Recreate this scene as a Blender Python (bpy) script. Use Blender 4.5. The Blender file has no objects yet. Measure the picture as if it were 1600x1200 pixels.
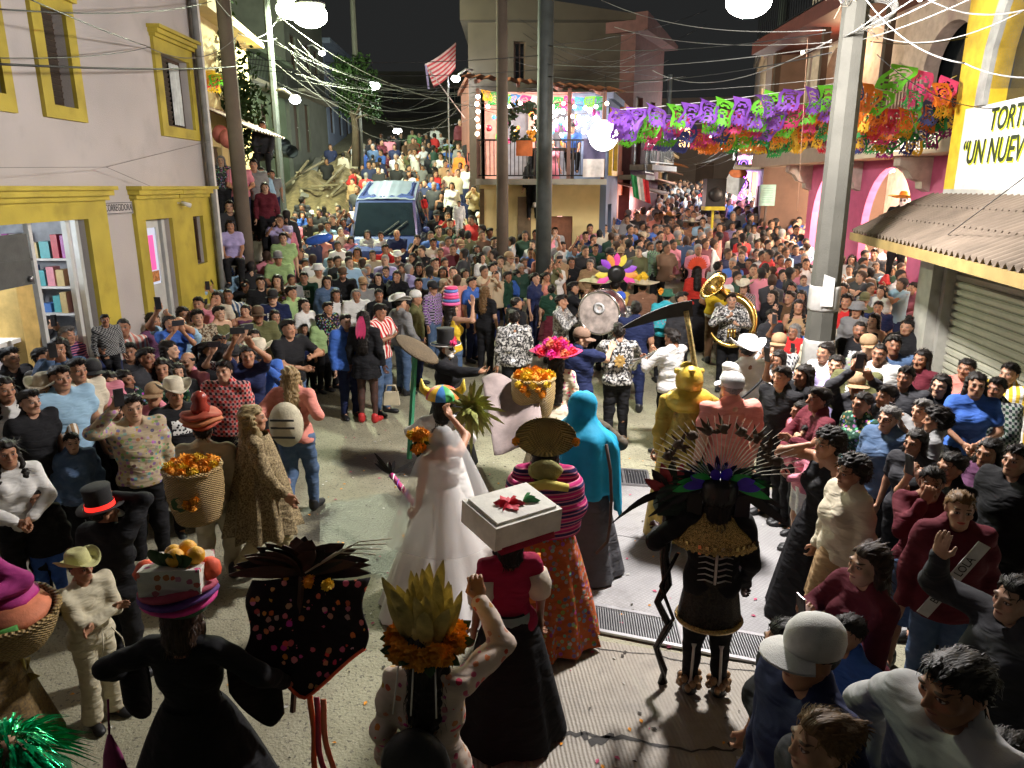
import bpy, math, random
import numpy as np
from mathutils import Vector, Matrix, Euler
random.seed(7)
RNG = np.random.default_rng(7)
PI = math.pi
SC = bpy.context.scene
COL = SC.collection

# ---------------------------------------------------------------- camera, world, exposure
CAMH, PITCH, FPX = 3.45, math.radians(15.0), 1150.0
cam_data = bpy.data.cameras.new('camera')
cam_data.sensor_width = 36.0
cam_data.lens = 36.0 * FPX / 1600.0
cam_data.clip_start = 0.05
cam_data.clip_end = 600.0
cam = bpy.data.objects.new('camera', cam_data)
cam.location = (0, 0, CAMH)
cam.rotation_euler = (PI / 2 - PITCH, 0, 0)
COL.objects.link(cam)
SC.camera = cam
world = bpy.data.worlds.new('World')
SC.world = world
world.use_nodes = True
_bg = world.node_tree.nodes['Background']
_bg.inputs[0].default_value = (0.60, 0.62, 0.62, 1)
_bg.inputs[1].default_value = 0.025
SC.view_settings.view_transform = 'Standard'
SC.view_settings.look = 'None'
SC.view_settings.exposure = 0.28
SC.view_settings.gamma = 1.0
SC.view_settings.use_curve_mapping = False
SC.cycles.use_denoising = True
SC.cycles.max_bounces = 5
SC.cycles.diffuse_bounces = 4
SC.cycles.glossy_bounces = 2
SC.cycles.transmission_bounces = 3
SC.cycles.transparent_max_bounces = 8
SC.cycles.caustics_reflective = False
SC.cycles.caustics_refractive = False
SC.cycles.sample_clamp_indirect = 8.0

CT, ST = math.cos(PITCH), math.sin(PITCH)
def ray(px, py):
    u, v = (px - 800) / FPX, (600 - py) / FPX
    return Vector((u, CT + v * ST, -ST + v * CT))
def at_z(px, py, z):
    """World point at height z seen at that spot of the photograph."""
    d = ray(px, py)
    return Vector((0, 0, CAMH)) + d * ((z - CAMH) / d.z)
def at_y(px, py, y):
    d = ray(px, py)
    return Vector((0, 0, CAMH)) + d * (y / d.y)
def smooth(a, b, x):
    t = min(1, max(0, (x - a) / (b - a)))
    return t * t * (3 - 2 * t)
def ramp(x, k=1.5):
    return 0.5 * (x + math.sqrt(x * x + k * k)) - 0.5 * k * 0 if x > -6 else 0.0
def ground_z(x, y):
    zr = 0.10 * max(0, (y - 11.5) - 0.8 + 0.8 * math.exp(-max(0, y - 11.5) / 0.8)) if y > 11.5 else 0.0
    zl = 0.215 * max(0, (y - 14.2) - 1.2 + 1.2 * math.exp(-max(0, y - 14.2) / 1.2)) if y > 14.2 else 0.0
    zl = max(zl, zr * 0.8)
    w = smooth(0.10, -0.05, x / max(y, 1)) if y > 10 else 0.5
    w = 1 - smooth(-0.05, 0.10, x / max(y, 1)) if y > 10 else 0.5
    return zl * w + zr * (1 - w)
def on_ground(px, py, h):
    """Where a thing of height h whose top shows at (px,py) stands."""
    d = ray(px, py)
    o = Vector((0, 0, CAMH))
    t, best = 2.0, None
    while t < 60:
        p = o + d * t
        if p.z - h - stand_z(p.x, p.y) <= 0:
            best = p
            break
        t += 0.04
    if best is None:
        best = o + d * 45
    return Vector((best.x, best.y, stand_z(best.x, best.y)))
def stand_z(x, y):
    z = ground_z(x, y)
    if y < 14.2 and x < -4.35 + 0.02 * y:
        z += 0.16
    if x / max(y, 1) < -0.295 and 13.9 < y < 26:
        z = max(z, min(2.35 + 0.1 * max(0, y - 17), 0.16 + math.floor((y - 13.9) / 0.32) * 0.19))
    return z
# ---------------------------------------------------------------- materials
def node_mat(name):
    m = bpy.data.materials.new(name)
    m.use_nodes = True
    nt = m.node_tree
    return m, nt, nt.nodes['Principled BSDF']
class G:
    """Short hand for wiring shader nodes."""
    def __init__(s, nt): s.nt = nt
    def n(s, t, **kw):
        x = s.nt.nodes.new(t)
        for k, v in kw.items(): setattr(x, k, v)
        return x
    def l(s, a, b): s.nt.links.new(a, b)
    def put(s, sock, v):
        if v is None: return
        if hasattr(v, 'node'): s.l(v, sock)
        elif isinstance(v, (tuple, list)):
            sock.default_value = (*v, 1) if len(v) == 3 and len(sock.default_value) == 4 else v
        else: sock.default_value = v
    def m(s, op, a, b=None, c=None):
        x = s.n('ShaderNodeMath', operation=op)
        s.put(x.inputs[0], a); s.put(x.inputs[1], b)
        if c is not None: s.put(x.inputs[2], c)
        return x.outputs[0]
    def mix(s, f, a, b, mode='MIX'):
        x = s.n('ShaderNodeMix', data_type='RGBA', blend_type=mode)
        s.put(x.inputs[0], f); s.put(x.inputs[6], a); s.put(x.inputs[7], b)
        return x.outputs[2]
    def noise(s, vec, scale, detail=3, rough=0.55):
        x = s.n('ShaderNodeTexNoise')
        x.inputs['Scale'].default_value = scale
        x.inputs['Detail'].default_value = detail
        x.inputs['Roughness'].default_value = rough
        if vec is not None: s.l(vec, x.inputs['Vector'])
        return x.outputs['Fac']
    def vor(s, vec, scale, feature='F1'):
        x = s.n('ShaderNodeTexVoronoi', feature=feature)
        x.inputs['Scale'].default_value = scale
        if vec is not None: s.l(vec, x.inputs['Vector'])
        return x
    def ramp(s, f, lo, hi, a=0.0, b=1.0):
        x = s.n('ShaderNodeMapRange')
        s.put(x.inputs[0], f)
        for i, v in enumerate((lo, hi, a, b)): x.inputs[i + 1].default_value = v
        return x.outputs[0]
    def obj(s): return s.n('ShaderNodeTexCoord').outputs['Object']
    def bump(s, h, st=0.3, d=0.01):
        x = s.n('ShaderNodeBump')
        x.inputs['Strength'].default_value = st
        x.inputs['Distance'].default_value = d
        s.l(h, x.inputs['Height'])
        return x.outputs[0]
    def sep(s, v):
        x = s.n('ShaderNodeSeparateXYZ'); s.l(v, x.inputs[0]); return x.outputs
_MC = {}
def mat(name, col, rough=0.7, metal=0.0, var=0.25, vs=6.0, bump=0.2, bs=60.0, spec=0.4, emit=None, es=0.0, alpha=None, stain=0.0, sheen=0.0):
    """Plain procedural surface: base colour with uneven tone, fine relief."""
    if name in _MC: return _MC[name]
    m, nt, p = node_mat(name)
    g = G(nt); o = g.obj()
    f = g.noise(o, vs, 4)
    c = g.mix(g.ramp(f, 0.3, 0.7), tuple(x * (1 - var) for x in col), tuple(min(1, x * (1 + var * 0.7)) for x in col))
    if stain:
        f2 = g.noise(o, vs * 0.25, 6, 0.7)
        c = g.mix(g.ramp(f2, 0.46, 0.66, 0, stain), c, tuple(x * 0.45 for x in col))
    g.l(c, p.inputs['Base Color'])
    p.inputs['Roughness'].default_value = rough
    p.inputs['Metallic'].default_value = metal
    p.inputs['Specular IOR Level'].default_value = spec
    if bump: g.l(g.bump(g.noise(o, bs, 3), bump, 0.01), p.inputs['Normal'])
    if emit:
        p.inputs['Emission Color'].default_value = (*emit, 1)
        p.inputs['Emission Strength'].default_value = es
    if alpha is not None: p.inputs['Alpha'].default_value = alpha
    _MC[name] = m
    return m
def glow(name, col, s):
    if name in _MC: return _MC[name]
    m, nt, p = node_mat(name)
    p.inputs['Base Color'].default_value = (*[min(1, c) for c in col], 1)
    p.inputs['Emission Color'].default_value = (*col, 1)
    p.inputs['Emission Strength'].default_value = s
    _MC[name] = m
    return m
def cloth_mat(kind):
    """Fabric coloured by the object's own colour, with a woven or printed pattern."""
    key = 'fabric_' + kind
    if key in _MC: return _MC[key]
    m, nt, p = node_mat(key)
    g = G(nt); o = g.obj(); x, y, z = g.sep(o)
    base = g.n('ShaderNodeObjectInfo').outputs['Color']
    rnd = None
    c = base
    folds = g.noise(o, 9, 3)
    rough = 0.85
    def stripe(v, per, w=0.5):
        return g.m('LESS_THAN', g.m('FRACT', g.m('MULTIPLY', g.m('ADD', v, 5.0), 1 / per)), w)
    hx = g.m('ADD', x, g.m('MULTIPLY', y, 0.8))
    if kind == 'plaid':
        a = stripe(hx, 0.055); b = stripe(z, 0.055)
        c = g.mix(g.m('MULTIPLY', g.m('ADD', a, b), 0.42), base, (0.62, 0.62, 0.58))
        c = g.mix(g.m('MULTIPLY', a, b), c, (0.03, 0.03, 0.04))
    elif kind == 'gingham':
        a = stripe(hx, 0.018); b = stripe(z, 0.018)
        c = g.mix(g.m('MULTIPLY', g.m('ADD', a, b), 0.4), base, (0.75, 0.72, 0.7))
    elif kind == 'stripe':
        c = g.mix(stripe(hx, 0.07, 0.45), base, (0.75, 0.72, 0.66))
    elif kind == 'band':
        s1 = stripe(z, 0.085, 0.5); s2 = stripe(z, 0.031, 0.3)
        c = g.mix(s1, base, (0.03, 0.02, 0.10)); c = g.mix(g.m('MULTIPLY', s2, 0.8), c, (0.75, 0.25, 0.35))
    elif kind in ('floral', 'print', 'sequin', 'camo', 'embroidery', 'rough'):
        if kind == 'floral':
            v = g.vor(o, 26); k = g.m('LESS_THAN', v.outputs['Distance'], 0.42)
            hs = g.n('ShaderNodeHueSaturation'); g.l(v.outputs['Color'], hs.inputs['Color'])
            hs.inputs['Saturation'].default_value = 0.9; hs.inputs['Value'].default_value = 0.5
            c = g.mix(g.m('MULTIPLY', k, 0.8), base, hs.outputs[0])
        elif kind == 'camo':
            f = g.noise(o, 24, 4, 0.7)
            c = g.mix(g.ramp(f, 0.47, 0.53), base, (0.42, 0.36, 0.26)); c = g.mix(g.ramp(g.noise(o, 31, 3), 0.56, 0.6), c, (0.02, 0.02, 0.02))
        elif kind == 'sequin':
            f = g.noise(o, 30, 5, 0.75)
            k = g.ramp(f, 0.5, 0.54); c = g.mix(k, base, (0.6, 0.58, 0.55)); rough = 0.32
        elif kind == 'embroidery':
            v = g.vor(o, 19); d = v.outputs['Distance']
            k = g.m('LESS_THAN', g.m('ADD', d, g.m('MULTIPLY', g.noise(o, 60, 2), 0.25)), 0.44)
            hs = g.n('ShaderNodeHueSaturation'); g.l(v.outputs['Color'], hs.inputs['Color'])
            hs.inputs['Value'].default_value = 0.8
            c = g.mix(k, base, g.mix(0.6, hs.outputs[0], (0.75, 0.06, 0.05)))
        elif kind == 'rough':
            c = g.mix(g.ramp(g.noise(o, 70, 4), 0.35, 0.65), base, (0.10, 0.07, 0.04))
        else:   # a printed emblem on the chest
            inx = g.m('LESS_THAN', g.m('ABSOLUTE', x), 0.10); iny = g.m('LESS_THAN', y, -0.03)
            inz = g.m('LESS_THAN', g.m('ABSOLUTE', g.m('SUBTRACT', z, 1.245)), 0.075)
            k = g.m('MULTIPLY', g.m('MULTIPLY', inx, iny), inz)
            v = g.vor(o, 34); k = g.m('MULTIPLY', k, g.m('GREATER_THAN', v.outputs['Distance'], 0.42))
            c = g.mix(k, base, (0.72, 0.72, 0.70))
    elif kind == 'denim':
        c = g.mix(g.ramp(g.noise(o, 11, 4), 0.45, 0.8, 0, 0.22), base, (0.32, 0.38, 0.48))
    c = g.mix(g.ramp(folds, 0.3, 0.7, 0.0, 0.35), c, g.mix(0.4, c, (0, 0, 0)))
    g.l(c, p.inputs['Base Color'])
    p.inputs['Roughness'].default_value = rough
    p.inputs['Specular IOR Level'].default_value = 0.5 if kind == 'sequin' else 0.2
    mp = g.n('ShaderNodeMapping'); g.l(o, mp.inputs[0]); mp.inputs['Rotation'].default_value = (.3, .5, .2); mp.inputs['Scale'].default_value = (1, 1, 2.6)
    wv = g.n('ShaderNodeTexNoise'); g.l(mp.outputs[0], wv.inputs['Vector']); wv.inputs['Scale'].default_value = 5.5; wv.inputs['Detail'].default_value = 2; wv.inputs['Distortion'].default_value = 0.4
    h = g.m('ADD', g.m('MULTIPLY', wv.outputs['Fac'], 1.6), g.m('MULTIPLY', g.noise(o, 300, 1), 0.04))
    g.l(g.bump(h, 0.5, 0.04), p.inputs['Normal'])
    _MC[key] = m
    return m
def skin_mat():
    if 'skin' in _MC: return _MC['skin']
    m, nt, p = node_mat('skin')
    g = G(nt)
    a = g.n('ShaderNodeAttribute', attribute_name='hp')
    X, Y, Z = g.sep(a.outputs['Vector'])
    AX = g.m('ABSOLUTE', X)
    def oprop(n): return g.n('ShaderNodeAttribute', attribute_type='OBJECT', attribute_name=n).outputs['Fac']
    front = g.m('LESS_THAN', Y, -0.045)
    def ell(cx, cz, rx, rz, ax=AX):
        u = g.m('DIVIDE', g.m('SUBTRACT', ax, cx), rx); w = g.m('DIVIDE', g.m('SUBTRACT', Z, cz), rz)
        d = g.m('ADD', g.m('MULTIPLY', u, u), g.m('MULTIPLY', w, w))
        return g.m('MULTIPLY', g.m('LESS_THAN', d, 1.0), front)
    base = g.n('ShaderNodeObjectInfo').outputs['Color']
    o = g.obj()
    c = g.mix(g.ramp(g.noise(o, 30, 3), 0.3, 0.7), g.mix(0.22, base, (0.25, 0.05, 0.03)), base)
    c = g.mix(g.m('MULTIPLY', ell(0.036, -0.022, 0.022, 0.018), 0.22), c, (0.45, 0.10, 0.07))
    sk = oprop('skull')
    c = g.mix(g.m('MULTIPLY', g.m('MULTIPLY', g.m('LESS_THAN', Y, -0.01), g.m('GREATER_THAN', Z, -0.16)), sk), c, (0.72, 0.70, 0.66))
    c = g.mix(g.m('MULTIPLY', ell(0.032, 0.006, 0.024, 0.022), sk), c, (0.01, 0.01, 0.01))
    b1 = g.m('MULTIPLY', ell(0.0, -0.043, 0.032, 0.0075), oprop('moustache'))
    bd = g.m('MULTIPLY', g.m('LESS_THAN', Z, -0.047), g.m('LESS_THAN', Y, -0.01))
    bd = g.m('MULTIPLY', bd, g.m('GREATER_THAN', Z, -0.125))
    bd = g.m('MULTIPLY', g.m('MULTIPLY', bd, oprop('beard')), 0.75)
    c = g.mix(bd, c, (0.02, 0.014, 0.01))
    c = g.mix(g.m('MULTIPLY', ell(0, -0.058, 0.024, 0.0085), 0.75), c, g.mix(oprop('lipstick'), (0.30, 0.10, 0.08), (0.55, 0.02, 0.03)))
    c = g.mix(ell(0, -0.0575, 0.022, 0.0017), c, (0.05, 0.015, 0.01))
    c = g.mix(b1, c, (0.02, 0.014, 0.01))
    c = g.mix(g.m('MULTIPLY', ell(0.033, 0.031, 0.018, 0.0038), 0.8), c, (0.02, 0.014, 0.01))
    c = g.mix(g.m('MULTIPLY', ell(0.0315, 0.005, 0.0175, 0.0095), 0.8), c, (0.07, 0.03, 0.02))
    c = g.mix(ell(0.0315, 0.0042, 0.0130, 0.0052), c, (0.36, 0.32, 0.29))
    c = g.mix(ell(0.0315, 0.0048, 0.0062, 0.0062), c, (0.02, 0.01, 0.006))
    gl = oprop('spectacles')
    r1 = ell(0.033, 0.002, 0.026, 0.021); r2 = ell(0.033, 0.002, 0.0225, 0.0175)
    ring = g.m('MULTIPLY', g.m('SUBTRACT', r1, r2), gl)
    c = g.mix(ring, c, (0.01, 0.01, 0.012))
    g.l(c, p.inputs['Base Color'])
    p.inputs['Roughness'].default_value = 0.5
    p.inputs['Specular IOR Level'].default_value = 0.35
    p.inputs['Subsurface Weight'].default_value = 0.0
    g.l(g.bump(g.noise(o, 160, 2), 0.12, 0.004), p.inputs['Normal'])
    _MC['skin'] = m
    return m
def hair_mat():
    if 'hair' in _MC: return _MC['hair']
    m, nt, p = node_mat('hair')
    g = G(nt); o = g.obj()
    mp = g.n('ShaderNodeMapping'); g.l(o, mp.inputs[0]); mp.inputs['Scale'].default_value = (150, 30, 16)
    f = g.noise(mp.outputs[0], 1.0, 3)
    base = g.n('ShaderNodeObjectInfo').outputs['Color']
    g.l(g.mix(g.ramp(f, 0.35, 0.7), g.mix(0.6, base, (0, 0, 0)), g.mix(0.02, base, (0.35, 0.25, 0.16))), p.inputs['Base Color'])
    p.inputs['Roughness'].default_value = 0.5
    p.inputs['Specular IOR Level'].default_value = 0.22
    g.l(g.bump(f, 0.5, 0.012), p.inputs['Normal'])
    _MC['hair'] = m
    return m
def tint(name='tinted_solid', rough=0.6, metal=0.0, var=0.2, vs=20, bump=0.25, bs=120):
    """A surface that takes the object's own colour."""
    if name in _MC: return _MC[name]
    m, nt, p = node_mat(name)
    g = G(nt); o = g.obj()
    base = g.n('ShaderNodeObjectInfo').outputs['Color']
    c = g.mix(g.ramp(g.noise(o, vs, 4), 0.3, 0.7, 0, var * 2), base, g.mix(0.5, base, (0, 0, 0)))
    g.l(c, p.inputs['Base Color'])
    p.inputs['Roughness'].default_value = rough
    p.inputs['Metallic'].default_value = metal
    g.l(g.bump(g.noise(o, bs, 3), bump, 0.01), p.inputs['Normal'])
    _MC[name] = m
    return m

# ---------------------------------------------------------------- mesh kit
class MB:
    """Collects shapes for ONE mesh object."""
    def __init__(s): s.v, s.f, s.mi, s.cur, s.sm, s.smooth = [], [], [], 0, [], False
    def add(s, vs, fs, smooth=None):
        b = len(s.v); s.v += [tuple(v) for v in vs]
        for f in fs:
            s.f.append(tuple(b + i for i in f)); s.mi.append(s.cur); s.sm.append(s.smooth if smooth is None else smooth)
        return s
    def box(s, c, d, rot=None, taper=1.0):
        x, y, z = (k / 2 for k in d); vs = []
        for sz in (-1, 1):
            t = 1 if sz < 0 else taper
            for sx, sy in ((-1, -1), (1, -1), (1, 1), (-1, 1)): vs.append(Vector((sx * x * t, sy * y * t, sz * z)))
        if rot is not None:
            R = rot if isinstance(rot, Matrix) else Euler(rot).to_matrix()
            vs = [R @ v for v in vs]
        c = Vector(c)
        return s.add([v + c for v in vs], [(3, 2, 1, 0), (4, 5, 6, 7), (0, 1, 5, 4), (1, 2, 6, 5), (2, 3, 7, 6), (3, 0, 4, 7)], False)
    def bbox(s, a, b):
        return s.box([(p + q) / 2 for p, q in zip(a, b)], [abs(q - p) for p, q in zip(a, b)])
    def bar(s, a, b, w, h=None):
        a, b = Vector(a), Vector(b); d = b - a
        return s.box((a + b) / 2, (w, h or w, d.length), d.to_track_quat('Z', 'Y').to_matrix())
    def tube(s, pts, r, n=6, cap=True, flat=1.0, smooth=True):
        pts = [Vector(p) for p in pts]; vs, fs = [], []
        rr = r if isinstance(r, (list, tuple)) else [r] * len(pts)
        up = None
        for i, p in enumerate(pts):
            d = (pts[min(i + 1, len(pts) - 1)] - pts[max(i - 1, 0)])
            d = d.normalized() if d.length > 1e-9 else Vector((0, 0, 1))
            if up is None: up = Vector((0, 0, 1)) if abs(d.z) < 0.9 else Vector((0, 1, 0))
            a = d.cross(up).normalized(); b2 = a.cross(d); up = b2
            for k in range(n):
                t = 2 * PI * k / n
                vs.append(p + a * (math.cos(t) * rr[i]) + b2 * (math.sin(t) * rr[i] * flat))
        for i in range(len(pts) - 1):
            for k in range(n):
                fs.append((i * n + k, i * n + (k + 1) % n, (i + 1) * n + (k + 1) % n, (i + 1) * n + k))
        if cap: fs += [tuple(range(n - 1, -1, -1)), tuple((len(pts) - 1) * n + k for k in range(n))]
        return s.add(vs, fs, smooth)
    def lathe(s, prof, c=(0, 0, 0), n=16, sx=1.0, sy=1.0, rot=None, fn=None, smooth=True, cap=True):
        vs, fs = [], []
        for r, z in prof:
            for k in range(n):
                t = 2 * PI * k / n
                q = Vector((r * math.cos(t) * sx, r * math.sin(t) * sy, z))
                if fn: q = Vector(fn(q, t, r, z))
                vs.append(q)
        for i in range(len(prof) - 1):
            for k in range(n): fs.append((i * n + k, i * n + (k + 1) % n, (i + 1) * n + (k + 1) % n, (i + 1) * n + k))
        if cap: fs += [tuple(range(n - 1, -1, -1)), tuple((len(prof) - 1) * n + k for k in range(n))]
        if rot is not None:
            R = rot if isinstance(rot, Matrix) else Euler(rot).to_matrix()
            vs = [R @ v for v in vs]
        c = Vector(c)
        return s.add([v + c for v in vs], fs, smooth)
    def ball(s, c, r, n=10, m=7, rot=None, sc=(1, 1, 1), jit=0.0):
        prof = [(max(1e-4, math.sin(PI * i / m)) * r, -math.cos(PI * i / m) * r) for i in range(m + 1)]
        fn = lambda q, t, rr, z: (q.x * sc[0] * (1 + random.uniform(-jit, jit)), q.y * sc[1] * (1 + random.uniform(-jit, jit)), q.z * sc[2])
        return s.lathe(prof, c, n, rot=rot, fn=fn)
    def prism(s, poly, ext, M=None, smooth=False):
        n = len(poly); e = Vector(ext)
        vs = [Vector((*p, 0)) if len(p) == 2 else Vector(p) for p in poly]
        if M is not None: vs = [M @ v for v in vs]
        return s.add(vs + [v + e for v in vs], [tuple(range(n - 1, -1, -1)), tuple(range(n, 2 * n))] + [(i, (i + 1) % n, n + (i + 1) % n, n + i) for i in range(n)], smooth)
    def grid(s, fn, nu, nv, smooth=True, skip=None, both=None):
        vs = [fn(i / nu, j / nv) for j in range(nv + 1) for i in range(nu + 1)]
        fs = [(j * (nu + 1) + i, j * (nu + 1) + i + 1, (j + 1) * (nu + 1) + i + 1, (j + 1) * (nu + 1) + i) for j in range(nv) for i in range(nu) if not (skip and skip(i, j))]
        return s.add(vs, fs, smooth)
    def feather(s, a, b, w, bend=(0, 0, 0), n=6):
        """A curved vane with a mid rib, tapering to its tip."""
        a, b, bd = Vector(a), Vector(b), Vector(bend); d = b - a
        side = d.cross(Vector((0, 0, 1)) if abs(d.normalized().z) < 0.9 else Vector((0, 1, 0))).normalized()
        side = d.cross(Vector((0.15, 1, 0.1))).normalized() if abs(d.normalized().y) < 0.85 else side
        nrm = side.cross(d).normalized(); vs, fs = [], []
        for i in range(n + 1):
            t = i / n; p = a + d * t + bd * (t * t)
            ww = w * (0.35 + 1.0 * math.sin(PI * min(1, t * 0.92 + 0.06)))
            if i == n: ww = w * 0.08
            vs += [p - side * ww, p + nrm * w * 0.22, p + side * ww]
        for i in range(n):
            for k in (0, 1): fs.append((3 * i + k, 3 * i + k + 1, 3 * i + 4 + k, 3 * i + 3 + k))
        return s.add(vs, fs, True)
    def mesh(s, name, mats):
        me = bpy.data.meshes.new(name)
        me.from_pydata(s.v, [], s.f)
        for m in (mats if isinstance(mats, (list, tuple)) else [mats]): me.materials.append(m)
        me.polygons.foreach_set('material_index', s.mi)
        me.polygons.foreach_set('use_smooth', s.sm)
        me.update()
        return me
    def build(s, name, mats, parent=None, color=None, **kw):
        return link(name, s.mesh(name, mats), parent, color, **kw)
def link(name, me, parent=None, color=None, M=None, **kw):
    o = bpy.data.objects.new(name, me)
    COL.objects.link(o)
    if parent is not None: o.parent = parent
    if M is not None: o.matrix_local = M
    if color is not None: o.color = (*color, 1)
    for k, v in kw.items(): o[k] = v
    return o
def thing(name, label, cat, loc=(0, 0, 0), rotz=0.0, group=None, sc=1.0):
    o = bpy.data.objects.new(name, None)
    COL.objects.link(o)
    o.location = loc; o.rotation_euler = (0, 0, rotz)
    o.scale = (sc, sc, sc) if isinstance(sc, (int, float)) else sc
    o['label'] = label; o['category'] = cat
    if group: o['group'] = group
    return o
def tag(o, label, cat, group=None):
    o['label'] = label; o['category'] = cat
    if group: o['group'] = group
    return o
def copy_tree(o, parent=None):
    c = o.copy(); COL.objects.link(c)
    if parent is not None: c.parent = parent
    for ch in list(o.children): copy_tree(ch, c)
    return c
def text_mesh(txt, size, depth=0.004, shear=0.0, bold=0.0):
    cu = bpy.data.curves.new('lettering', 'FONT')
    cu.body = txt; cu.size = size; cu.extrude = depth; cu.shear = shear; cu.offset = bold
    cu.align_x = 'CENTER'; cu.align_y = 'CENTER'; cu.resolution_u = 3
    o = bpy.data.objects.new('lettering', cu); COL.objects.link(o)
    dg = bpy.context.evaluated_depsgraph_get(); dg.update()
    me = bpy.data.meshes.new_from_object(o.evaluated_get(dg))
    bpy.data.objects.remove(o); bpy.data.curves.remove(cu)
    return me
def lettering(txt, size, m, parent, M, depth=0.004, shear=0.0, bold=0.0, name='lettering'):
    me = text_mesh(txt, size, depth, shear, bold); me.materials.clear(); me.materials.append(m)
    return link(name, me, parent, M=M)
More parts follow.
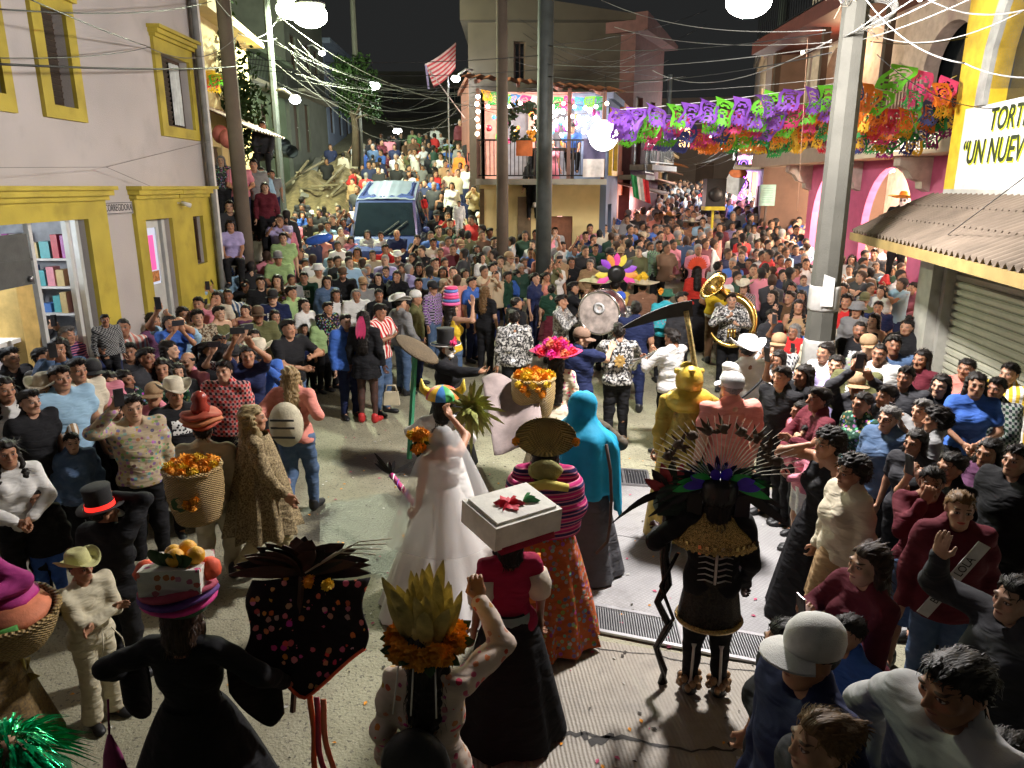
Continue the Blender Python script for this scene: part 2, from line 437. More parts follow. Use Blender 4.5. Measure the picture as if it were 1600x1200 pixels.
# ---------------------------------------------------------------- bodies grown from smooth distance fields
class Field:
    def __init__(s, lo, hi, h):
        s.lo, s.h = np.array(lo, float), h
        s.n = np.maximum(4, np.ceil((np.array(hi, float) - s.lo) / h).astype(int) + 1)
        s.D = np.full(s.n, 1.0, np.float32)
        s.ax = [(s.lo[i] + h * np.arange(s.n[i])).astype(np.float32) for i in range(3)]
    def _sub(s, lo, hi):
        a = np.clip(np.floor((np.array(lo) - s.lo) / s.h).astype(int), 0, s.n)
        b = np.clip(np.ceil((np.array(hi) - s.lo) / s.h).astype(int) + 1, 0, s.n)
        return tuple(slice(a[i], b[i]) for i in range(3))
    def dist(s, prim, infl, m):
        kind = prim[0]
        if kind == 'cone':
            _, a, b, ra, rb, f = prim
            a, b = np.array(a, float), np.array(b, float); ra, rb = ra + infl, rb + infl
            R = max(ra, rb) + m
            sl = s._sub(np.minimum(a, b) - R, np.maximum(a, b) + R)
            X, Y, Z = s.ax[0][sl[0]][:, None, None], s.ax[1][sl[1]][None, :, None], s.ax[2][sl[2]][None, None, :]
            ba = (b - a) * np.array([1, 1 / f, 1]); L2 = float(ba @ ba) + 1e-9
            px, py, pz = X - a[0], (Y - a[1]) / f, Z - a[2]
            t = np.clip((px * ba[0] + py * ba[1] + pz * ba[2]) / L2, 0, 1)
            d = np.sqrt((px - t * ba[0]) ** 2 + (py - t * ba[1]) ** 2 + (pz - t * ba[2]) ** 2) - (ra + (rb - ra) * t)
            return sl, (d if f == 1 else d * (0.5 + 0.5 * f))
        _, c, r = prim
        c, r = np.array(c, float), np.array(r, float) + infl
        sl = s._sub(c - r - m, c + r + m)
        X, Y, Z = s.ax[0][sl[0]][:, None, None], s.ax[1][sl[1]][None, :, None], s.ax[2][sl[2]][None, None, :]
        x, y, z = X - c[0], Y - c[1], Z - c[2]
        k0 = np.sqrt((x / r[0]) ** 2 + (y / r[1]) ** 2 + (z / r[2]) ** 2)
        k1 = np.sqrt((x / r[0] ** 2) ** 2 + (y / r[1] ** 2) ** 2 + (z / r[2] ** 2) ** 2) + 1e-9
        return sl, k0 * (k0 - 1) / k1
    def add(s, prim, k=0.03, infl=0.0):
        sl, d = s.dist(prim, infl, k + 3 * s.h)
        if d.size == 0: return s
        o = s.D[sl]; h = np.maximum(k - np.abs(o - d), 0) / k
        s.D[sl] = np.minimum(o, d) - h * h * (k * 0.25)
        return s
    def sub(s, prim, k=0.01):
        sl, d = s.dist(prim, 0, k + 3 * s.h)
        if d.size == 0: return s
        o = s.D[sl]; d = -d; h = np.maximum(k - np.abs(o - d), 0) / k
        s.D[sl] = np.maximum(o, d) + h * h * (k * 0.25)
        return s
    def clip(s, n, off):
        """Keep the side where n.p > off."""
        d = off - (s.ax[0][:, None, None] * n[0] + s.ax[1][None, :, None] * n[1] + s.ax[2][None, None, :] * n[2])
        s.D = np.maximum(s.D, d.astype(np.float32)); return s
    def folds(s, amp, seed=0):
        X, Y, Z = s.ax[0][:, None, None], s.ax[1][None, :, None], s.ax[2][None, None, :]
        s.D = s.D + amp * (np.sin(38 * Z + 12 * X + seed) * np.sin(17 * X + 9 * Y + seed) + 0.7 * np.sin(23 * X - 31 * Z + 14 * Y + 2 * seed)).astype(np.float32)
        return s
    def mesh(s):
        D = s.D; S = D < 0; nx, ny, nz = D.shape
        off = [(i, j, k) for i in (0, 1) for j in (0, 1) for k in (0, 1)]
        cnt = np.zeros((nx - 1, ny - 1, nz - 1), np.int8)
        for i, j, k in off: cnt += S[i:nx - 1 + i, j:ny - 1 + j, k:nz - 1 + k]
        act = (cnt > 0) & (cnt < 8)
        I = np.argwhere(act); n = len(I)
        idx = np.full(act.shape, -1, np.int32); idx[act] = np.arange(n)
        acc = np.zeros((n, 3)); w = np.zeros(n)
        vals = {o: D[I[:, 0] + o[0], I[:, 1] + o[1], I[:, 2] + o[2]] for o in off}
        for a in off:
            for ax in range(3):
                if a[ax]: continue
                b = list(a); b[ax] = 1; b = tuple(b)
                va, vb = vals[a], vals[b]; cr = (va < 0) != (vb < 0)
                t = np.where(cr, va / np.where(cr, va - vb, 1), 0)
                pos = np.tile(np.array(a, float), (n, 1)); pos[:, ax] += t
                acc += pos * cr[:, None]; w += cr
        V = s.lo + s.h * (I + acc / np.maximum(w, 1)[:, None])
        Q = []
        for ax in range(3):
            u, v = (ax + 1) % 3, (ax + 2) % 3
            lo = [slice(None)] * 3; hi = [slice(None)] * 3
            lo[ax] = slice(0, -1); hi[ax] = slice(1, None)
            A, B = S[tuple(lo)], S[tuple(hi)]
            E = np.argwhere(A != B)
            ok = (E[:, u] > 0) & (E[:, v] > 0) & (E[:, u] < D.shape[u] - 1) & (E[:, v] < D.shape[v] - 1)
            E = E[ok]
            if len(E) == 0: continue
            ins = A[E[:, 0], E[:, 1], E[:, 2]]
            cs = []
            for du, dv in ((-1, -1), (0, -1), (0, 0), (-1, 0)):
                c = E.copy(); c[:, u] += du; c[:, v] += dv
                cs.append(idx[c[:, 0], c[:, 1], c[:, 2]])
            q = np.stack(cs, 1)
            q[~ins] = q[~ins][:, ::-1]
            Q.append(q)
        Q = np.concatenate(Q) if Q else np.zeros((0, 4), int)
        return V, Q[(Q >= 0).all(1)]
def np_mesh(name, V, Q, mats, hp=None, col=None):
    me = bpy.data.meshes.new(name)
    me.vertices.add(len(V)); me.vertices.foreach_set('co', np.asarray(V, np.float32).ravel())
    me.loops.add(len(Q) * 4); me.loops.foreach_set('vertex_index', np.asarray(Q, np.int32).ravel())
    me.polygons.add(len(Q))
    me.polygons.foreach_set('loop_start', np.arange(0, len(Q) * 4, 4, dtype=np.int32))
    me.polygons.foreach_set('use_smooth', np.ones(len(Q), bool))
    for m in mats: me.materials.append(m)
    me.update(calc_edges=True)
    if hp is not None:
        a = me.attributes.new('hp', 'FLOAT_VECTOR', 'POINT'); a.data.foreach_set('vector', np.asarray(hp, np.float32).ravel())
    if col is not None:
        a = me.attributes.new('tone', 'FLOAT_COLOR', 'POINT')
        a.data.foreach_set('color', np.concatenate([col, np.ones((len(col), 1))], 1).astype(np.float32).ravel())
    return me
def cat(parts):
    V, Q, b = [], [], 0
    for v, q in parts: V.append(v); Q.append(q + b); b += len(v)
    return np.concatenate(V), np.concatenate(Q)

HEADZ = 1.575
_HC = {}
def head_arrays(sex, q, var=0):
    key = (sex, q, var)
    rv = random.Random(var * 31 + 5); V_ = lambda a: 1 + rv.uniform(-a, a) * (var > 0)
    jw, jz, ns, nl, ck, bw, lp = V_(.12), V_(.08), V_(.25), V_(.05), V_(.2), V_(.2), V_(.3)
    if key in _HC: return _HC[key]
    h = {'hi': 0.0082, 'lo': 0.0132, 'far': 0.025}[q]
    F = Field((-.11, -.15, -.20), (.11, .13, .13), h)
    w = 0.96 if sex == 'f' else 1.0
    F.add(('ell', (0, .012, .028), (.073, .092, .083)))
    F.add(('ell', (0, -.030, -.035), (.057 * w * jw, .060, .076 * jz)), 0.025)
    F.add(('ell', (0, -.060, -.090), (.027 * w, .026, .022)), 0.03)
    for s in (-1, 1):
        F.add(('cone', (s * .052 * w * jw, .0, -.045), (s * .028 * jw, -.055, -.088 * jz), .018, .016, 1), 0.03)
        F.add(('ell', (s * .038, -.060, -.020), (.024 * ck, .022 * ck, .022)), 0.02)
        F.add(('ell', (s * .028, -.080, .026), (.026, .013 * bw, .010)), 0.015)
        F.sub(('ell', (s * .033, -.098, .004), (.017, .012, .010)), 0.014)
        F.add(('ell', (s * .032, -.075, .004), (.016, .013, .012)), 0.004)
        F.add(('ell', (s * .074, .012, -.004), (.010, .020, .031)), 0.008)
    F.add(('cone', (0, -.088, .012), (0, -.106 * nl, -.026), .0075 * ns, .0120 * ns, 1), 0.014)
    for s in (-1, 1): F.add(('ell', (s * .012, -.098, -.030), (.009, .010, .008)), 0.008)
    F.add(('ell', (0, -.086, -.0535), (.022, .011 * lp, .007 * lp)), 0.008)
    F.add(('ell', (0, -.084, -.064), (.019, .011, .007)), 0.008)
    F.add(('cone', (0, .012, -.06), (0, .028, -.19), .054 * (0.86 if sex == 'f' else 1), .060 * (0.86 if sex == 'f' else 1), 1), 0.02)
    _HC[key] = F.mesh()
    return _HC[key]
_HD = {}
def hand_arrays(q, curl, side):
    key = (q, curl, side)
    if key in _HD: return _HD[key]
    F = Field((-.085, -.075, -.03), (.085, .075, .21), {'hi': 0.0078, 'lo': 0.0150, 'far': .03}[q])
    n = 1  # palm normal is +Y in the hand's frame
    F.add(('cone', (0, 0, -.02), (0, 0, .03), .027, .030, .75), 0.02)
    F.add(('cone', (-.018, 0, .045), (-.018, 0, .082), .024, .020, .62), 0.02)
    F.add(('cone', (.016, 0, .045), (.018, 0, .082), .024, .020, .62), 0.02)
    for x, L in ((.031, .066), (.0105, .075), (-.0105, .070), (-.031, .054)):
        p = np.array((x, 0, .088)); ang = 0.15 + curl * 0.35; seg = L / 3
        for k in range(3):
            e = p + np.array((x * 0.10 * (1 - curl), math.sin(ang), math.cos(ang))) * seg * 1.15
            F.add(('cone', p, e, .0098 - .0008 * k, .0092 - .0009 * k, 1), 0.006)
            p = e; ang += curl * 0.95
    F.add(('cone', (.022, .004, .02), (.050, .020 + .01 * curl, .055), .016, .0125, 1), 0.012)
    F.add(('cone', (.050, .020 + .01 * curl, .055), (.054 - .02 * curl, .036 + .016 * curl, .088), .0118, .0095, 1), 0.008)
    V, Q = F.mesh()
    if side > 0: V = V * np.array([1, -1, 1]); Q = Q[:, ::-1]
    _HD[key] = (V, Q)
    return V, Q

# wrist targets and elbow hints in body space: the figure faces -Y, its right hand is at -X
POSES = {
    'stand': ((-.25, -.04, .84), (.25, -.03, .85), (-.3, .8, 0), (.3, .8, 0), .5),
    'clasp': ((-.05, -.20, 1.00), (.05, -.21, 1.01), (-1, .3, 0), (1, .3, 0), .7),
    'cross': ((.09, -.19, 1.17), (-.09, -.215, 1.13), (-1, -.1, -.5), (1, -.1, -.5), .4),
    'phone': ((-.05, -.33, 1.50), (.07, -.31, 1.47), (-.7, .1, -1), (.7, .1, -1), .9),
    'high': ((-.13, -.27, 1.80), (.05, -.30, 1.72), (-1, 0, -.6), (1, 0, -.6), .9),
    'one_up': ((-.20, -.30, 1.66), (.25, -.03, .85), (-1, 0, -.8), (.3, .8, 0), .9),
    'chest_phone': ((-.06, -.30, 1.24), (.08, -.27, 1.18), (-.8, .2, -.6), (.8, .2, -.6), .9),
    'hip': ((-.19, -.02, 1.01), (.25, -.03, .85), (-1, .3, .1), (.3, .8, 0), .4),
    'mouth': ((-.03, -.16, 1.46), (.10, -.22, 1.06), (-.6, -.2, -1), (1, .2, -.3), 1.0),
    'ear': ((-.12, -.06, 1.52), (.24, -.05, .86), (-.8, -.5, -1), (.3, .8, 0), .8),
    'wave': ((-.33, -.16, 1.62), (.25, -.03, .85), (-.8, .3, -1), (.3, .8, 0), .1),
    'carry': ((-.02, -.27, 1.10), (.12, -.25, 1.22), (-1, .1, -.3), (1, .1, -.3), .7),
    'hat': ((.02, -.13, 1.66), (.27, -.04, .86), (-1, -.4, .2), (.3, .8, 0), .5),
    'walk': ((-.24, -.20, .92), (.25, .14, .88), (-.3, .8, 0), (.3, .8, -.2), .6),
    'spread': ((-.44, -.16, 1.05), (.46, -.14, 1.10), (-.3, .6, .3), (.3, .6, .3), .8),
    'staff': ((-.38, -.25, 1.16), (.24, -.06, .88), (-.7, .4, -.5), (.3, .8, 0), 1.0),
    'staffl': ((-.24, -.06, .88), (.38, -.25, 1.16), (-.3, .8, 0), (.7, .4, -.5), 1.0),
    'reach': ((-.22, -.50, 1.36), (.24, -.04, .86), (-.6, .2, -1), (.3, .8, 0), .4),
    'play': ((-.10, -.30, 1.32), (.10, -.36, 1.22), (-.9, .2, -.7), (.9, .2, -.7), .9),
    'drum': ((-.26, -.36, 1.05), (.26, -.36, 1.05), (-.9, .3, -.5), (.9, .3, -.5), 1.0),
    'lap': ((-.10, -.34, .70), (.10, -.34, .70), (-1, .4, 0), (1, .4, 0), .6),
    'back': ((-.20, -.05, 1.18), (.20, -.05, 1.18), (-.6, .7, -.8), (.6, .7, -.8), .9),
}
def ik(S, W, l1, l2, hint):
    S, W, H = np.array(S), np.array(W), np.array(hint, float)
    d = W - S; L = np.linalg.norm(d); mx = (l1 + l2) * .985
    if L > mx: d = d * (mx / L); L = mx; W = S + d
    u = d / L; a = (l1 * l1 - l2 * l2 + L * L) / (2 * L); hh = math.sqrt(max(1e-6, l1 * l1 - a * a))
    p = H - u * (H @ u); p = p / (np.linalg.norm(p) + 1e-9)
    return S + u * a + p * hh, W
def skel(sex, pose, legs):
    f = sex == 'f'
    J = {}
    sx, sz = (.168, 1.375) if f else (.192, 1.395)
    rh, lh, rhint, lhint, curl = POSES[pose]
    drop = np.array((0, 0, 0.0))
    for n, s, W, H in (('r', -1, rh, rhint), ('l', 1, lh, lhint)):
        S = np.array((s * sx, .01, sz))
        if W[2] > 1.45: S[2] += .025
        E, W2 = ik(S, W, .275 if f else .292, .245 if f else .262, H)
        J['s' + n], J['e' + n], J['w' + n] = S, E, W2
    hx = .088
    for n, s in (('r', -1), ('l', 1)):
        hip = np.array((s * hx, 0, .89))
        if legs == 'stand': k, a = (s * .095, -.015, .49), (s * .105, .02, .085)
        elif legs == 'walk': k, a = ((s * .09, -.16, .50), (s * .09, -.17, .09)) if s < 0 else ((s * .09, -.02, .49), (s * .09, .26, .15))
        elif legs == 'wide': k, a = (s * .17, -.06, .49), (s * .21, .02, .085)
        elif legs == 'sit': k, a = (s * .13, -.40, .90), (s * .12, -.42, .50)
        J['h' + n], J['k' + n], J['a' + n] = hip, np.array(k), np.array(a)
    J['curl'] = curl
    return J
def body_prims(sex, J):
    f = sex == 'f'
    T = [('cone', (-.072, .005, .92), (.072, .005, .92), .118 if f else .110, .118 if f else .110, .80),
         ('cone', (0, 0, .95), (0, 0, 1.12), .140 if f else .140, .122 if f else .136, .72),
         ('cone', (-.055, 0, 1.22), (.055, 0, 1.22), .112 if f else .128, .112 if f else .128, .78),
         ('cone', (-.10 if f else -.125, .012, 1.345), (.10 if f else .125, .012, 1.345), .070 if f else .080, .070 if f else .080, .85)]
    if f: T += [('ell', (s * .072, -.085, 1.225), (.062, .056, .060)) for s in (-1, 1)]
    T += [('ell', (s * .07, .055, .90), (.085, .080, .085)) for s in (-1, 1)]
    sh = [('cone', (s * .12, .012, J['sr'][2] + .0), (0, .022, 1.47), .040, .050, 1) for s in (-1, 1)]
    A = {}
    for n in 'rl':
        A['u' + n] = ('cone', J['s' + n], J['e' + n], .050 if f else .057, .038 if f else .044, 1)
        A['f' + n] = ('cone', J['e' + n], J['w' + n], .038 if f else .044, .025 if f else .029, 1)
    L = {}
    for n in 'rl':
        L['t' + n] = ('cone', J['h' + n], J['k' + n], .092 if f else .088, .056, 1)
        L['s' + n] = ('cone', J['k' + n], J['a' + n], .056, .036, 1)
        m = J['k' + n] * .68 + J['a' + n] * .32 + np.array((0, .018, 0))
        L['c' + n] = ('ell', m, (.050, .050, .095))
    return T, sh, A, L
def bounds(J, pad=.16):
    P = np.array([J[k] for k in J if k != 'curl'])
    lo = np.minimum(P.min(0), (-.25, -.22, 0.02)) - (pad, pad, 0.05); hi = np.maximum(P.max(0), (.25, .2, 1.5)) + pad
    return lo, hi
VOX = {'hi': .019, 'lo': .030, 'far': .066}
def head_M(sex, yaw, pitch):
    hz = HEADZ - (.02 if sex == 'f' else 0)
    piv = Matrix.Translation((0, .02, hz - .10))
    return piv @ Matrix.Rotation(math.radians(yaw), 4, 'Z') @ Matrix.Rotation(math.radians(-pitch), 4, 'X') @ Matrix.Translation((0, -.02, .10))
def hand_M(J, n, pose):
    w, e = J['w' + n], J['e' + n]; d = Vector(w - e).normalized()
    if pose in ('wave', 'mouth', 'ear'): d = (d + Vector((0, 0, .7))).normalized()
    if pose in ('chest_phone', 'phone', 'high', 'one_up'): d = (d + Vector((0, -.2, .6))).normalized()
    if w[2] < .95: t = Vector((0, -1, 0))
    elif pose in ('cross', 'clasp', 'carry', 'lap', 'staff', 'staffl', 'drum'): t = Vector((0, 0, 1))
    else: t = Vector((1 if n == 'r' else -1, 0.1, 0.25))
    t = (t - d * t.dot(d)).normalized()
    y = d.cross(t)     # right handed: X thumb, Y, Z along
    M = Matrix((t, y, d)).transposed().to_4x4()
    M.translation = Vector(w) + d * 0.0
    return M
_BC, _SC, _PC, _ARR = {}, {}, {}, {}
def xf(V, M):
    M = np.array(M); return V @ M[:3, :3].T + M[:3, 3]
def body_arrays(sex, pose, legs, yaw, pitch, q, var=0):
    J = skel(sex, pose, legs)
    key = (sex, pose, legs, q)
    if key not in _ARR:
        lo, hi = bounds(J, .10)
        F = Field(lo, hi, VOX[q])
        T, sh, A, L = body_prims(sex, J)
        for p in T: F.add(p, .05)
        for p in sh: F.add(p, .04)
        F.add(('cone', (0, .03, 1.40), (0, .035, 1.47), .05, .05, 1), .03)
        for p in A.values(): F.add(p, .03)
        for p in L.values(): F.add(p, .03)
        for n in 'rl': F.add(('cone', J['a' + n], J['a' + n] + np.array((0, -.10, -.05)), .034, .026, 1), .03)
        parts = [F.mesh()]
        for n, s in (('r', -1), ('l', 1)):
            V, Q = hand_arrays(q, J['curl'], s)
            # mirrored hand keeps its thumb on +X, its palm on -Y for the left
            parts.append((xf(V, hand_M(J, n, pose)), Q))
        _ARR[key] = cat(parts)
    V0, Q0 = _ARR[key]
    hv, hq = head_arrays(sex, q, var)
    V, Q = cat([(V0, Q0), (xf(hv, head_M(sex, yaw, pitch)), hq)])
    hp = np.full((len(V), 3), 9.0); hp[len(V0):] = hv
    return V, Q, hp
def body_mesh(sex, pose, legs, yaw, pitch, q, var=0):
    key = (sex, pose, legs, yaw, pitch, q, var)
    if key not in _BC:
        V, Q, hp = body_arrays(*key)
        _BC[key] = np_mesh('body', V, Q, [skin_mat()], hp)
    return _BC[key]
def top_arrays(sex, pose, sleeve, q):
    J = skel(sex, pose, 'stand'); lo, hi = bounds(J, .13); lo[2] = .68
    F = Field(lo, hi, VOX[q]); T, sh, A, L = body_prims(sex, J)
    jk = sleeve == 'J'; e = .032 if jk else (.013 if sex == 'f' else .018)
    hem = .80 if jk else (.86 if sleeve != 'C' else 1.02)
    for p in T: F.add(p, .06, e)
    for p in sh: F.add(p, .04, e * .6 - (.012 if sleeve in 'NC' else 0))
    if not (sex == 'f' and not jk): F.add(('cone', (0, 0, .84), (0, 0, 1.22), .150 + e, .138 + e, .74), .05)
    k = {'N': 0, 'C': 0, 'S': .62, 'L': 1, 'J': 1}[sleeve]
    for n in 'rl':
        s, el, w = J['s' + n], J['e' + n], J['w' + n]; se = .022 if jk else .014
        if k:
            F.add(('cone', s, s + (el - s) * k, (.052 if sex == 'f' else .060) + se, (.046 if sex == 'f' else .052) + se, 1), .03)
        if k == 1:
            F.add(('cone', el, el + (w - el) * .94, .046 + se, .034 + se * .8, 1), .025)
    if sleeve == 'J': F.add(('cone', (-.05, .03, 1.43), (.05, .03, 1.43), .062, .062, 1), .02)
    F.folds(.0065, len(pose) + ord(sleeve))
    F.clip((0, 0, 1), hem)
    F.sub(('cone', (0, -.035, 1.46), (0, -.10, 1.50 if sleeve not in 'NC' else 1.40), .052, .07, 1), .015)
    if sleeve in 'NC':
        F.clip((0, 0, -1), -1.385)
        for s in (-1, 1): F.sub(('ell', (s * (.225 if sex == 'f' else .25), .01, 1.385), (.075, .14, .13)), .01)
    return F.mesh()
def top_mesh(sex, pose, sleeve, q):
    key = (sex, pose, sleeve, q)
    if key not in _SC: _SC[key] = np_mesh('top', *top_arrays(*key), [cloth_mat('plain')])
    return _SC[key]
def bottom_arrays(sex, legs, kind, q):
    J = skel(sex, 'stand', legs); h = VOX[q]
    if kind in ('K', 'X', 'M'):     # skirts: pleated loft
        z0, z1 = 1.03, {'M': .70, 'K': .50, 'X': .03}[kind]; n, rings = 40, 12
        V = []
        for i in range(rings + 1):
            t = i / rings; z = z0 + (z1 - z0) * t
            r = .136 + .03 * min(1, t * 5) + {'M': .05, 'K': .10, 'X': .25}[kind] * t ** .85
            for k in range(n):
                a = 2 * PI * k / n; rr = r * (1 + .07 * t * math.sin(7 * a + 1) + .03 * t * math.sin(13 * a))
                V.append((rr * math.cos(a), rr * math.sin(a) * .84 + .01, z))
        Q = [(i * n + k, (i + 1) * n + k, (i + 1) * n + (k + 1) % n, i * n + (k + 1) % n) for i in range(rings) for k in range(n)]
        return np.array(V), np.array(Q)[:, ::-1]
    lo, hi = bounds(J, .10); hi[2] = 1.05
    F = Field(lo, hi, h); T, sh, A, L = body_prims(sex, J)
    e = .016
    F.add(T[0], .05, .010); F.add(T[1], .05, .008)
    for p in T[-2:]: F.add(p, .05, .008)
    for n in 'rl':
        hh, kk, aa = J['h' + n], J['k' + n], J['a' + n]
        if kind == 'H':
            F.add(('cone', hh, hh + (kk - hh) * .62, .098, .092, 1), .04)
        else:
            F.add(('cone', hh, kk, .094 + e * .6, .060 + e, 1), .04)
            F.add(('cone', kk, aa, .062 + e, (.046 if kind == 'P' else .085) + e * .5, 1), .03)
    if kind != 'H': F.folds(.004, 3)
    F.clip((0, 0, -1), -.96)
    F.clip((0, 0, 1), .065)
    return F.mesh()
def bottom_mesh(sex, legs, kind, q):
    key = (sex, legs, kind, q)
    if key not in _PC: _PC[key] = np_mesh('bottom', *bottom_arrays(*key), [cloth_mat('plain')])
    return _PC[key]
_MISC = {}
def shoe_mesh(kind='shoe'):
    if kind in _MISC: return _MISC[kind]
    F = Field((-.075, -.24, -.02), (.075, .10, .40), .0125)
    F.add(('cone', (0, .02, .045), (0, -.10, .035), .044, .042, 1), .03)
    F.add(('ell', (0, -.14, .03), (.047, .065, .036)), .03)
    F.add(('cone', (0, .02, .05), (0, .02, .30 if kind == 'boot' else .10), .047, .052, 1), .03)
    F.clip((0, 0, 1), 0.0)
    _MISC[kind] = np_mesh('shoe', *F.mesh(), [tint('leather', 0.5)])
    return _MISC[kind]
def hair_mesh(style, under=False):
    if under and style in ('short', 'spiky', 'curly'): style = 'buzz'
    key = 'hair_' + style + ('_under' if under else '')
    if key in _MISC: return _MISC[key]
    F = Field((-.17, -.15, -.52), (.17, .24, .22), .0095)
    n = np.array((0, .645, .764)); n /= np.linalg.norm(n)
    e = {'short': .010, 'buzz': .005, 'curly': .042, 'spiky': .018}.get(style, .011)
    F.add(('ell', (0, .012, .028), (.073, .092, .083)), .02, e)
    if style in ('short', 'spiky'): F.add(('ell', (.012, -.045, .088), (.055, .050, .030)), .03)
    if style == 'balding':
        F = Field((-.17, -.15, -.52), (.17, .24, .22), .0095); F.add(('ell', (0, .016, .015), (.076, .094, .07)), .02, .006)
    front = -.072 if style != 'fringe' else -.098
    off_ = float(n @ np.array((0, front, .074 if style != 'fringe' else .055)))
    PX, PY, PZ = F.ax[0][:, None, None], F.ax[1][None, :, None], F.ax[2][None, None, :]
    top_ = off_ - (PY * n[1] + PZ * n[2]) + .10 * np.abs(PX) - .004 + .006 * np.sin(70 * PX + 40 * PY) + .004 * np.sin(150 * PX)
    back_ = np.maximum(.022 - PY + .25 * np.maximum(0, -PZ - .02), -.082 - PZ) if style != 'buzz' else np.maximum(.030 - PY, -.06 - PZ)
    F.D = np.maximum(F.D, np.minimum(top_, back_).astype(np.float32))
    if style == 'balding': F.clip((0, 0, -1), -.055)
    if style in ('long', 'fringe', 'wavy'):
        F.add(('cone', (0, .060, .03), (0, .085, -.30), .078, .085, .7), .04)
        for s in (-1, 1): F.add(('cone', (s * .066, .02, .02), (s * .105, .015 if style != 'wavy' else -.05, -.27), .030, .036, 1), .03)
    if style == 'straight':
        F.add(('cone', (0, .060, .03), (0, .10, -.44), .080, .078, .6), .04)
        for s in (-1, 1): F.add(('cone', (s * .068, .03, .02), (s * .088, .05, -.34), .026, .03, 1), .03)
    if style == 'bob':
        F.add(('cone', (0, .04, .02), (0, .05, -.10), .088, .090, .8), .04)
        for s in (-1, 1): F.add(('cone', (s * .07, .0, .02), (s * .082, -.015, -.09), .028, .03, 1), .03)
    if style == 'bun': F.add(('ell', (0, .115, .035), (.042, .036, .040)), .015)
    if style == 'topbun': F.add(('ell', (0, .05, .135), (.045, .045, .038)), .015)
    if style == 'buns':
        for s in (-1, 1): F.add(('ell', (s * .06, .05, .10), (.035, .035, .033)), .01)
    if style == 'tail':
        F.add(('cone', (0, .10, .05), (0, .155, .02), .028, .034, 1), .02); F.add(('cone', (0, .155, .02), (0, .13, -.25), .036, .016, 1), .02)
    if style == 'braid':
        for i in range(7): F.add(('ell', (0, .095 + .01 * math.sin(i), -.05 - .05 * i), (.030, .028, .034)), .012)
    X, Y, Z = F.ax[0][:, None, None], F.ax[1][None, :, None], F.ax[2][None, None, :]
    am = {'curly': .016, 'spiky': .010, 'wavy': .010}.get(style, .0065)
    fr = {'curly': 75, 'spiky': 95}.get(style, 60)
    F.D = F.D + (am * np.sin(fr * X + 9 * np.sin(fr * .3 * Z)) * np.sin(fr * .55 * Y + 5 * Z + 4 * np.sin(fr * .25 * X))).astype(np.float32)
    V, Q = F.mesh(); rg = np.random.default_rng(len(style) * 7 + ord(style[0])); N = 0 if under or style in ('buzz', 'balding') else 420
    if N:
        fn = np.cross(V[Q[:, 1]] - V[Q[:, 0]], V[Q[:, 2]] - V[Q[:, 0]]); fn /= np.linalg.norm(fn, axis=1)[:, None] + 1e-9
        i = rg.integers(0, len(Q), N); p = V[Q[i]].mean(1); nn = fn[i]
        fl = np.where(p[:, 2:] > .06, np.array([[0, .9, -.3]]), np.array([[0, .35, -.95]])) + rg.normal(0, .25, (N, 3)); 
        if style in ('short', 'spiky', 'curly'): fl = fl + np.where(p[:, 1:2] < -.03, np.array([[0, -1.6, 0]]), 0)
        fl -= nn * (fl * nn).sum(1)[:, None]; fl /= np.linalg.norm(fl, axis=1)[:, None] + 1e-9
        sd = np.cross(fl, nn) * rg.uniform(.0016, .0034, (N, 1)); L = rg.uniform(.018, .05, (N, 1)) * (1.8 if style in ('long', 'wavy', 'straight', 'fringe') else 1)
        k_ = rg.uniform(.003, .009, (N, 1)) * (1.7 if style in ('spiky', 'curly') else 1)
        a, b_, c_ = p - nn * .003, p + fl * L * .5 + nn * k_, p + fl * L + nn * k_ * .7
        R = np.stack([a - sd, a + sd, b_ - sd, b_ + sd, c_ - sd * .3, c_ + sd * .3], 1).reshape(-1, 3); o_ = np.arange(N)[:, None] * 6 + len(V)
        V = np.concatenate([V, R]); Q = np.concatenate([Q, o_ + np.array([[0, 1, 3, 2]]), o_ + np.array([[2, 3, 5, 4]])])
    _MISC[key] = np_mesh('hair', V, Q, [hair_mat()])
    return _MISC[key]
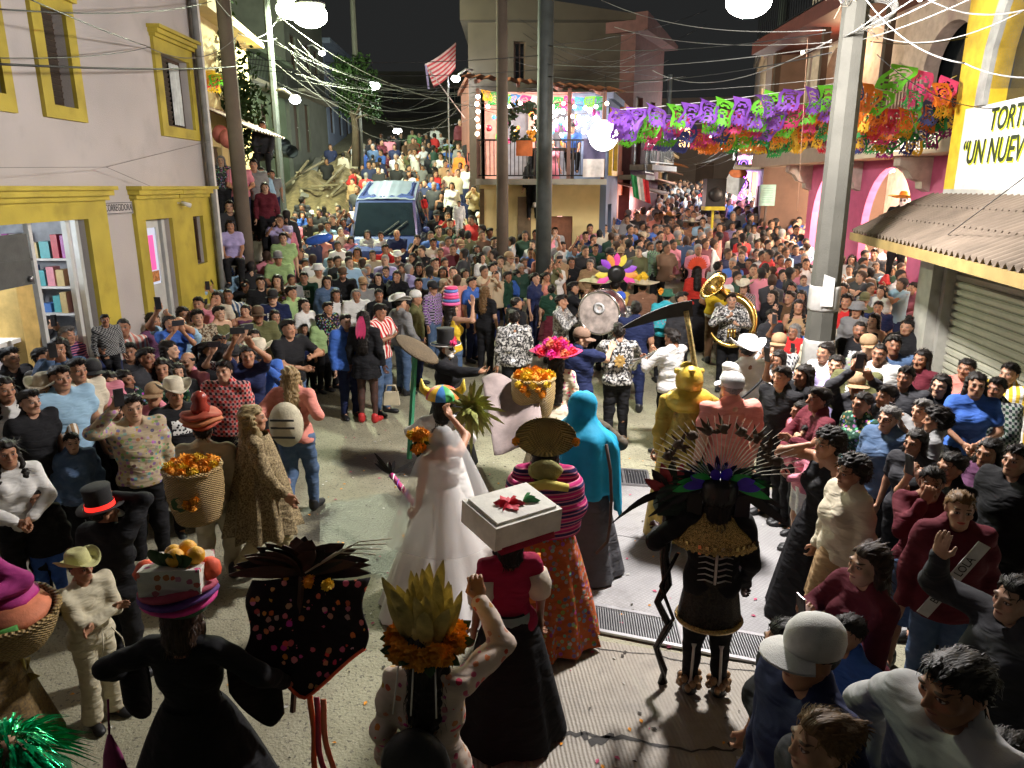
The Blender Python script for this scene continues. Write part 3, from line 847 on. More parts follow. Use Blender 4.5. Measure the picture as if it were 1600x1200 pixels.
def hat_mesh(kind):
    """Hats and head wear in the head's own frame; returns (mesh, ...)"""
    key = 'hat_' + kind
    if key in _MISC: return _MISC[key]
    b = MB(); m = tint('felt_and_straw', .8, bump=.5, bs=220)
    if kind in ('cap', 'capback', 'beanie'):
        s = 1 if kind != 'capback' else -1
        b.lathe([(.094, -.005), (.098, .03), (.092, .07), (.070, .102), (.035, .118), (.004, .122)], (0, .01, .03), 18, sx=.92, sy=1.12)
        if kind != 'beanie':
            def bill(u, v):
                a = (u - .5) * 2.3; r = .095 + .088 * v * math.cos(a * .8)
                return (math.sin(a) * r * .86, s * -(math.cos(a) * r * 1.05) + .01, .038 - .018 * v - .012 * math.sin(a) ** 2 + (.0 if s > 0 else -.02))
            b.grid(bill, 10, 3); b.grid(lambda u, v: tuple(np.array(bill(u, v)) - (0, 0, .008)), 10, 3)
    elif kind in ('cowboy', 'sombrero', 'straw'):
        R = {'cowboy': .19, 'sombrero': .30, 'straw': .21}[kind]; up = {'cowboy': .065, 'sombrero': .05, 'straw': .03}[kind]
        def fn(q, t, r, z):
            k = max(0, (r - .10) / (R - .10))
            return (q.x * (1 - .10 * k if kind == 'cowboy' else 1), q.y * 1.08, z + up * k * k * (abs(math.cos(t)) ** 1.5 * 1.3 - .25 * abs(math.sin(t))) if kind == 'cowboy' else z + up * k * k + (.012 * math.sin(3 * t) * k))
        pr = [(R, .0), (R, .006), (.15, .0), (.104, .008), (.100, .03), (.094, .07), (.086, .105), (.066, .122 if kind != 'sombrero' else .14), (.035, .112 if kind == 'cowboy' else .14), (.003, .105 if kind == 'cowboy' else .145)]
        b.lathe(pr, (0, .012, .055), 26, fn=fn, cap=False)
        b.cur = 1; b.lathe([(.1055, .010), (.1035, .030)], (0, .012, .055), 26, sy=1.08, cap=False)
    elif kind == 'top':
        b.lathe([(.17, .0), (.17, .008), (.104, .010), (.098, .06), (.100, .15), (.104, .19), (.10, .195), (.003, .195)], (0, .012, .06), 22, sy=1.06, fn=lambda q, t, r, z: (q.x, q.y, q.z + (.02 * abs(math.cos(t)) if r > .15 else 0)))
        b.cur = 1; b.lathe([(.1065, .012), (.1035, .055)], (0, .012, .06), 22, sy=1.06, cap=False)
    elif kind == 'bucket':
        b.lathe([(.145, -.01), (.15, -.005), (.108, .03), (.098, .07), (.09, .10), (.003, .108)], (0, .012, .03), 18, sy=1.08)
    elif kind == 'santa':
        b.lathe([(.100, .04), (.098, .08), (.075, .14), (.045, .19)], (0, .012, .0), 16, sy=1.1, cap=False)
        b.tube([(0, .03, .18), (.03, .09, .19), (.05, .14, .13), (.055, .15, .06)], [.05, .035, .025, .02], 10)
        b.cur = 1; b.lathe([(.104, .03), (.116, .05), (.110, .075), (.098, .08)], (0, .012, 0), 16, sy=1.1, cap=False); b.ball((.055, .155, .04), .035)
    _MISC[key] = b.mesh('hat', [m, tint('hat_band', .7)])
    return _MISC[key]
def phone_mesh():
    if 'phone' not in _MISC:
        b = MB(); b.box((0, 0, 0), (.075, .009, .155)); b.box((0, .0055, .055), (.028, .003, .03)); b.cur = 1; b.box((0, -.0052, 0), (.068, .002, .145))
        _MISC['phone'] = b.mesh('phone', [mat('phone_shell', (.03, .03, .035), .3), glow('phone_screen', (.75, .85, 1.0), 0.9)])
    return _MISC['phone']
# ---------------------------------------------------------------- people
HAIRC = {'bk': (.012, .009, .008), 'br': (.045, .022, .012), 'lb': (.20, .11, .045), 'gy': (.22, .21, .20), 'wh': (.6, .6, .58), 'rd': (.20, .03, .02)}
COLS = {'black': (.012, .012, .014), 'charcoal': (.035, .035, .04), 'grey': (.22, .22, .22), 'light grey': (.42, .42, .42), 'white': (.72, .71, .68), 'cream': (.62, .55, .42),
        'beige': (.45, .36, .24), 'tan': (.36, .23, .12), 'brown': (.11, .06, .03), 'maroon': (.11, .015, .025), 'red': (.55, .03, .03), 'pink': (.62, .22, .28), 'hot pink': (.75, .05, .25),
        'coral': (.66, .25, .20), 'orange': (.72, .22, .03), 'yellow': (.72, .48, .04), 'olive': (.12, .12, .05), 'green': (.06, .22, .07), 'pale green': (.32, .46, .20), 'dark green': (.015, .05, .03),
        'teal': (.05, .36, .30), 'light blue': (.30, .47, .62), 'blue': (.05, .13, .45), 'navy': (.015, .022, .07), 'denim blue': (.07, .12, .22), 'lavender': (.42, .36, .62), 'purple': (.18, .06, .30), 'plum': (.13, .05, .11), 'gold': (.55, .36, .08)}
SKINS = [(.42, .23, .14), (.36, .19, .11), (.48, .28, .18), (.30, .15, .085), (.52, .32, .21), (.40, .21, .12)]
N_PEOPLE = 0
PEOPLE = []
HELD = []
def set_mat(o, m, i=0):
    o.material_slots[i].link = 'OBJECT'; o.material_slots[i].material = m
def person(loc, face, sex='m', sc=1.0, pose='stand', legs='stand', yaw=0, pitch=0, q='lo', skin=None, top=('grey', 'plain', 'S'), bot=('navy', 'denim', 'P'),
           hair=('short', 'bk'), hat=None, shoe='black', label='', group=None, props=None, wide=1.0, no_phone=False, boots=False, lean=0, cat='person', zoff=0):
    global N_PEOPLE
    skin = skin or tuple(c * (.88 + .24 * math.sin(N_PEOPLE * 1.7) ** 2) for c in SKINS[N_PEOPLE % len(SKINS)])
    N_PEOPLE += 1
    root = thing('person', label, cat, loc, math.radians(face), group, (sc * wide, sc * wide, sc))
    root.location.z += zoff
    if lean: root.rotation_euler.x = math.radians(lean)
    bo = link('body', body_mesh(sex, pose, legs, yaw, pitch, q, N_PEOPLE % 5 if q == 'hi' else 0), root, skin)
    for k, v in (props or {}).items(): bo[k] = float(v)
    HM = head_M(sex, yaw, pitch)
    if hair and hair[0] != 'bald':
        link('hair', hair_mesh(hair[0], bool(hat)), root, HAIRC.get(hair[1], hair[1]), M=HM)
    col = lambda c: COLS[c] if isinstance(c, str) else c
    if top:
        jn = {'N': 'tank_top', 'C': 'crop_top', 'S': 'shirt', 'L': 'shirt', 'J': 'jacket'}[top[2]]
        o = link(jn, top_mesh(sex, pose, top[2], q), root, col(top[0])); set_mat(o, cloth_mat(top[1]))
    if bot:
        jn = {'P': 'trousers', 'B': 'trousers', 'H': 'shorts'}.get(bot[2], 'skirt')
        o = link(jn, bottom_mesh(sex, legs if bot[2] in 'PBH' else 'stand', bot[2], q), root, col(bot[0])); set_mat(o, cloth_mat(bot[1]))
    if shoe:
        J = skel(sex, pose, legs)
        for n, s in (('r', -1), ('l', 1)):
            a = J['a' + n]
            M = Matrix.Translation((a[0], a[1], max(0, a[2] - .085))) @ Matrix.Rotation(math.radians(s * 12), 4, 'Z')
            link('shoe', shoe_mesh('boot' if boots else 'shoe'), root, col(shoe), M=M)
    if hat:
        o = link({'cap': 'cap', 'capback': 'cap', 'beanie': 'beanie'}.get(hat[0], 'hat'), hat_mesh(hat[0]), root, col(hat[1]), M=HM)
    if pose in ('phone', 'high', 'one_up', 'chest_phone') and not no_phone:
        J = skel(sex, pose, legs); w = Vector(J['wr']); M = hand_M(J, 'r', pose)
        W = Matrix.Translation(root.location) @ root.rotation_euler.to_matrix().to_4x4() @ Matrix.Diagonal((sc, sc, sc, 1))
        p = M @ Vector((.01, .0, .10)) + Vector((0, -.02, .03))
        ph = link('phone', phone_mesh(), None, M=W @ Matrix.Translation(p) @ Matrix.Rotation(PI, 4, 'Z') @ Matrix.Rotation(math.radians(-8), 4, 'X') @ Matrix.Rotation(PI / 2 * (N_PEOPLE % 3 == 0), 4, 'Y'))
        HELD.append((ph, root))
    PEOPLE.append(root)
    return root
# ---------------------------------------------------------------- the setting
def grid_obj(name, xs, ys, zf, m, **kw):
    b = MB(); n, k = len(xs), len(ys)
    b.add([(x, y, zf(x, y)) for y in ys for x in xs], [(j * n + i, j * n + i + 1, (j + 1) * n + i + 1, (j + 1) * n + i) for j in range(k - 1) for i in range(n - 1)], True)
    return b.build(name, m, **kw)
def ground_mat():
    m, nt, p = node_mat('exposed_aggregate')
    g = G(nt); o = g.obj()
    big = g.noise(o, 0.35, 5, 0.6); mid = g.noise(o, 3.0, 4)
    c = g.mix(g.ramp(mid, 0.3, 0.7), (0.25, 0.235, 0.155), (0.34, 0.325, 0.225))
    v = g.vor(o, 42); k = g.m('GREATER_THAN', g.noise(o, 26, 3, 0.7), 0.60)
    c = g.mix(g.m('MULTIPLY', k, 0.75), c, (0.07, 0.06, 0.05))
    v2 = g.vor(o, 90); c = g.mix(g.m('MULTIPLY', g.m('LESS_THAN', v2.outputs['Distance'], 0.20), 0.55), c, (0.55, 0.50, 0.42))
    c = g.mix(g.ramp(big, 0.50, 0.72, 0, 0.55), c, (0.11, 0.09, 0.065))
    x, y, z = g.sep(o)
    wet = None
    for cx, cy, rx, ry in ((-1.55, 8.9, 0.75, 0.45), (-1.35, 7.2, 0.95, 0.75), (-1.0, 6.35, 0.5, 0.35)):
        a = g.m('DIVIDE', g.m('SUBTRACT', x, cx), rx); b2 = g.m('DIVIDE', g.m('SUBTRACT', y, cy), ry)
        d = g.m('ADD', g.m('ADD', g.m('MULTIPLY', a, a), g.m('MULTIPLY', b2, b2)), g.m('MULTIPLY', g.m('SUBTRACT', g.noise(o, 2.2, 4), 0.5), 2.2))
        w = g.ramp(d, 1.1, 0.7)
        wet = w if wet is None else g.m('MAXIMUM', wet, w)
    c = g.mix(g.m('MULTIPLY', wet, 0.8), c, (0.03, 0.028, 0.025))
    g.l(c, p.inputs['Base Color'])
    g.l(g.ramp(wet, 0, 1, 0.75, 0.38), p.inputs['Roughness'])
    h = g.m('ADD', g.m('MULTIPLY', v.outputs['Distance'], 0.6), g.noise(o, 60, 3))
    g.l(g.bump(h, 0.6, 0.012), p.inputs['Normal'])
    return m
def slab_mat(name, kind):
    m, nt, p = node_mat(name)
    g = G(nt); o = g.obj(); x, y, z = g.sep(o)
    f = g.noise(o, 2.2, 5, 0.6)
    a, b = ((0.25, 0.245, 0.25), (0.36, 0.355, 0.355)) if kind == 'tread' else ((0.24, 0.21, 0.17), (0.36, 0.32, 0.26))
    c = g.mix(g.ramp(f, 0.3, 0.7), a, b)
    c = g.mix(g.ramp(g.noise(o, 2.6, 6, 0.72), 0.52, 0.70, 0, 0.6), c, (0.13, 0.12, 0.11))
    if kind == 'tread':
        u = g.m('FRACT', g.m('MULTIPLY', g.m('ADD', x, g.m('MULTIPLY', y, 1.0)), 22)); w = g.m('FRACT', g.m('MULTIPLY', g.m('SUBTRACT', x, y), 22))
        h = g.m('MULTIPLY', g.m('LESS_THAN', u, 0.72), g.m('LESS_THAN', w, 0.72))
        c = g.mix(g.m('MULTIPLY', g.m('SUBTRACT', 1.0, h), 0.35), c, (0.16, 0.15, 0.15))
        g.l(g.bump(h, 0.5, 0.006), p.inputs['Normal'])
    else:
        u = g.m('SINE', g.m('MULTIPLY', g.m('ADD', g.m('ADD', x, g.m('MULTIPLY', y, 0.10)), g.m('MULTIPLY', g.noise(o, 3, 2), 0.02)), 230))
        h = g.m('ADD', g.m('MULTIPLY', u, 0.35), g.noise(o, 45, 3))
        c = g.mix(g.m('MULTIPLY', g.ramp(u, 0.2, 1, 0, 0.2), g.ramp(g.noise(o, 1.6, 4), 0.35, 0.65)), c, (0.14, 0.12, 0.10))
        g.l(g.bump(h, 0.45, 0.012), p.inputs['Normal'])
    g.l(c, p.inputs['Base Color']); p.inputs['Roughness'].default_value = 0.55 if kind == 'tread' else 0.5
    return m
frange = lambda a, b, s: [a + (b - a) * i / max(1, round((b - a) / s)) for i in range(round((b - a) / s) + 1)]
grid_obj('ground', frange(-60, 60, 0.5) , frange(-12, 11, 1.0) + frange(11.3, 70, 0.4), lambda x, y: ground_z(max(-40, min(40, x)), y), ground_mat(), kind='structure')
def sheet(name, poly, z, m, th=0.0):
    b = MB(); n = len(poly)
    b.add([(q[0], q[1], z) for q in poly] + [(q[0], q[1], z - 0.05) for q in poly], [tuple(range(n))] + [(i, i + n, (i + 1) % n + n, (i + 1) % n) for i in range(n)], False)
    o = b.build(name, m, kind='structure')
    return o
GP = lambda px, py: tuple(at_z(px, py, 0.0))[:2]
def ccw(poly):
    a = sum(p[0] * q[1] - q[0] * p[1] for p, q in zip(poly, poly[1:] + poly[:1]))
    return poly if a > 0 else poly[::-1]
sheet('pavement', ccw([GP(917, 757), GP(1330, 770), GP(1500, 1010), GP(1225, 1000), GP(917, 944)]), 0.006, slab_mat('diamond_tread_concrete', 'tread'))
sheet('pavement', ccw([GP(800, 1005), GP(830, 985), GP(1216, 1046), GP(1500, 1085), GP(1700, 1500), GP(560, 1500)]), 0.006, slab_mat('ribbed_concrete', 'ribbed'))
# joint and cracks in the concrete
cb = MB()
def crack(pts, w):
    P = [Vector((*GP(*q), 0.009)) for q in pts]
    Q = []
    for a, b2 in zip(P, P[1:]):
        for i in range(5):
            t = i / 5; Q.append(a.lerp(b2, t) + Vector((random.uniform(-.012, .012), random.uniform(-.02, .02), 0)))
    Q.append(P[-1]); ws = [w * random.uniform(.35, 1.3) for _ in Q]
    vs = []
    for q, k in zip(Q, ws): vs += [q + Vector((0, k, 0)), q - Vector((0, k, 0))]
    cb.add(vs, [(2 * i + 1, 2 * i + 3, 2 * i + 2, 2 * i) for i in range(len(Q) - 1)], False)
crack([(828, 1170), (880, 1148), (935, 1150), (1000, 1158), (1080, 1175), (1140, 1172), (1210, 1165)], .016)
crack([(905, 1148), (925, 1160), (960, 1152)], .03)
crack([(925, 1012), (1010, 1022), (1100, 1040), (1210, 1052)], .006)
crack([(918, 833), (1000, 842), (1060, 850)], .006)
cb.build('pavement_crack', mat('crack_dirt', (.03, .026, .022)), kind='structure')
steel = mat('galvanised_steel', (.42, .41, .42), .35, .8, .3, bump=.1)
def drain(name, label, a, b2, c, n):
    """a-b: the far edge, c: a point of the near edge below a."""
    A, B, C_ = (Vector((*GP(*q), 0.008)) for q in (a, b2, c))
    t = thing(name, label, 'drain', A); u = B - A; w = C_ - A
    m = MB(); m.add([Vector((0, 0, 0)), u, u + w, w], [(3, 2, 1, 0)], False)
    m.build('gully', mat('gully_dark', (.012, .012, .016), .9), t)
    f = MB()
    for s in (0, 1): f.bar(w * s + Vector((0, 0, .012)), u + w * s + Vector((0, 0, .012)), .035, .02)
    for s in (0, .5, 1): f.bar(u * s + Vector((0, 0, .012)), u * s + w + Vector((0, 0, .012)), .03, .022)
    f.build('frame', steel, t)
    me = None
    for i in range(n):
        if i % (n // 2) == 0: continue
        if me is None:
            q = MB(); q.bar(Vector((0, 0, 0)), w, .0085, .018); me = q.mesh('grate_bar', mat('worn_grate', (.22, .22, .22), .45, .6, .3))
        o = link('grate_bar', me, t); o.location = u * (i / n) + Vector((0, 0, .010))
drain('drain_grate', 'long steel drain grate of thin bars across the concrete at the dancer feet', (915, 946), (1216, 1002), (917, 985), 74)
drain('drain_grate', 'short steel drain grate behind the blue shawl', (935, 733), (1010, 738), (937, 756), 18)

# ------------------------------------------------ walls with real openings
def wall_strips(b, w, h, ops, th=.22, y0=0.0):
    xs = sorted({0.0, w, *[q for o in ops for q in o[:2]]}); zs = sorted({0.0, h, *[q for o in ops for q in o[2:4]]})
    for z0, z1 in zip(zs, zs[1:]):
        run = None
        for x0, x1 in zip(xs, xs[1:]):
            inside = any(o[0] - 1e-6 <= x0 and x1 <= o[1] + 1e-6 and o[2] - 1e-6 <= z0 and z1 <= o[3] + 1e-6 for o in ops)
            if inside:
                if run is not None: b.bbox((run, y0, z0), (x0, y0 + th, z1)); run = None
            elif run is None: run = x0
        if run is not None: b.bbox((run, y0, z0), (xs[-1], y0 + th, z1))
glass_dark = mat('night_glass', (.015, .018, .02), .08, 0, .3, spec=.8, bump=0)
black_iron = mat('black_iron', (.018, .018, .02), .45, .5)
wood_dark = mat('dark_wood', (.06, .033, .018), .6, vs=3)
plaster_cream = mat('pinkish_plaster', (.485, .445, .425), .85, var=.16, vs=1.8, bump=.45, stain=.38)
yellow_paint = mat('yellow_paint', (.46, .365, .045), .6, var=.3, vs=3, bump=.25, stain=.4)
white_paint = mat('white_paint', (.68, .66, .62), .7, var=.08, stain=.15)
def fill_window(t, x0, x1, z0, z1, style='cross', lit=None, fm=None, y=.10):
    fr = MB(); fw = .05
    fr.bbox((x0, y, z0), (x0 + fw, y + .05, z1)); fr.bbox((x1 - fw, y, z0), (x1, y + .05, z1)); fr.bbox((x0 + fw, y, z0), (x1 - fw, y + .05, z0 + fw)); fr.bbox((x0 + fw, y, z1 - fw), (x1 - fw, y + .05, z1))
    if style == 'cross': fr.bbox(((x0 + x1) / 2 - .02, y + .005, z0 + fw), ((x0 + x1) / 2 + .02, y + .045, z1 - fw)); fr.bbox((x0 + fw, y + .008, z0 + (z1 - z0) * .6), (x1 - fw, y + .042, z0 + (z1 - z0) * .6 + .04))
    w = fr.build('window', fm or wood_dark, t)
    p = MB(); p.bbox((x0 + .01, y + .06, z0 + .01), (x1 - .01, y + .075, z1 - .01))
    p.build('pane', lit or glass_dark, w)
    return w
def house(name, label, org, rotz, w, h, d, wall_m, ops, roof_m=None, group=None, slope=0.0, base=None):
    """ops: (x0,x1,z0,z1,kind[,lit]) along the facade; the facade looks towards local -Y."""
    t = thing(name, label, 'building', org, rotz, group)
    b = MB(); wall_strips(b, w, h, [o[:4] for o in ops])
    b.bbox((0, .22, -1), (.22, d, h)); b.bbox((w - .22, .22, -1), (w, d, h)); b.bbox((.22, d - .2, -1), (w - .22, d, h)); b.bbox((0, 0, -1.5), (w, .22, 0))
    b.build('wall', wall_m, t)
    r = MB()
    if slope: r.prism([(0 - .2, h), (w + .2, h), (w + .2, h + .12), (-.2, h + slope)], (0, d + .6, 0), Matrix(((1, 0, 0, 0), (0, 0, -1, -.4), (0, 1, 0, 0), (0, 0, 0, 1))))
    else: r.bbox((-.08, -.12, h), (w + .08, d + .05, h + .16))
    r.build('roof', roof_m or wall_m, t)
    for o in ops:
        x0, x1, z0, z1, k = o[:5]; lit = o[5] if len(o) > 5 else None
        if k == 'w': fill_window(t, x0, x1, z0, z1, lit=lit)
        elif k == 'd':
            q = MB(); q.bbox((x0 + .01, .10, z0), (x1 - .01, .15, z1 - .01)); n = max(2, round((x1 - x0) / .25))
            for i in range(n): q.bbox((x0 + .04 + (x1 - x0 - .04) / n * i, .09, z0 + .1), (x0 + (x1 - x0) / n * (i + 1) - .02, .0999, z1 - .1))
            dd = q.build('door', lit or wood_dark, t)
            q = MB(); q.ball((x1 - .12, .07, z0 + 1.0), .03); q.build('handle', steel, dd)
        elif k == 'open':
            point('shop_glow', ((x0 + x1) / 2, -.25, z1 - .25), 420, {'pink_room': (1, .7, .66), 'warm_room': (1, .7, .4)}.get(lit.name if lit else '', (.9, .96, 1)), .3, t)
            q = MB(); q.bbox((x0 - .1, 1.8, z0), (x1 + .1, 1.84, z1)); q.bbox((x0 - .1, .3, z1 + .02), (x1 + .1, 1.8, z1 + .04)); q.build('interior_wall', lit or wood_dark, t)
    return t
def railing(t, x0, x1, y, z, h=.9, step=.12, m=None, name='railing', ret=0.0):
    b = MB(); m = m or black_iron
    b.bar((x0, y, z + h), (x1, y, z + h), .04); b.bar((x0, y, z + .08), (x1, y, z + .08), .03)
    if ret: 
        for x in (x0, x1): b.bar((x, y, z + h), (x, y + ret, z + h), .04)
    o = b.build(name, m, t)
    q = MB(); q.bar((0, 0, .08), (0, 0, h), .02); me = q.mesh('baluster', m)
    n = max(2, round((x1 - x0) / step))
    for i in range(n + 1):
        k = link('baluster', me, o); k.location = (x0 + (x1 - x0) * i / n, y, z)
    return o
def bulb(p, r=.035, e=14, col=(1, .86, .62), parent=None, name='bulb'):
    b = MB(); b.ball(p, r, 8, 6); return b.build(name, glow('bulb_%s_%s' % (e, col), col, e), parent)
def point(name, p, w, col=(1, 1, 1), r=.12, parent=None):
    l = bpy.data.lights.new(name, 'POINT'); l.energy = w; l.color = col; l.shadow_soft_size = r
    o = bpy.data.objects.new(name, l); COL.objects.link(o); o.location = p
    if parent is not None: o.parent = parent
    return o

# ------------------------------------------------ left corner building (long side along the street)
R90 = PI / 2
LB = thing('corner_shop_building', 'pale pink plastered corner building with yellow window surrounds and shop doors', 'building', (-5.4, 0, 0), R90)
ops = [(7.6, 8.32, 4.40, 5.55), (9.17, 9.66, 4.38, 5.44), (12.13, 13.16, 4.37, 5.43), (6.6, 9.5, .16, 3.06), (10.98, 11.85, .16, 2.98), (12.62, 13.03, 2.17, 2.97)]
b = MB(); wall_strips(b, 13.62, 9.0, ops, .25)
b.bbox((13.37, .25, -1), (13.62, 6, 9)); b.bbox((0, 5.8, 0), (13.37, 6, 9)); b.bbox((0, .25, 8.8), (13.37, 5.8, 9))
b.build('wall', plaster_cream, LB)
ywin = [(8.98, 9.84, 4.23, 5.60, 9.17, 9.66, 4.38, 5.44), (11.93, 13.30, 4.21, 5.62, 12.13, 13.16, 4.37, 5.43), (7.4, 8.47, 4.22, 5.70, 7.6, 8.32, 4.40, 5.55)]
for (a, e, c, d, x0, x1, z0, z1) in ywin:
    q = MB(); q.bbox((a, -.05, c), (x0, 0, d)); q.bbox((x1, -.05, c), (e, 0, d)); q.bbox((x0, -.05, c), (x1, 0, z0)); q.bbox((x0, -.05, z1), (x1, 0, d))
    for (s, zz, hh) in ((.05, d, .05), (.10, d + .05, .06), (.15, d + .11, .05)): q.bbox((a - s * .5, -.05 - s, zz), (e + s * .5, 0, zz + hh))
    q.build('window_surround', yellow_paint, LB)
    w = fill_window(LB, x0, x1, z0, z1, 'plain', y=.12)
    n = 14
    q = MB(); q.box((0, 0, 0), (x1 - x0 - .12, .012, .075), (.5, 0, 0)); me = q.mesh('slat', mat('louvre_dark', (.05, .038, .03), .4))
    wid = x1 - x0
    for i in range(n):
        o = link('slat', me, w); o.location = ((x0 + x1) / 2, .095, z0 + .08 + (z1 - z0 - .14) * i / (n - 1))
        if wid > 1: o.scale.x = .45; o.location.x = x0 + .28
    if wid > 1:
        q = MB()
        def cur(u, v): return (x0 + .58 + .36 * u, .10 + .02 * math.sin(u * 22), z0 + .06 + (z1 - z0 - .12) * v)
        q.grid(cur, 24, 2); q.build('curtain', mat('white_curtain', (.55, .58, .56)), w)
def surround(a, e, z1, x0, x1, zt, z0=.16):
    q = MB(); q.bbox((a, -.06, z0), (x0, 0, z1)); q.bbox((x1, -.06, z0), (e, 0, z1)); q.bbox((x0, -.06, zt), (x1, 0, z1))
    for s, zz, hh in ((.05, z1, .06), (.11, z1 + .06, .07), (.16, z1 + .13, .05)): q.bbox((a - s * .4, -.06 - s, zz), (e + s * .4, 0, zz + hh))
    return q.build('door_surround', yellow_paint, LB)
surround(6.3, 9.96, 3.28, 6.6, 9.5, 3.06)
surround(10.72, 12.05, 3.28, 10.98, 11.85, 2.98)
q = MB(); q.bbox((12.05, -.06, .16), (12.62, -.001, 3.28)); q.bbox((13.03, -.06, .16), (13.40, -.001, 3.28)); q.bbox((12.62, -.06, .16), (13.03, -.001, 2.17)); q.bbox((12.62, -.06, 2.97), (13.03, -.001, 3.28))
for s, zz, hh in ((.05, 3.28, .06), (.11, 3.34, .07), (.16, 3.41, .05)): q.bbox((12.05 + .06, -.06 - s, zz), (13.40 + s * .3, 0, zz + hh))
q.build('side_panel', yellow_paint, LB)
fill_window(LB, 12.62, 13.03, 2.17, 2.97, 'plain', y=.05)
q = MB(); q.bbox((13.46, -.12, -.2), (13.64, .2, 8.6)); q.build('corner_pilaster', white_paint, LB)
q = MB(); q.tube([(13.36, -.14, .3), (13.36, -.14, 8.6)], .055, 8); q.build('downpipe', mat('grey_pipe', (.2, .2, .19)), LB)
# aluminium door with its paper notices
alu = mat('white_aluminium', (.62, .64, .62), .35, .3, .1)
q = MB(); q.bbox((11.0, .08, .17), (11.09, .13, 2.96)); q.bbox((11.55, .08, .17), (11.64, .13, 2.96)); q.bbox((11.09, .08, 2.85), (11.55, .13, 2.96)); q.bbox((11.09, .08, .17), (11.55, .12, 2.0)); q.bbox((11.70, .05, .17), (11.80, .11, 2.96))
dr = q.build('door', alu, LB)
q = MB(); q.bbox((11.09, .10, 2.0), (11.55, .115, 2.85)); q.build('pane', glow('lit_door_glass', (.55, .6, .75), .35), dr)
q = MB(); q.bbox((11.22, .085, 2.22), (11.44, .092, 2.74)); nt_ = q.build('notice', glow('pink_notice', (.9, .12, .42), .35), dr)
q = MB(); q.bbox((11.25, .083, 2.04), (11.5, .090, 2.2)); q.build('poster', mat('orange_print', (.5, .2, .06), vs=30, var=.7), dr)
# open shop with shelves
SHOPX = (6.6, 9.5)
q = MB(); q.bbox((6.3, 2.2, .16), (10.5, 2.25, 3.1)); q.bbox((10.45, .3, .16), (10.5, 2.2, 3.1)); q.bbox((6.3, .3, 3.06), (10.45, 2.2, 3.1)); q.build('shop_room', mat('shop_white', (.42, .44, .47), .6), LB)
q = MB(); q.bbox((6.3, .25, .10), (10.5, 2.2, .16)); q.build('shop_floor', mat('shop_tiles', (.4, .4, .4)), LB)
lt = thing('ceiling_light', 'white strip light on the shop ceiling behind the open door', 'ceiling light', (-6.9, 8.4, 2.98), R90)
q = MB(); q.box((0, 0, 0), (1.3, .10, .05)); q.build('tube', glow('shop_tube', (.9, .95, 1.0), 6), lt)
point('shop_light', (0, -.1, -.15), 80, (.92, .96, 1), .2, lt)
shc = [(.5, .05, .07), (.08, .2, .5), (.7, .6, .5), (.1, .4, .42), (.6, .45, .2), (.65, .65, .68), (.4, .1, .35), (.75, .3, .35)]
for k, zz in enumerate((1.75, 2.12, 2.5)):
    sh = thing('shop_shelf', ['lower white shelf of goods inside the left shop', 'middle white shelf of goods inside the left shop', 'upper white shelf of goods inside the left shop'][k], 'shelf', (-7.5, 10.22, zz), 0)
    q = MB(); q.box((.85, 0, 0), (1.75, .35, .03)); q.build('board', white_paint, sh)
    for i in range(12):
        q = MB(); hh = random.uniform(.12, .32); q.box((.08 + i * .14, random.uniform(-.1, .0), .017 + hh / 2), (random.uniform(.07, .13), .16, hh)); q.build('packet', tint('packaging', .4), sh, random.choice(shc))
for i, (y, z, s) in enumerate(((7.75, 1.84, .30), (8.12, 1.83, .28), (7.8, 2.14, .28), (8.16, 2.12, .27))):
    q = MB(); q.box((0, 0, 0), (s, s, s)); q.box((0, 0, s / 2 + .001), (s, .05, .003)); o = q.build('cardboard_box', mat('cardboard', (.42, .29, .17), .8)); o.location = (-6.2, y, z)
    tag(o, ['cardboard box at the bottom near the shop doorway', 'cardboard box at the bottom deeper in the shop', 'cardboard box stacked on top near the shop doorway', 'cardboard box stacked on top deeper in the shop'][i], 'box')
q = MB(); q.bbox((6.8, -.35, 2.46), (7.80, -.29, 2.98)); q.bbox((6.78, -.36, 2.70), (7.82, -.28, 2.725)); gd = q.build('hinged_panel', mat('grey_steel_door', (.09, .095, .09), .5, .3), LB)
q = MB(); q.tube([(7.72, -.36, 2.52), (7.72, -.385, 2.52)], .03, 10); q.build('lock', steel, gd)
q = MB(); q.bbox((9.20, .06, .16), (9.27, .12, 3.05)); q.bbox((9.40, .06, .16), (9.47, .12, 3.05)); q.bbox((8.46, .05, .16), (8.52, .11, 3.05)); q.build('door_frame', alu, LB)
q = MB(); q.bbox((8.75, .5, .16), (9.15, .8, 2.4)); q.build('display_case', mat('tan_board', (.6, .42, .14)), LB)
ct = thing('counter', 'white shop counter that carries the cardboard boxes', 'counter', (-6.2, 8.05, .16), R90)
q = MB(); q.box((0, 0, 1.50), (1.5, .5, .05)); q.build('counter_top', white_paint, ct)
q = MB(); q.box((0, .05, .73), (1.4, .4, 1.46)); q.build('cabinet', mat('counter_grey', (.5, .5, .52)), ct)
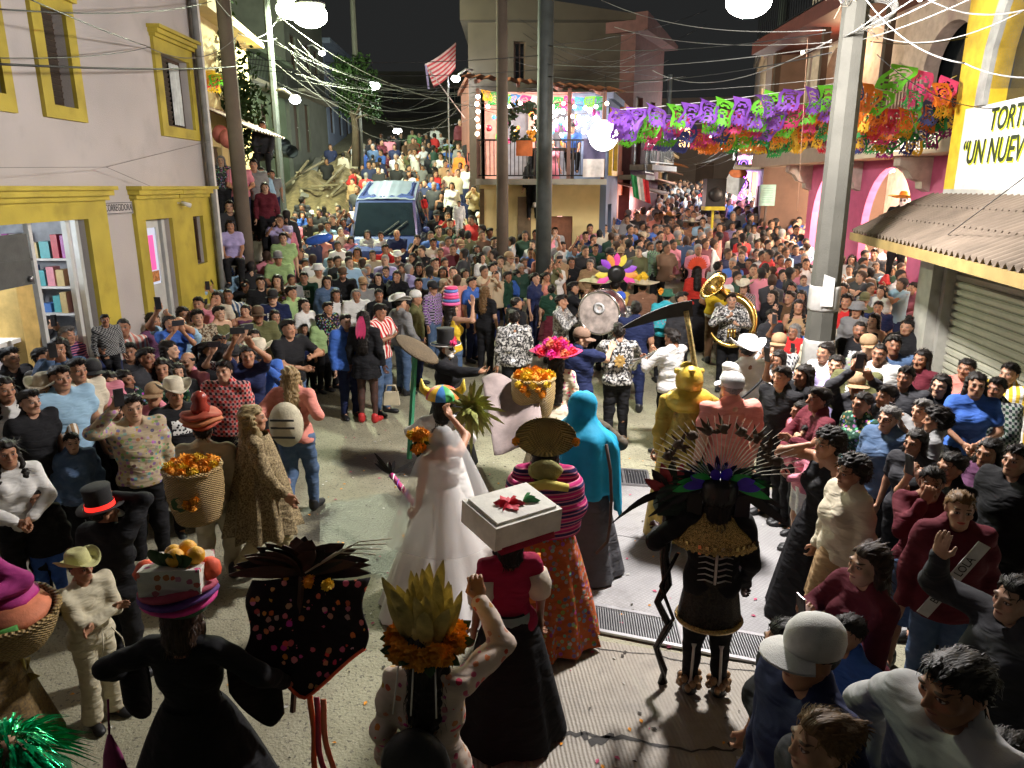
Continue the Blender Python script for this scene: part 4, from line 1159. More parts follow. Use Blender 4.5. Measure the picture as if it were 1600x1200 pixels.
# street name plate
sg = thing('street_sign', 'grey enamel street name plate CORREGIDORA on the pink wall', 'sign', (-5.4, 10.33, 3.17), R90)
q = MB(); q.box((0, -.02, 0), (.76, .02, .165)); q.build('plate', mat('plate_grey', (.42, .40, .39), .4), sg)
q = MB()
for z in (-.07, .07): q.box((0, -.031, z), (.72, .004, .008))
for x in (-.36, .36): q.box((x, -.031, 0), (.008, .004, .148))
q.build('border', black_iron, sg)
lettering('CORREGIDORA', .125, black_iron, sg, Matrix.Translation((0, -.031, .002)) @ Matrix.Rotation(PI / 2, 4, 'X') @ Matrix.Diagonal((.80, 1.05, 1, 1)), .002)
cm = thing('security_camera', 'small white security camera above the yellow side panel', 'camera', (-5.3, 12.1, 3.2), R90)
q = MB(); q.tube([(0, -.02, 0), (.02, -.16, -.04)], .035, 8); q.bar((0, .1, 0), (0, -.02, 0), .02); q.build('housing', white_paint, cm)
# raised pavement on the left, with a kerb
q = MB(); kx = lambda y: -4.35 + .02 * y
q.prism([(-5.39, -6), (kx(-6), -6), (kx(14.0), 14.0), (-5.39, 14.0)], (0, 0, .21), Matrix.Translation((0, 0, -.05)))
q.build('pavement', mat('kerb_concrete', (.26, .24, .20), .8, stain=.3), kind='structure')
# stairs up to the terrace
stm = mat('stair_concrete', (.34, .32, .28), .85, stain=.3); st = None
for i in range(10):
    y0 = 13.9 + .32 * i; q = MB(); q.bbox((-7.6, y0, -.5), (-.30 * y0 - .12, y0 + .318 if i < 9 else 26.5, .16 + .19 * (i + 1)))
    if st is None: st = q.build('stairs', stm, kind='structure')
    else: q.build('step', stm, st)
# ------------------------------------------------ right: tortilla shop
def frame2(org, d):
    d = Vector((d[0], d[1], 0)).normalized(); return math.atan2(d.y, d.x)
# facade looks to -X; walking along local x goes towards the camera
TX = lambda y: 5.85 + .13 * (y - 9.9)
TY = 10.45
ta = math.atan2(-1, -.13)
TB = thing('tortilla_shop', 'yellow and white tortilla shop with arched upper window and rolled-down shutter', 'building', (TX(TY), TY, 0), ta)
q = MB(); W = 9.0
ops2 = [(.50, 3.6, .1, 2.72)]
wall_strips(q, W, 3.42, ops2, .25)
q.bbox((0, .25, 0), (.25, 4, 7.5)); 
q.build('lower_wall', mat('grey_white_plaster', (.46, .45, .40), .8, stain=.3), TB)
q = MB(); q.bbox((0, 0, 3.42), (.32, .25, 7.4)); q.build('yellow_pilaster', mat('bright_yellow_paint', (.72, .47, .03), .6, stain=.1), TB)
# white wall with the big arch
def archwall(b, x0, x1, z0, z1, cx, r, zs, th, y=0.0, n=14, ry=1.0):
    """wall panel with a round-headed opening"""
    L = [(cx + r * math.cos(PI - PI * i / n), zs + r * ry * math.sin(PI * i / n)) for i in range(n + 1)]
    b.bbox((x0, y, z0), (cx - r, y + th, zs)); b.bbox((cx + r, y, z0), (x1, y + th, zs))
    for i in range(n):
        (a, za), (c, zc) = L[i], L[i + 1]
        b.add([(a, y, za), (c, y, zc), (c, y, z1), (a, y, z1), (a, y + th, za), (c, y + th, zc), (c, y + th, z1), (a, y + th, z1)], [(0, 1, 2, 3), (7, 6, 5, 4), (4, 5, 1, 0)], False)
    b.bbox((x0, y, zs), (cx - r, y + th, z1)); b.bbox((cx + r, y, zs), (x1, y + th, z1))
    return L
q = MB(); q.bbox((.32, 0, 3.42), (W, .25, 4.42)); q.build('sign_wall', mat('white_sign_wall', (.68, .68, .64), .75, stain=.15), TB)
q = MB(); L = archwall(q, .32, 5.6, 4.42, 7.4, 2.9, 2.0, 4.6, .25); q.build('arch_wall', mat('bright_yellow_paint', (0, 0, 0)), TB)
q = MB()
for i in range(len(L) - 1):
    (a, za), (c, zc) = L[i], L[i + 1]
    f_ = 1.11
    A2, C2 = (2.9 + (a - 2.9) * f_, 4.6 + (za - 4.6) * f_), (2.9 + (c - 2.9) * f_, 4.6 + (zc - 4.6) * f_)
    q.add([(a, -.06, za), (c, -.06, zc), (C2[0], -.06, C2[1]), (A2[0], -.06, A2[1]), (a, .3, za), (c, .3, zc)], [(0, 1, 2, 3), (4, 5, 1, 0)], False)
q.bbox((.68, -.06, 4.42), (.9, 0, 4.6)); q.build('arch_moulding', mat('grey_moulding', (.34, .34, .31), .7), TB)
q = MB(); q.bbox((.8, .2, 4.42), (5.0, .22, 6.8)); q.build('arch_glass', glass_dark, TB)
q = MB()
for x in (1.5, 2.2, 2.9, 3.6): q.bbox((x, .17, 4.42), (x + .05, .198, 6.6))
q.build('glazing_bars', wood_dark, TB)
ink = mat('black_green_paint', (.02, .03, .012), .6); inky = mat('lime_shadow_paint', (.55, .6, .02), .6)
def sign_text(txt, x, z, size, sx):
    for m_, dx, dz, y in ((inky, .02, -.018, -.004), (ink, 0, 0, -.008)):
        me = text_mesh(txt, size, .002, .12, .006); me.materials.clear(); me.materials.append(m_)
        xs = [v.co.x for v in me.vertices]; off = -min(xs)
        for v in me.vertices: v.co.x += off
        link('lettering', me, TB, M=Matrix.Translation((x + dx, y, z + dz)) @ Matrix.Rotation(PI / 2, 4, 'X') @ Matrix.Diagonal((sx, 1, 1, 1)))
sign_text('TORTILLERIA', 1.05, 4.22, .36, .80)
sign_text('\u201cUN NUEVO A', .44, 3.86, .40, .78)
# shutter of slats
q = MB(); q.bbox((.5, .16, .1), (3.6, .2, 2.72)); sh = q.build('shutter', mat('shutter_backing', (.1, .1, .09)), TB)
q = MB(); q.add([(-1.55, 0, -.048), (1.55, 0, -.048), (1.55, -.035, -.02), (-1.55, -.035, -.02), (1.55, -.035, .03), (-1.55, -.035, .03), (1.55, 0, .048), (-1.55, 0, .048)], [(0, 1, 2, 3), (3, 2, 4, 5), (5, 4, 6, 7)], False)
me = q.mesh('slat', mat('shutter_paint', (.50, .49, .40), .4, .1, .15, stain=.35))
for i in range(26):
    o = link('slat', me, sh); o.location = (2.05, .155, .16 + i * .101)
q = MB(); q.bbox((.60, -.16, 2.60), (2.5, -.02, 2.74)); q.build('shutter_box', mat('shutter_box_grey', (.35, .35, .33)), TB)
q = MB(); q.bbox((-.05, -.14, 0), (.40, -.002, 2.75)); q.build('pillar', mat('grey_white_plaster', (0, 0, 0)), TB)
# corrugated awning
A0, A1 = Vector((5.14, 11.35, 2.80)), Vector((3.30, 2.2, 2.80))
B0, B1 = Vector((TX(10.6) - .02, 10.7, 3.36)), Vector((TX(2.0) - .05, 2.0, 3.36))
AW = thing('corrugated_awning', 'brown corrugated awning with yellow edge over the shop shutter', 'awning', (0, 0, 0))
for k in range(3):
    t0, t1 = k / 3, (k + 1) / 3 + (.03 if k < 2 else 0)
    def corr(u, v):
        a, b_ = A0.lerp(A1, u), B0.lerp(B1, u); p = a.lerp(b_, t0 + (t1 - t0) * v)
        return p + Vector((0, 0, .028 * math.sin(u * 62 * 2 * PI) + .012 - k * .012 + (1 - v) * .03 * (k > 0)))
    q = MB(); q.grid(corr, 500, 1, smooth=True); q.grid(lambda u, v: corr(u, v) - Vector((0, 0, .012)), 500, 1, smooth=True)
    q.build('corrugated_sheet', mat('aged_clay_sheet', (.15, .115, .085), .8, var=.35, vs=2.5, stain=.3), AW)
q = MB(); q.bar(A0 - Vector((0, 0, .07)), A1 - Vector((0, 0, .07)), .05, .11); q.build('fascia', mat('ochre_fascia', (.30, .21, .07), .8, stain=.4), AW)
q = MB()
for u in (0.02, .25, .5, .75): q.bar(A0.lerp(A1, u) - Vector((0, 0, .06)), B0.lerp(B1, u) - Vector((0, 0, .06)), .06)
q.build('rafter', wood_dark, AW)

# ------------------------------------------------ right: arcade with pink arches
AR = thing('arcade_building', 'pink arcade with round arches under a wide cream balcony', 'building', (7.6, 21.5, 0), -R90)
pink = mat('pink_paint', (.56, .12, .25), .7, var=.12, stain=.12); cream = mat('cream_paint', (.55, .47, .36), .75, var=.1, stain=.15)
q = MB(); cw = 2.45
for i in range(4):
    cx = 21.5 - 15.35 + (i - 1) * -2.6 if False else (21.5 - (15.35 + 2.75 * (1 - i)))
    x0 = cx - 1.375; archwall(q, x0, x0 + 2.75, -.3, 4.0, cx, 1.05, 2.55, .16, ry=1.22)
q.build('arch_wall', pink, AR)
q = MB(); q.bbox((.3, 2.6, -.3), (12.2, 2.65, 4.0)); q.bbox((.3, .36, 3.9), (12.2, 2.6, 4.0)); q.build('inner_wall', mat('inner_cream', (.66, .56, .44), .7), AR)
q = MB(); q.bbox((4.6, 2.5, .5), (6.3, 2.59, 3.2)); q.bbox((9.0, 2.5, .3), (10.2, 2.59, 3.0)); q.build('inner_door', mat('ochre_door', (.62, .36, .05)), AR)
q = MB(); q.bbox((-.2, -.82, 3.98), (12.0, .35, 4.30)); q.build('balcony_slab', cream, AR)
for i in range(5):
    q = MB(); x = 21.5 - (15.35 + 1.375 + 2.75 * (1 - i)) ; x = min(max(x, .2), 11.8)
    q.prism([(.0, 3.97), (-.60, 3.97), (-.60, 3.82), (-.44, 3.74), (-.34, 3.60), (-.16, 3.54), (-.14, 3.42), (0, 3.36)], (.24, 0, 0), Matrix(((0, 0, 1, x - .12), (1, 0, 0, 0), (0, 1, 0, 0), (0, 0, 0, 1))))
    q.build('corbel', mat('corbel_stone', (.50, .43, .37), .8), AR)
q = MB(); archwall(q, 0, 4.4, 4.0, 8.6, 2.2, .8, 6.0, .3, .36); archwall(q, 4.4, 8.6, 4.0, 8.6, 7.0, .85, 5.5, .3, .36); q.bbox((8.6, .36, 4.0), (12.2, .66, 8.6)); q.bbox((11.9, .66, -.3), (12.2, 5, 8.6)); q.build('upper_wall', mat('beige_upper', (.52, .40, .33), .8, stain=.2), AR)
q = MB(); q.bbox((.3, .8, 4.0), (8.6, .82, 7.4)); q.build('window_pane', glass_dark, AR)
q = MB(); q.bbox((-.1, -1.1, 6.9), (12.2, .34, 7.2)); q.build('upper_slab', mat('dark_red_beam', (.10, .022, .018), .6), AR)
railing(AR, 0, 12, -1.0, 7.2, 1.0, .16, name='upper_railing')
railing(AR, 0, 8.2, -.75, 4.30, .95, .11, mat('rail_brown', (.10, .04, .03), .5), name='railing')
for x in (.3, 3.4, 6.4): q = MB(); q.bbox((x, -.6, 4.3), (x + .14, -.46, 6.9)); q.build('balcony_post', wood_dark, AR)
for x in (1.5, 4.2, 7.0): bulb((x, -.3, 6.7), .05, 20, parent=AR)
point('balcony_glow', (3.5, -.2, 6.3), 60, (1, .62, .35), .1, AR)
# lit sign on the slab edge
sg = thing('shop_sign', 'backlit lettering on the edge of the cream arcade balcony', 'sign', (6.76, 13.3, 4.16), -R90)
lettering('Fabela Suites', .31, mat('bronze_letters', (.12, .08, .04), .4), sg, Matrix.Translation((0, -.06, 0)) @ Matrix.Rotation(PI / 2, 4, 'X') @ Matrix.Diagonal((1.15, 1, 1, 1)), .01)
q = MB(); q.box((0, -.028, -.0), (2.1, .012, .22)); q.build('light_panel', glow('sign_glow', (1, .92, .75), 1.1), sg)
point('sign_light', (0, -.5, -.1), 14, (1, .93, .8), .1, sg)
sg = thing('street_sign', 'dark green street sign with a white arrow on the pink wall', 'sign', (7.45, 12.55, 3.55), -R90)
q = MB(); q.box((0, 0, .06), (.52, .03, .5)); q.build('plate', mat('sign_green', (.01, .045, .035), .4), sg)
q = MB(); q.box((0, 0, -.30), (.52, .03, .14)); q.build('arrow_plate', mat('sign_black', (.012, .012, .014), .4), sg)
wl = mat('sign_white', (.75, .78, .76), .5)
lettering('CALLE', .09, wl, sg, Matrix.Translation((0, -.018, .16)) @ Matrix.Rotation(PI / 2, 4, 'X'), .001)
lettering('Corregidora', .10, wl, sg, Matrix.Translation((0, -.018, .03)) @ Matrix.Rotation(PI / 2, 4, 'X'), .001)
q = MB(); q.box((.03, -.018, -.30), (.24, .004, .03)); q.add([(-.09, -.02, -.24), (-.09, -.02, -.36), (-.2, -.02, -.30)], [(0, 1, 2)]); q.build('arrow', wl, sg)
for k, (y, w_) in enumerate(((15.3, 650), (17.9, 750), (12.6, 160))):
    t = thing('ceiling_light', ['lamp on the ceiling inside the middle pink arch', 'lamp on the ceiling inside the far pink arch', 'lamp on the ceiling behind the near pink arch'][k], 'ceiling light', (8.8, y, 3.85))
    q = MB(); q.lathe([(.12, 0), (.14, -.05), (.004, -.09)], n=12); q.build('shade', glow('arcade_lamp', (1, .9, .75), 8), t)
    point('arcade_light', (0, 0, -.25), w_, (1, .86, .72), .1, t)
PC = {'v': (.30, .10, .62), 'g': (.16, .60, .04), 'p': (.72, .06, .22), 'n': (.05, .06, .22), 'o': (.80, .22, .03), 'e': (.03, .30, .07), 'y': (.78, .48, .04), 'r': (.60, .03, .06), 'm': (.35, .03, .22), 'b': (.05, .25, .6), 'w': (.7, .7, .7)}
# ------------------------------------------------ centre: corner house with the festive balcony
BY = 19.0
BB = thing('balcony_house', 'small yellow corner house with crowded festive balcony under an orange roof', 'building', (-.85, BY, 0), 0)
yel = mat('soft_yellow_wall', (.74, .60, .28), .8, var=.1, stain=.2)
q = MB(); wall_strips(q, 3.15, 3.5, [(1.85, 2.45, .3, 2.7)], .2, .9); q.bbox((0, 1.1, 0), (.2, 5.5, 3.5)); q.bbox((2.95, 1.1, 0), (3.15, 5.5, 3.5)); q.build('lower_wall', yel, BB)
q = MB(); q.bbox((1.0, .82, .4), (1.35, .899, 3.2)); q.bbox((0, .85, .2), (.12, .8999, 3.4)); q.build('wall_pipe_box', mat('brown_wall_box', (.16, .11, .06)), BB)
q = MB(); q.bbox((1.86, 1.0, .3), (2.44, 1.04, 2.69)); q.build('door', mat('rust_door', (.25, .10, .05), vs=8), BB)
q = MB(); q.bbox((-.05, -.05, 3.50), (3.2, 5.4, 3.64)); q.build('balcony_slab', mat('slab_grey', (.30, .28, .22), .8, stain=.4), BB)
q = MB(); wall_strips(q, 3.15, 2.3, [(.5, 1.3, 0, 2.0), (1.9, 2.7, 0, 2.0)], .15, 2.4)
q.bbox((0, 2.4, 0), (.1, 5.4, 2.3)); o = q.build('upper_wall', mat('salmon_wall', (.70, .38, .34), .8), BB); o.location.z = 3.64
q = MB(); q.bbox((.45, 2.6, 3.66), (2.75, 2.63, 5.6)); q.build('upper_door', mat('bluegrey_door', (.25, .3, .36)), BB)
railing(BB, .0, 3.15, .02, 3.64, .92, .10, ret=2.3)
for x, y in ((.02, .05), (2.25, .05), (3.1, .05)): q = MB(); q.bar((x, y, 3.64), (x, y, 5.75), .09); q.build('post', mat('rust_post', (.14, .07, .05)), BB)
q = MB(); q.grid(lambda u, v: (-.35 + 3.9 * u, -.5 + 3.2 * v, 5.95 - .35 * u + .5 * v + .02 * math.sin(u * 90)), 60, 2)
q.grid(lambda u, v: (-.35 + 3.9 * u, -.5 + 3.2 * v, 5.93 - .35 * u + .5 * v + .02 * math.sin(u * 90)), 60, 2)
q.build('roof', mat('orange_roof_sheet', (.55, .17, .08), .6, stain=.2), BB)
q = MB()
for x in (.0, 1.0, 2.0, 3.0): q.bar((x, -.45, 5.84 - .09 * x), (x, 2.6, 6.3 - .09 * x), .08)
q.build('rafter', mat('rust_post', (0, 0, 0)), BB)
# things on the balcony
wr = thing('wreath', 'dark leafy wreath with orange flowers hung on the balcony railing', 'wreath', (.30, BY - .1, 4.95))
q = MB()
for i in range(150):
    a = random.uniform(0, 2 * PI); r = .36 + random.gauss(0, .05); p = Vector((r * math.cos(a), random.gauss(0, .05), r * math.sin(a) * 1.15)); d = Vector((random.gauss(0, 1), random.gauss(0, .6), random.gauss(0, 1))).normalized() * .14
    q.feather(p, p + d, .03, n=2)
q.build('leaves', mat('wreath_green', (.03, .05, .02), .6), wr)
q = MB()
for i in range(8): q.ball((.2 + random.gauss(0, .07), -.08, -.28 + random.gauss(0, .06)), .055, 7, 5, jit=.2)
q.build('flowers', mat('marigold', (.75, .30, .02), .7, bump=.8, bs=60), wr)
ob = MB(); ob.box((0, 0, 0), (.40, .10, .36)); o = ob.build('planter_box', mat('orange_box', (.52, .13, .03))); o.location = (.30, BY - .12, 4.36); tag(o, 'orange box hung on the balcony railing under the wreath', 'box')
ln = thing('paper_lantern', 'big round glowing white lantern at the balcony corner', 'lantern', (*at_y(943, 212, 18.3),))
q = MB(); q.ball((0, 0, 0), .35, 20, 14); q.build('globe', glow('lantern_white', (1, .98, .95), 5), ln)
q = MB(); q.tube([(0, 0, .34), (0, 0, 1.35)], .008, 5); q.build('cord', black_iron, ln)
point('lantern_light', (0, -.55, 0), 120, (1, .97, .93), .3, ln)
lc = [(1, .85, .6), (1, .95, .85), (1, .7, .75)]
t = thing('string_lights', 'string of warm bulbs along the balcony eave', 'string lights', (-.85, BY, 0))
q = MB(); q.tube([(x * 3.15 / 12, .0, 5.45 - .1 * math.sin(PI * (x % 4) / 4)) for x in range(13)], .008, 5); q.build('cord', black_iron, t)
for i in range(13): bulb((i * 3.15 / 12, -.02, 5.40 - .1 * math.sin(PI * (i % 4) / 4)), .045, 18, lc[i % 3], t)
t = thing('string_lights', 'tangle of bright white lights above the balcony table', 'string lights', (-.85, BY, 0))
for i in range(40): bulb((random.uniform(1.4, 3.05), random.uniform(.3, 1.3), random.uniform(4.65, 5.35)), random.uniform(.03, .07), 22, lc[i % 3], t)
t = thing('ornament_garland', 'garland of small bright ornaments hung across the festive balcony', 'garland', (-.85, BY, 0))
q = MB(); q.tube([(3.15 * i / 14, .6, 5.35 - .15 * math.sin(PI * (i % 7) / 7)) for i in range(15)], .006, 4); q.build('cord', black_iron, t)
for i in range(28):
    q = MB(); q.ball((0, 0, 0), random.uniform(.05, .09), 8, 6, sc=(1, 1, random.choice((1, 1.6)))); o = q.build('ornament', tint('ornament_gloss', .3), t, PC[random.choice('vgpoyrbmw')]); o.location = (random.uniform(.1, 3.05), random.uniform(.2, 1.6), random.uniform(4.55, 5.35))
point('balcony_light', (2.2, .6, 5.0), 150, (1, .88, .80), .25, t)
point('balcony_light', (.7, .8, 5.2), 100, (1, .82, .72), .2, t)
t = thing('string_lights', 'vertical string of lights on the left balcony post', 'string lights', (-.85, BY, 0))
for i in range(6): bulb((.0 + .03 * (i % 2), -.06, 4.7 + .17 * i), .05, 16, lc[i % 2], t)
t = thing('cloth_banner', 'dark cloth with pale lower half hung over the balcony corner railing', 'cloth', (1.75, BY - .05, 3.66))
q = MB(); q.grid(lambda u, v: (.55 * u, -.03 - .03 * math.sin(9 * u + 3 * v), .45 + .48 * v), 14, 8); q.build('dark_cloth', mat('banner_dark', (.07, .06, .12)), t)
q = MB(); q.grid(lambda u, v: (.52 * u, -.035 - .03 * math.sin(9 * u), .02 + .43 * v), 14, 8); q.build('pale_cloth', mat('banner_pale', (.55, .50, .46)), t)
t = thing('table', 'dark wooden table on the balcony', 'table', (1.05, BY + .45, 3.64))
q = MB(); q.box((0, 0, .72), (1.1, .6, .05)); q.build('table_top', wood_dark, t)
for sx in (-1, 1):
    for sy in (-1, 1): q = MB(); q.bar((sx * .48, sy * .24, 0), (sx * .48, sy * .24, .7), .05); q.build('leg', wood_dark, t)
def picado_flag_mesh(seed, w=.36, h=.46):
    key = 'flag%d' % seed
    if key in _MISC: return _MISC[key]
    rr = random.Random(seed); nx, nz = 12, 15; sk = set()
    for i in range(2, nx - 2):
        for j in range(2, nz - 2):
            ii = min(i, nx - 1 - i)
            if ((ii * 7 + j * 5 + seed * 3) * 2654435761 >> 4) % 9 < 3 or (ii - 4) ** 2 + (j - 7) ** 2 in (5, 8): sk.add((i, j))
    for i in range(nx):
        if i % 2: sk.add((i, 0))
    b_ = rr.uniform(.06, .16); ph = rr.uniform(0, 6); sw = rr.uniform(-.5, .2)
    q = MB(); q.grid(lambda u, v: ((u - .5) * w + .02 * math.sin(9 * v + seed) + sw * (1 - v) ** 1.5 * .35, -b_ * math.sin(PI * v * .8 + ph * .1) + .03 * math.sin(8 * u + ph) * (1 - v), -h * (1 - v) + .05 * (1 - v) * abs(sw)), nx, nz, skip=lambda i, j: (i, j) in sk)
    m = tint('tissue_paper', .5, var=.12)
    if 'paper_ready' not in _MISC:
        nt = m.node_tree; p = nt.nodes['Principled BSDF']; out = nt.nodes['Material Output']
        g = G(nt); tr = g.n('ShaderNodeBsdfTranslucent'); ms = g.n('ShaderNodeMixShader'); ms.inputs[0].default_value = .45
        src = p.inputs['Base Color'].links[0].from_socket; g.l(src, tr.inputs[0]); g.l(p.outputs[0], ms.inputs[1]); g.l(tr.outputs[0], ms.inputs[2]); g.l(ms.outputs[0], out.inputs[0])
        _MISC['paper_ready'] = 1
    _MISC[key] = q.mesh('flag', m)
    return _MISC[key]
def picado(label, a, b2, cols, sag=.25, sc=1.0, group='papel picado strings'):
    a, b2 = Vector(a), Vector(b2); t = thing('papel_picado_string', label, 'paper bunting', a, 0, group); n = len(cols)
    pt = lambda s: (b2 - a) * s + Vector((0, 0, -sag * 4 * s * (1 - s)))
    q = MB(); q.tube([pt(i / 16) for i in range(17)], .006, 4); q.build('cord', mat('white_cord', (.6, .6, .58)), t)
    ang = math.atan2((b2 - a).y, (b2 - a).x)
    for i, c in enumerate(cols):
        o = link('flag', picado_flag_mesh(random.randrange(9)), t, PC[c]); o.location = pt((i + .5) / n); o.rotation_euler = (random.uniform(-.7, .2), random.uniform(-.1, .35), ang + random.uniform(-.5, .5)); o.scale = (sc,) * 3
for k, (lab, p0, p1, y0, y1, cols, sg_) in enumerate([
    ('violet and lime paper flags, front string above the street', (955, 178), (1330, 126), 11.4, 12.0, 'vvvgvvgvvgvvgv', .05),
    ('violet, pink and lime paper flags on the second string', (950, 175), (1330, 140), 12.0, 12.6, 'vvgvpgvpvgvpgvp', .10),
    ('mixed violet and green paper flags on the third string', (960, 182), (1340, 150), 12.6, 13.2, 'vgpgnpnopvgpogp', .12),
    ('pink, navy and orange paper flags on the low middle string', (975, 180), (1345, 160), 13.2, 13.8, 'gpnnpoogeoyoeoo', .14),
    ('orange and green paper flags on the lower string', (1010, 180), (1350, 168), 13.8, 14.4, 'pnnooeooyeyyorr', .12),
    ('yellow and red paper flags on the lowest string', (1080, 186), (1352, 178), 14.4, 15.0, 'ooeyyeyyrmrr', .10),
    ('orange and blue paper flags from pole to yellow pillar, front', (1318, 122), (1495, 118), 9.9, 10.3, 'noogpeoop', .20),
    ('orange, pink and yellow paper flags, middle string right of pole', (1322, 145), (1490, 130), 10.6, 10.7, 'ooyorpogonyo', .20),
    ('yellow, green and orange paper flags, third string right of pole', (1325, 158), (1488, 142), 11.3, 11.2, 'oeorpoyenoey', .18),
    ('purple and yellow paper flags, lowest string right of pole', (1325, 176), (1487, 160), 12.0, 11.8, 'yneymenymem', .16)]):
    off = (0, 10, 16, 24, 30, 34, 0, 12, 24, 34)[k]; picado(lab, at_y(p0[0], p0[1] + off - 6, y0), at_y(p1[0], p1[1] + off * .9, y1), cols, sg_, (.86 if k < 6 else .74) * (1 - .03 * (k % 6)))
picado('small yellow, green and pink paper flags under the balcony roof', (-.8, BY + .3, 5.75), (2.3, BY + .3, 5.6), 'yegbpwyepbge', .08, .7)
picado('yellow and lime paper flags hanging at the left house', at_y(321, 108, 16.5), at_y(352, 118, 16.5), 'yygr', .03, .85)
picado('loose green and pink flags on a high cord right of the pole', at_y(1405, 98, 10.2), at_y(1450, 112, 10.2), 'gp', .02, .9)

# big dim block behind it
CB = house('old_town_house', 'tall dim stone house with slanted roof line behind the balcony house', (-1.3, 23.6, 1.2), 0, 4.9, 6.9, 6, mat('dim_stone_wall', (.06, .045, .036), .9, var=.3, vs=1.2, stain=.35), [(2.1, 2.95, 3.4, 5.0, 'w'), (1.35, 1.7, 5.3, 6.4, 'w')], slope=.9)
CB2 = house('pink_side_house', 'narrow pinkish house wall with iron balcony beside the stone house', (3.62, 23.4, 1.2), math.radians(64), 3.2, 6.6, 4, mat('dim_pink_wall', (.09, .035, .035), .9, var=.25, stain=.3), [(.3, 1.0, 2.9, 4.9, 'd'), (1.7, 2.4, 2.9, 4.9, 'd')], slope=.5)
railing(CB2, .0, 2.8, -.6, 2.9, 1.0, .18)
q = MB(); q.bbox((-.1, -.7, 2.74), (2.9, -.001, 2.9)); q.build('balcony_slab', mat('slab_grey', (0, 0, 0)), CB2)
# houses down the right-hand street
dirR = Vector((.277, 1, 0)).normalized(); angR = math.atan2(dirR.y, dirR.x)
warm = glow('warm_room', (1, .62, .25), 4); cool = glow('cool_room', (.85, .95, 1), 3.5); pinkroom = glow('pink_room', (1, .6, .6), 5)
def along(s): p = Vector((2.5, 20.2, 0)) + dirR * s; return p
wallc = lambda n, c: mat(n, c, .85, var=.25, vs=1.5, stain=.35)
LH = [('yellow_house', 'blue and yellow fronted shop house beside the balcony house', 0, 2.2, 4.95, wallc('slate_blue_wall', (.12, .17, .27)), [(.4, 1.1, .1, 2.3, 'd'), (.35, 1.25, 3.2, 4.6, 'w')]),
      ('shop_house', 'orange shop house with brightly lit open front', 2.25, 3.2, 4.7, wallc('orange_wall', (.45, .15, .06)), [(.3, 2.6, .0, 2.3, 'open', pinkroom), (.8, 1.7, 3.0, 4.5, 'd')]),
      ('grey_house', 'grey-green house with long balcony down the right street', 5.5, 3.8, 5.4, wallc('greygreen_wall', (.23, .26, .20)), [(.4, 1.3, .0, 2.2, 'd'), (2.0, 3.0, .0, 2.2, 'd'), (.8, 1.6, 3.0, 4.6, 'w', cool)]),
      ('violet_house', 'violet tinted house further down the right street', 9.4, 4.2, 6.2, wallc('violet_wall', (.26, .19, .30)), [(.6, 1.6, .0, 2.2, 'd'), (2.4, 3.4, .0, 2.2, 'd'), (1.4, 2.2, 3.4, 4.8, 'w')]),
      ('tin_house', 'low house with tin awning far down the right street', 13.7, 5.0, 4.6, wallc('tan_wall', (.36, .28, .19)), [(.6, 1.6, .0, 2.2, 'd', warm), (2.8, 3.8, .0, 2.2, 'd'), (1.9, 2.6, 3.0, 4.0, 'w', cool)])]
for nm, lb, s, w, h, m, op in LH:
    p = along(s); p.z = ground_z(p.x + 1, p.y) - .1
    t = house(nm, lb, p, angR, w, h, 4 if s > 3 else .9, m, op)
    if s > 0:
        q = MB(); q.bbox((.1, -.8, 2.75), (w - .1, -.002, 2.88)); q.build('balcony_slab', mat('slab_grey', (0, 0, 0)), t); railing(t, .15, w - .15, -.75, 2.88, .9, .16)
        q = MB(); q.grid(lambda u, v: (.0 + w * u, -1.3 + 1.3 * v, 2.35 + .3 * v + .02 * math.sin(u * 60)), 40, 1); q.grid(lambda u, v: (.0 + w * u, -1.3 + 1.3 * v, 2.33 + .3 * v + .02 * math.sin(u * 60)), 40, 1); q.build('awning', mat('tin_awning', (.32, .16, .10) if s < 3 else (.25, .2, .16), .6), t)
    else:
        q = MB(); q.bbox((.25, -.10, 3.05), (.40, -.001, 4.75)); q.bbox((1.22, -.10, 3.05), (1.37, -.001, 4.75)); q.bbox((.40, -.10, 3.05), (1.22, -.001, 3.18)); q.bbox((.40, -.10, 4.62), (1.22, -.001, 4.75)); q.build('yellow_surround', mat('bright_yellow_paint', (0, 0, 0)), t)
def alongR(s): return Vector((7.1, 21.6, 0)) + dirR * s
RH = [('brown_house', 'dark brown house next to the arcade', 3.6, 3.6, 6.2, wallc('brown_wall', (.16, .09, .06)), [(.6, 1.7, .0, 2.3, 'd'), (.8, 1.6, 3.2, 4.8, 'w'), (2.2, 3.0, 3.2, 4.8, 'w')]),
      ('lit_house', 'tan house with a glowing upper doorway on the right street', 9.0, 5.2, 6.0, wallc('tan_brown_wall', (.36, .25, .14)), [(.6, 4.6, .0, 2.3, 'open', cool), (2.6, 3.6, 3.2, 5.0, 'd', warm), (.8, 1.5, 3.2, 4.6, 'w')]),
      ('white_house', 'pale house with lit shop front far on the right street', 15.0, 5.8, 6.4, wallc('offwhite_wall', (.42, .38, .32)), [(.6, 3.0, .0, 2.3, 'open', warm), (1, 2, 3.2, 4.6, 'w'), (3.4, 4.3, 3.2, 4.6, 'w', warm)])]
for nm, lb, s, w, h, m, op in RH:
    p = alongR(s); p.z = ground_z(p.x - 1, p.y) - .1
    t = house(nm, lb, p, angR + PI, w, h, 4, m, op)
    railing(t, .2, w - .2, -.75, 2.9, .9, .16); q = MB(); q.bbox((.1, -.8, 2.75), (w - .1, -.002, 2.89)); q.build('balcony_slab', mat('slab_grey', (0, 0, 0)), t)
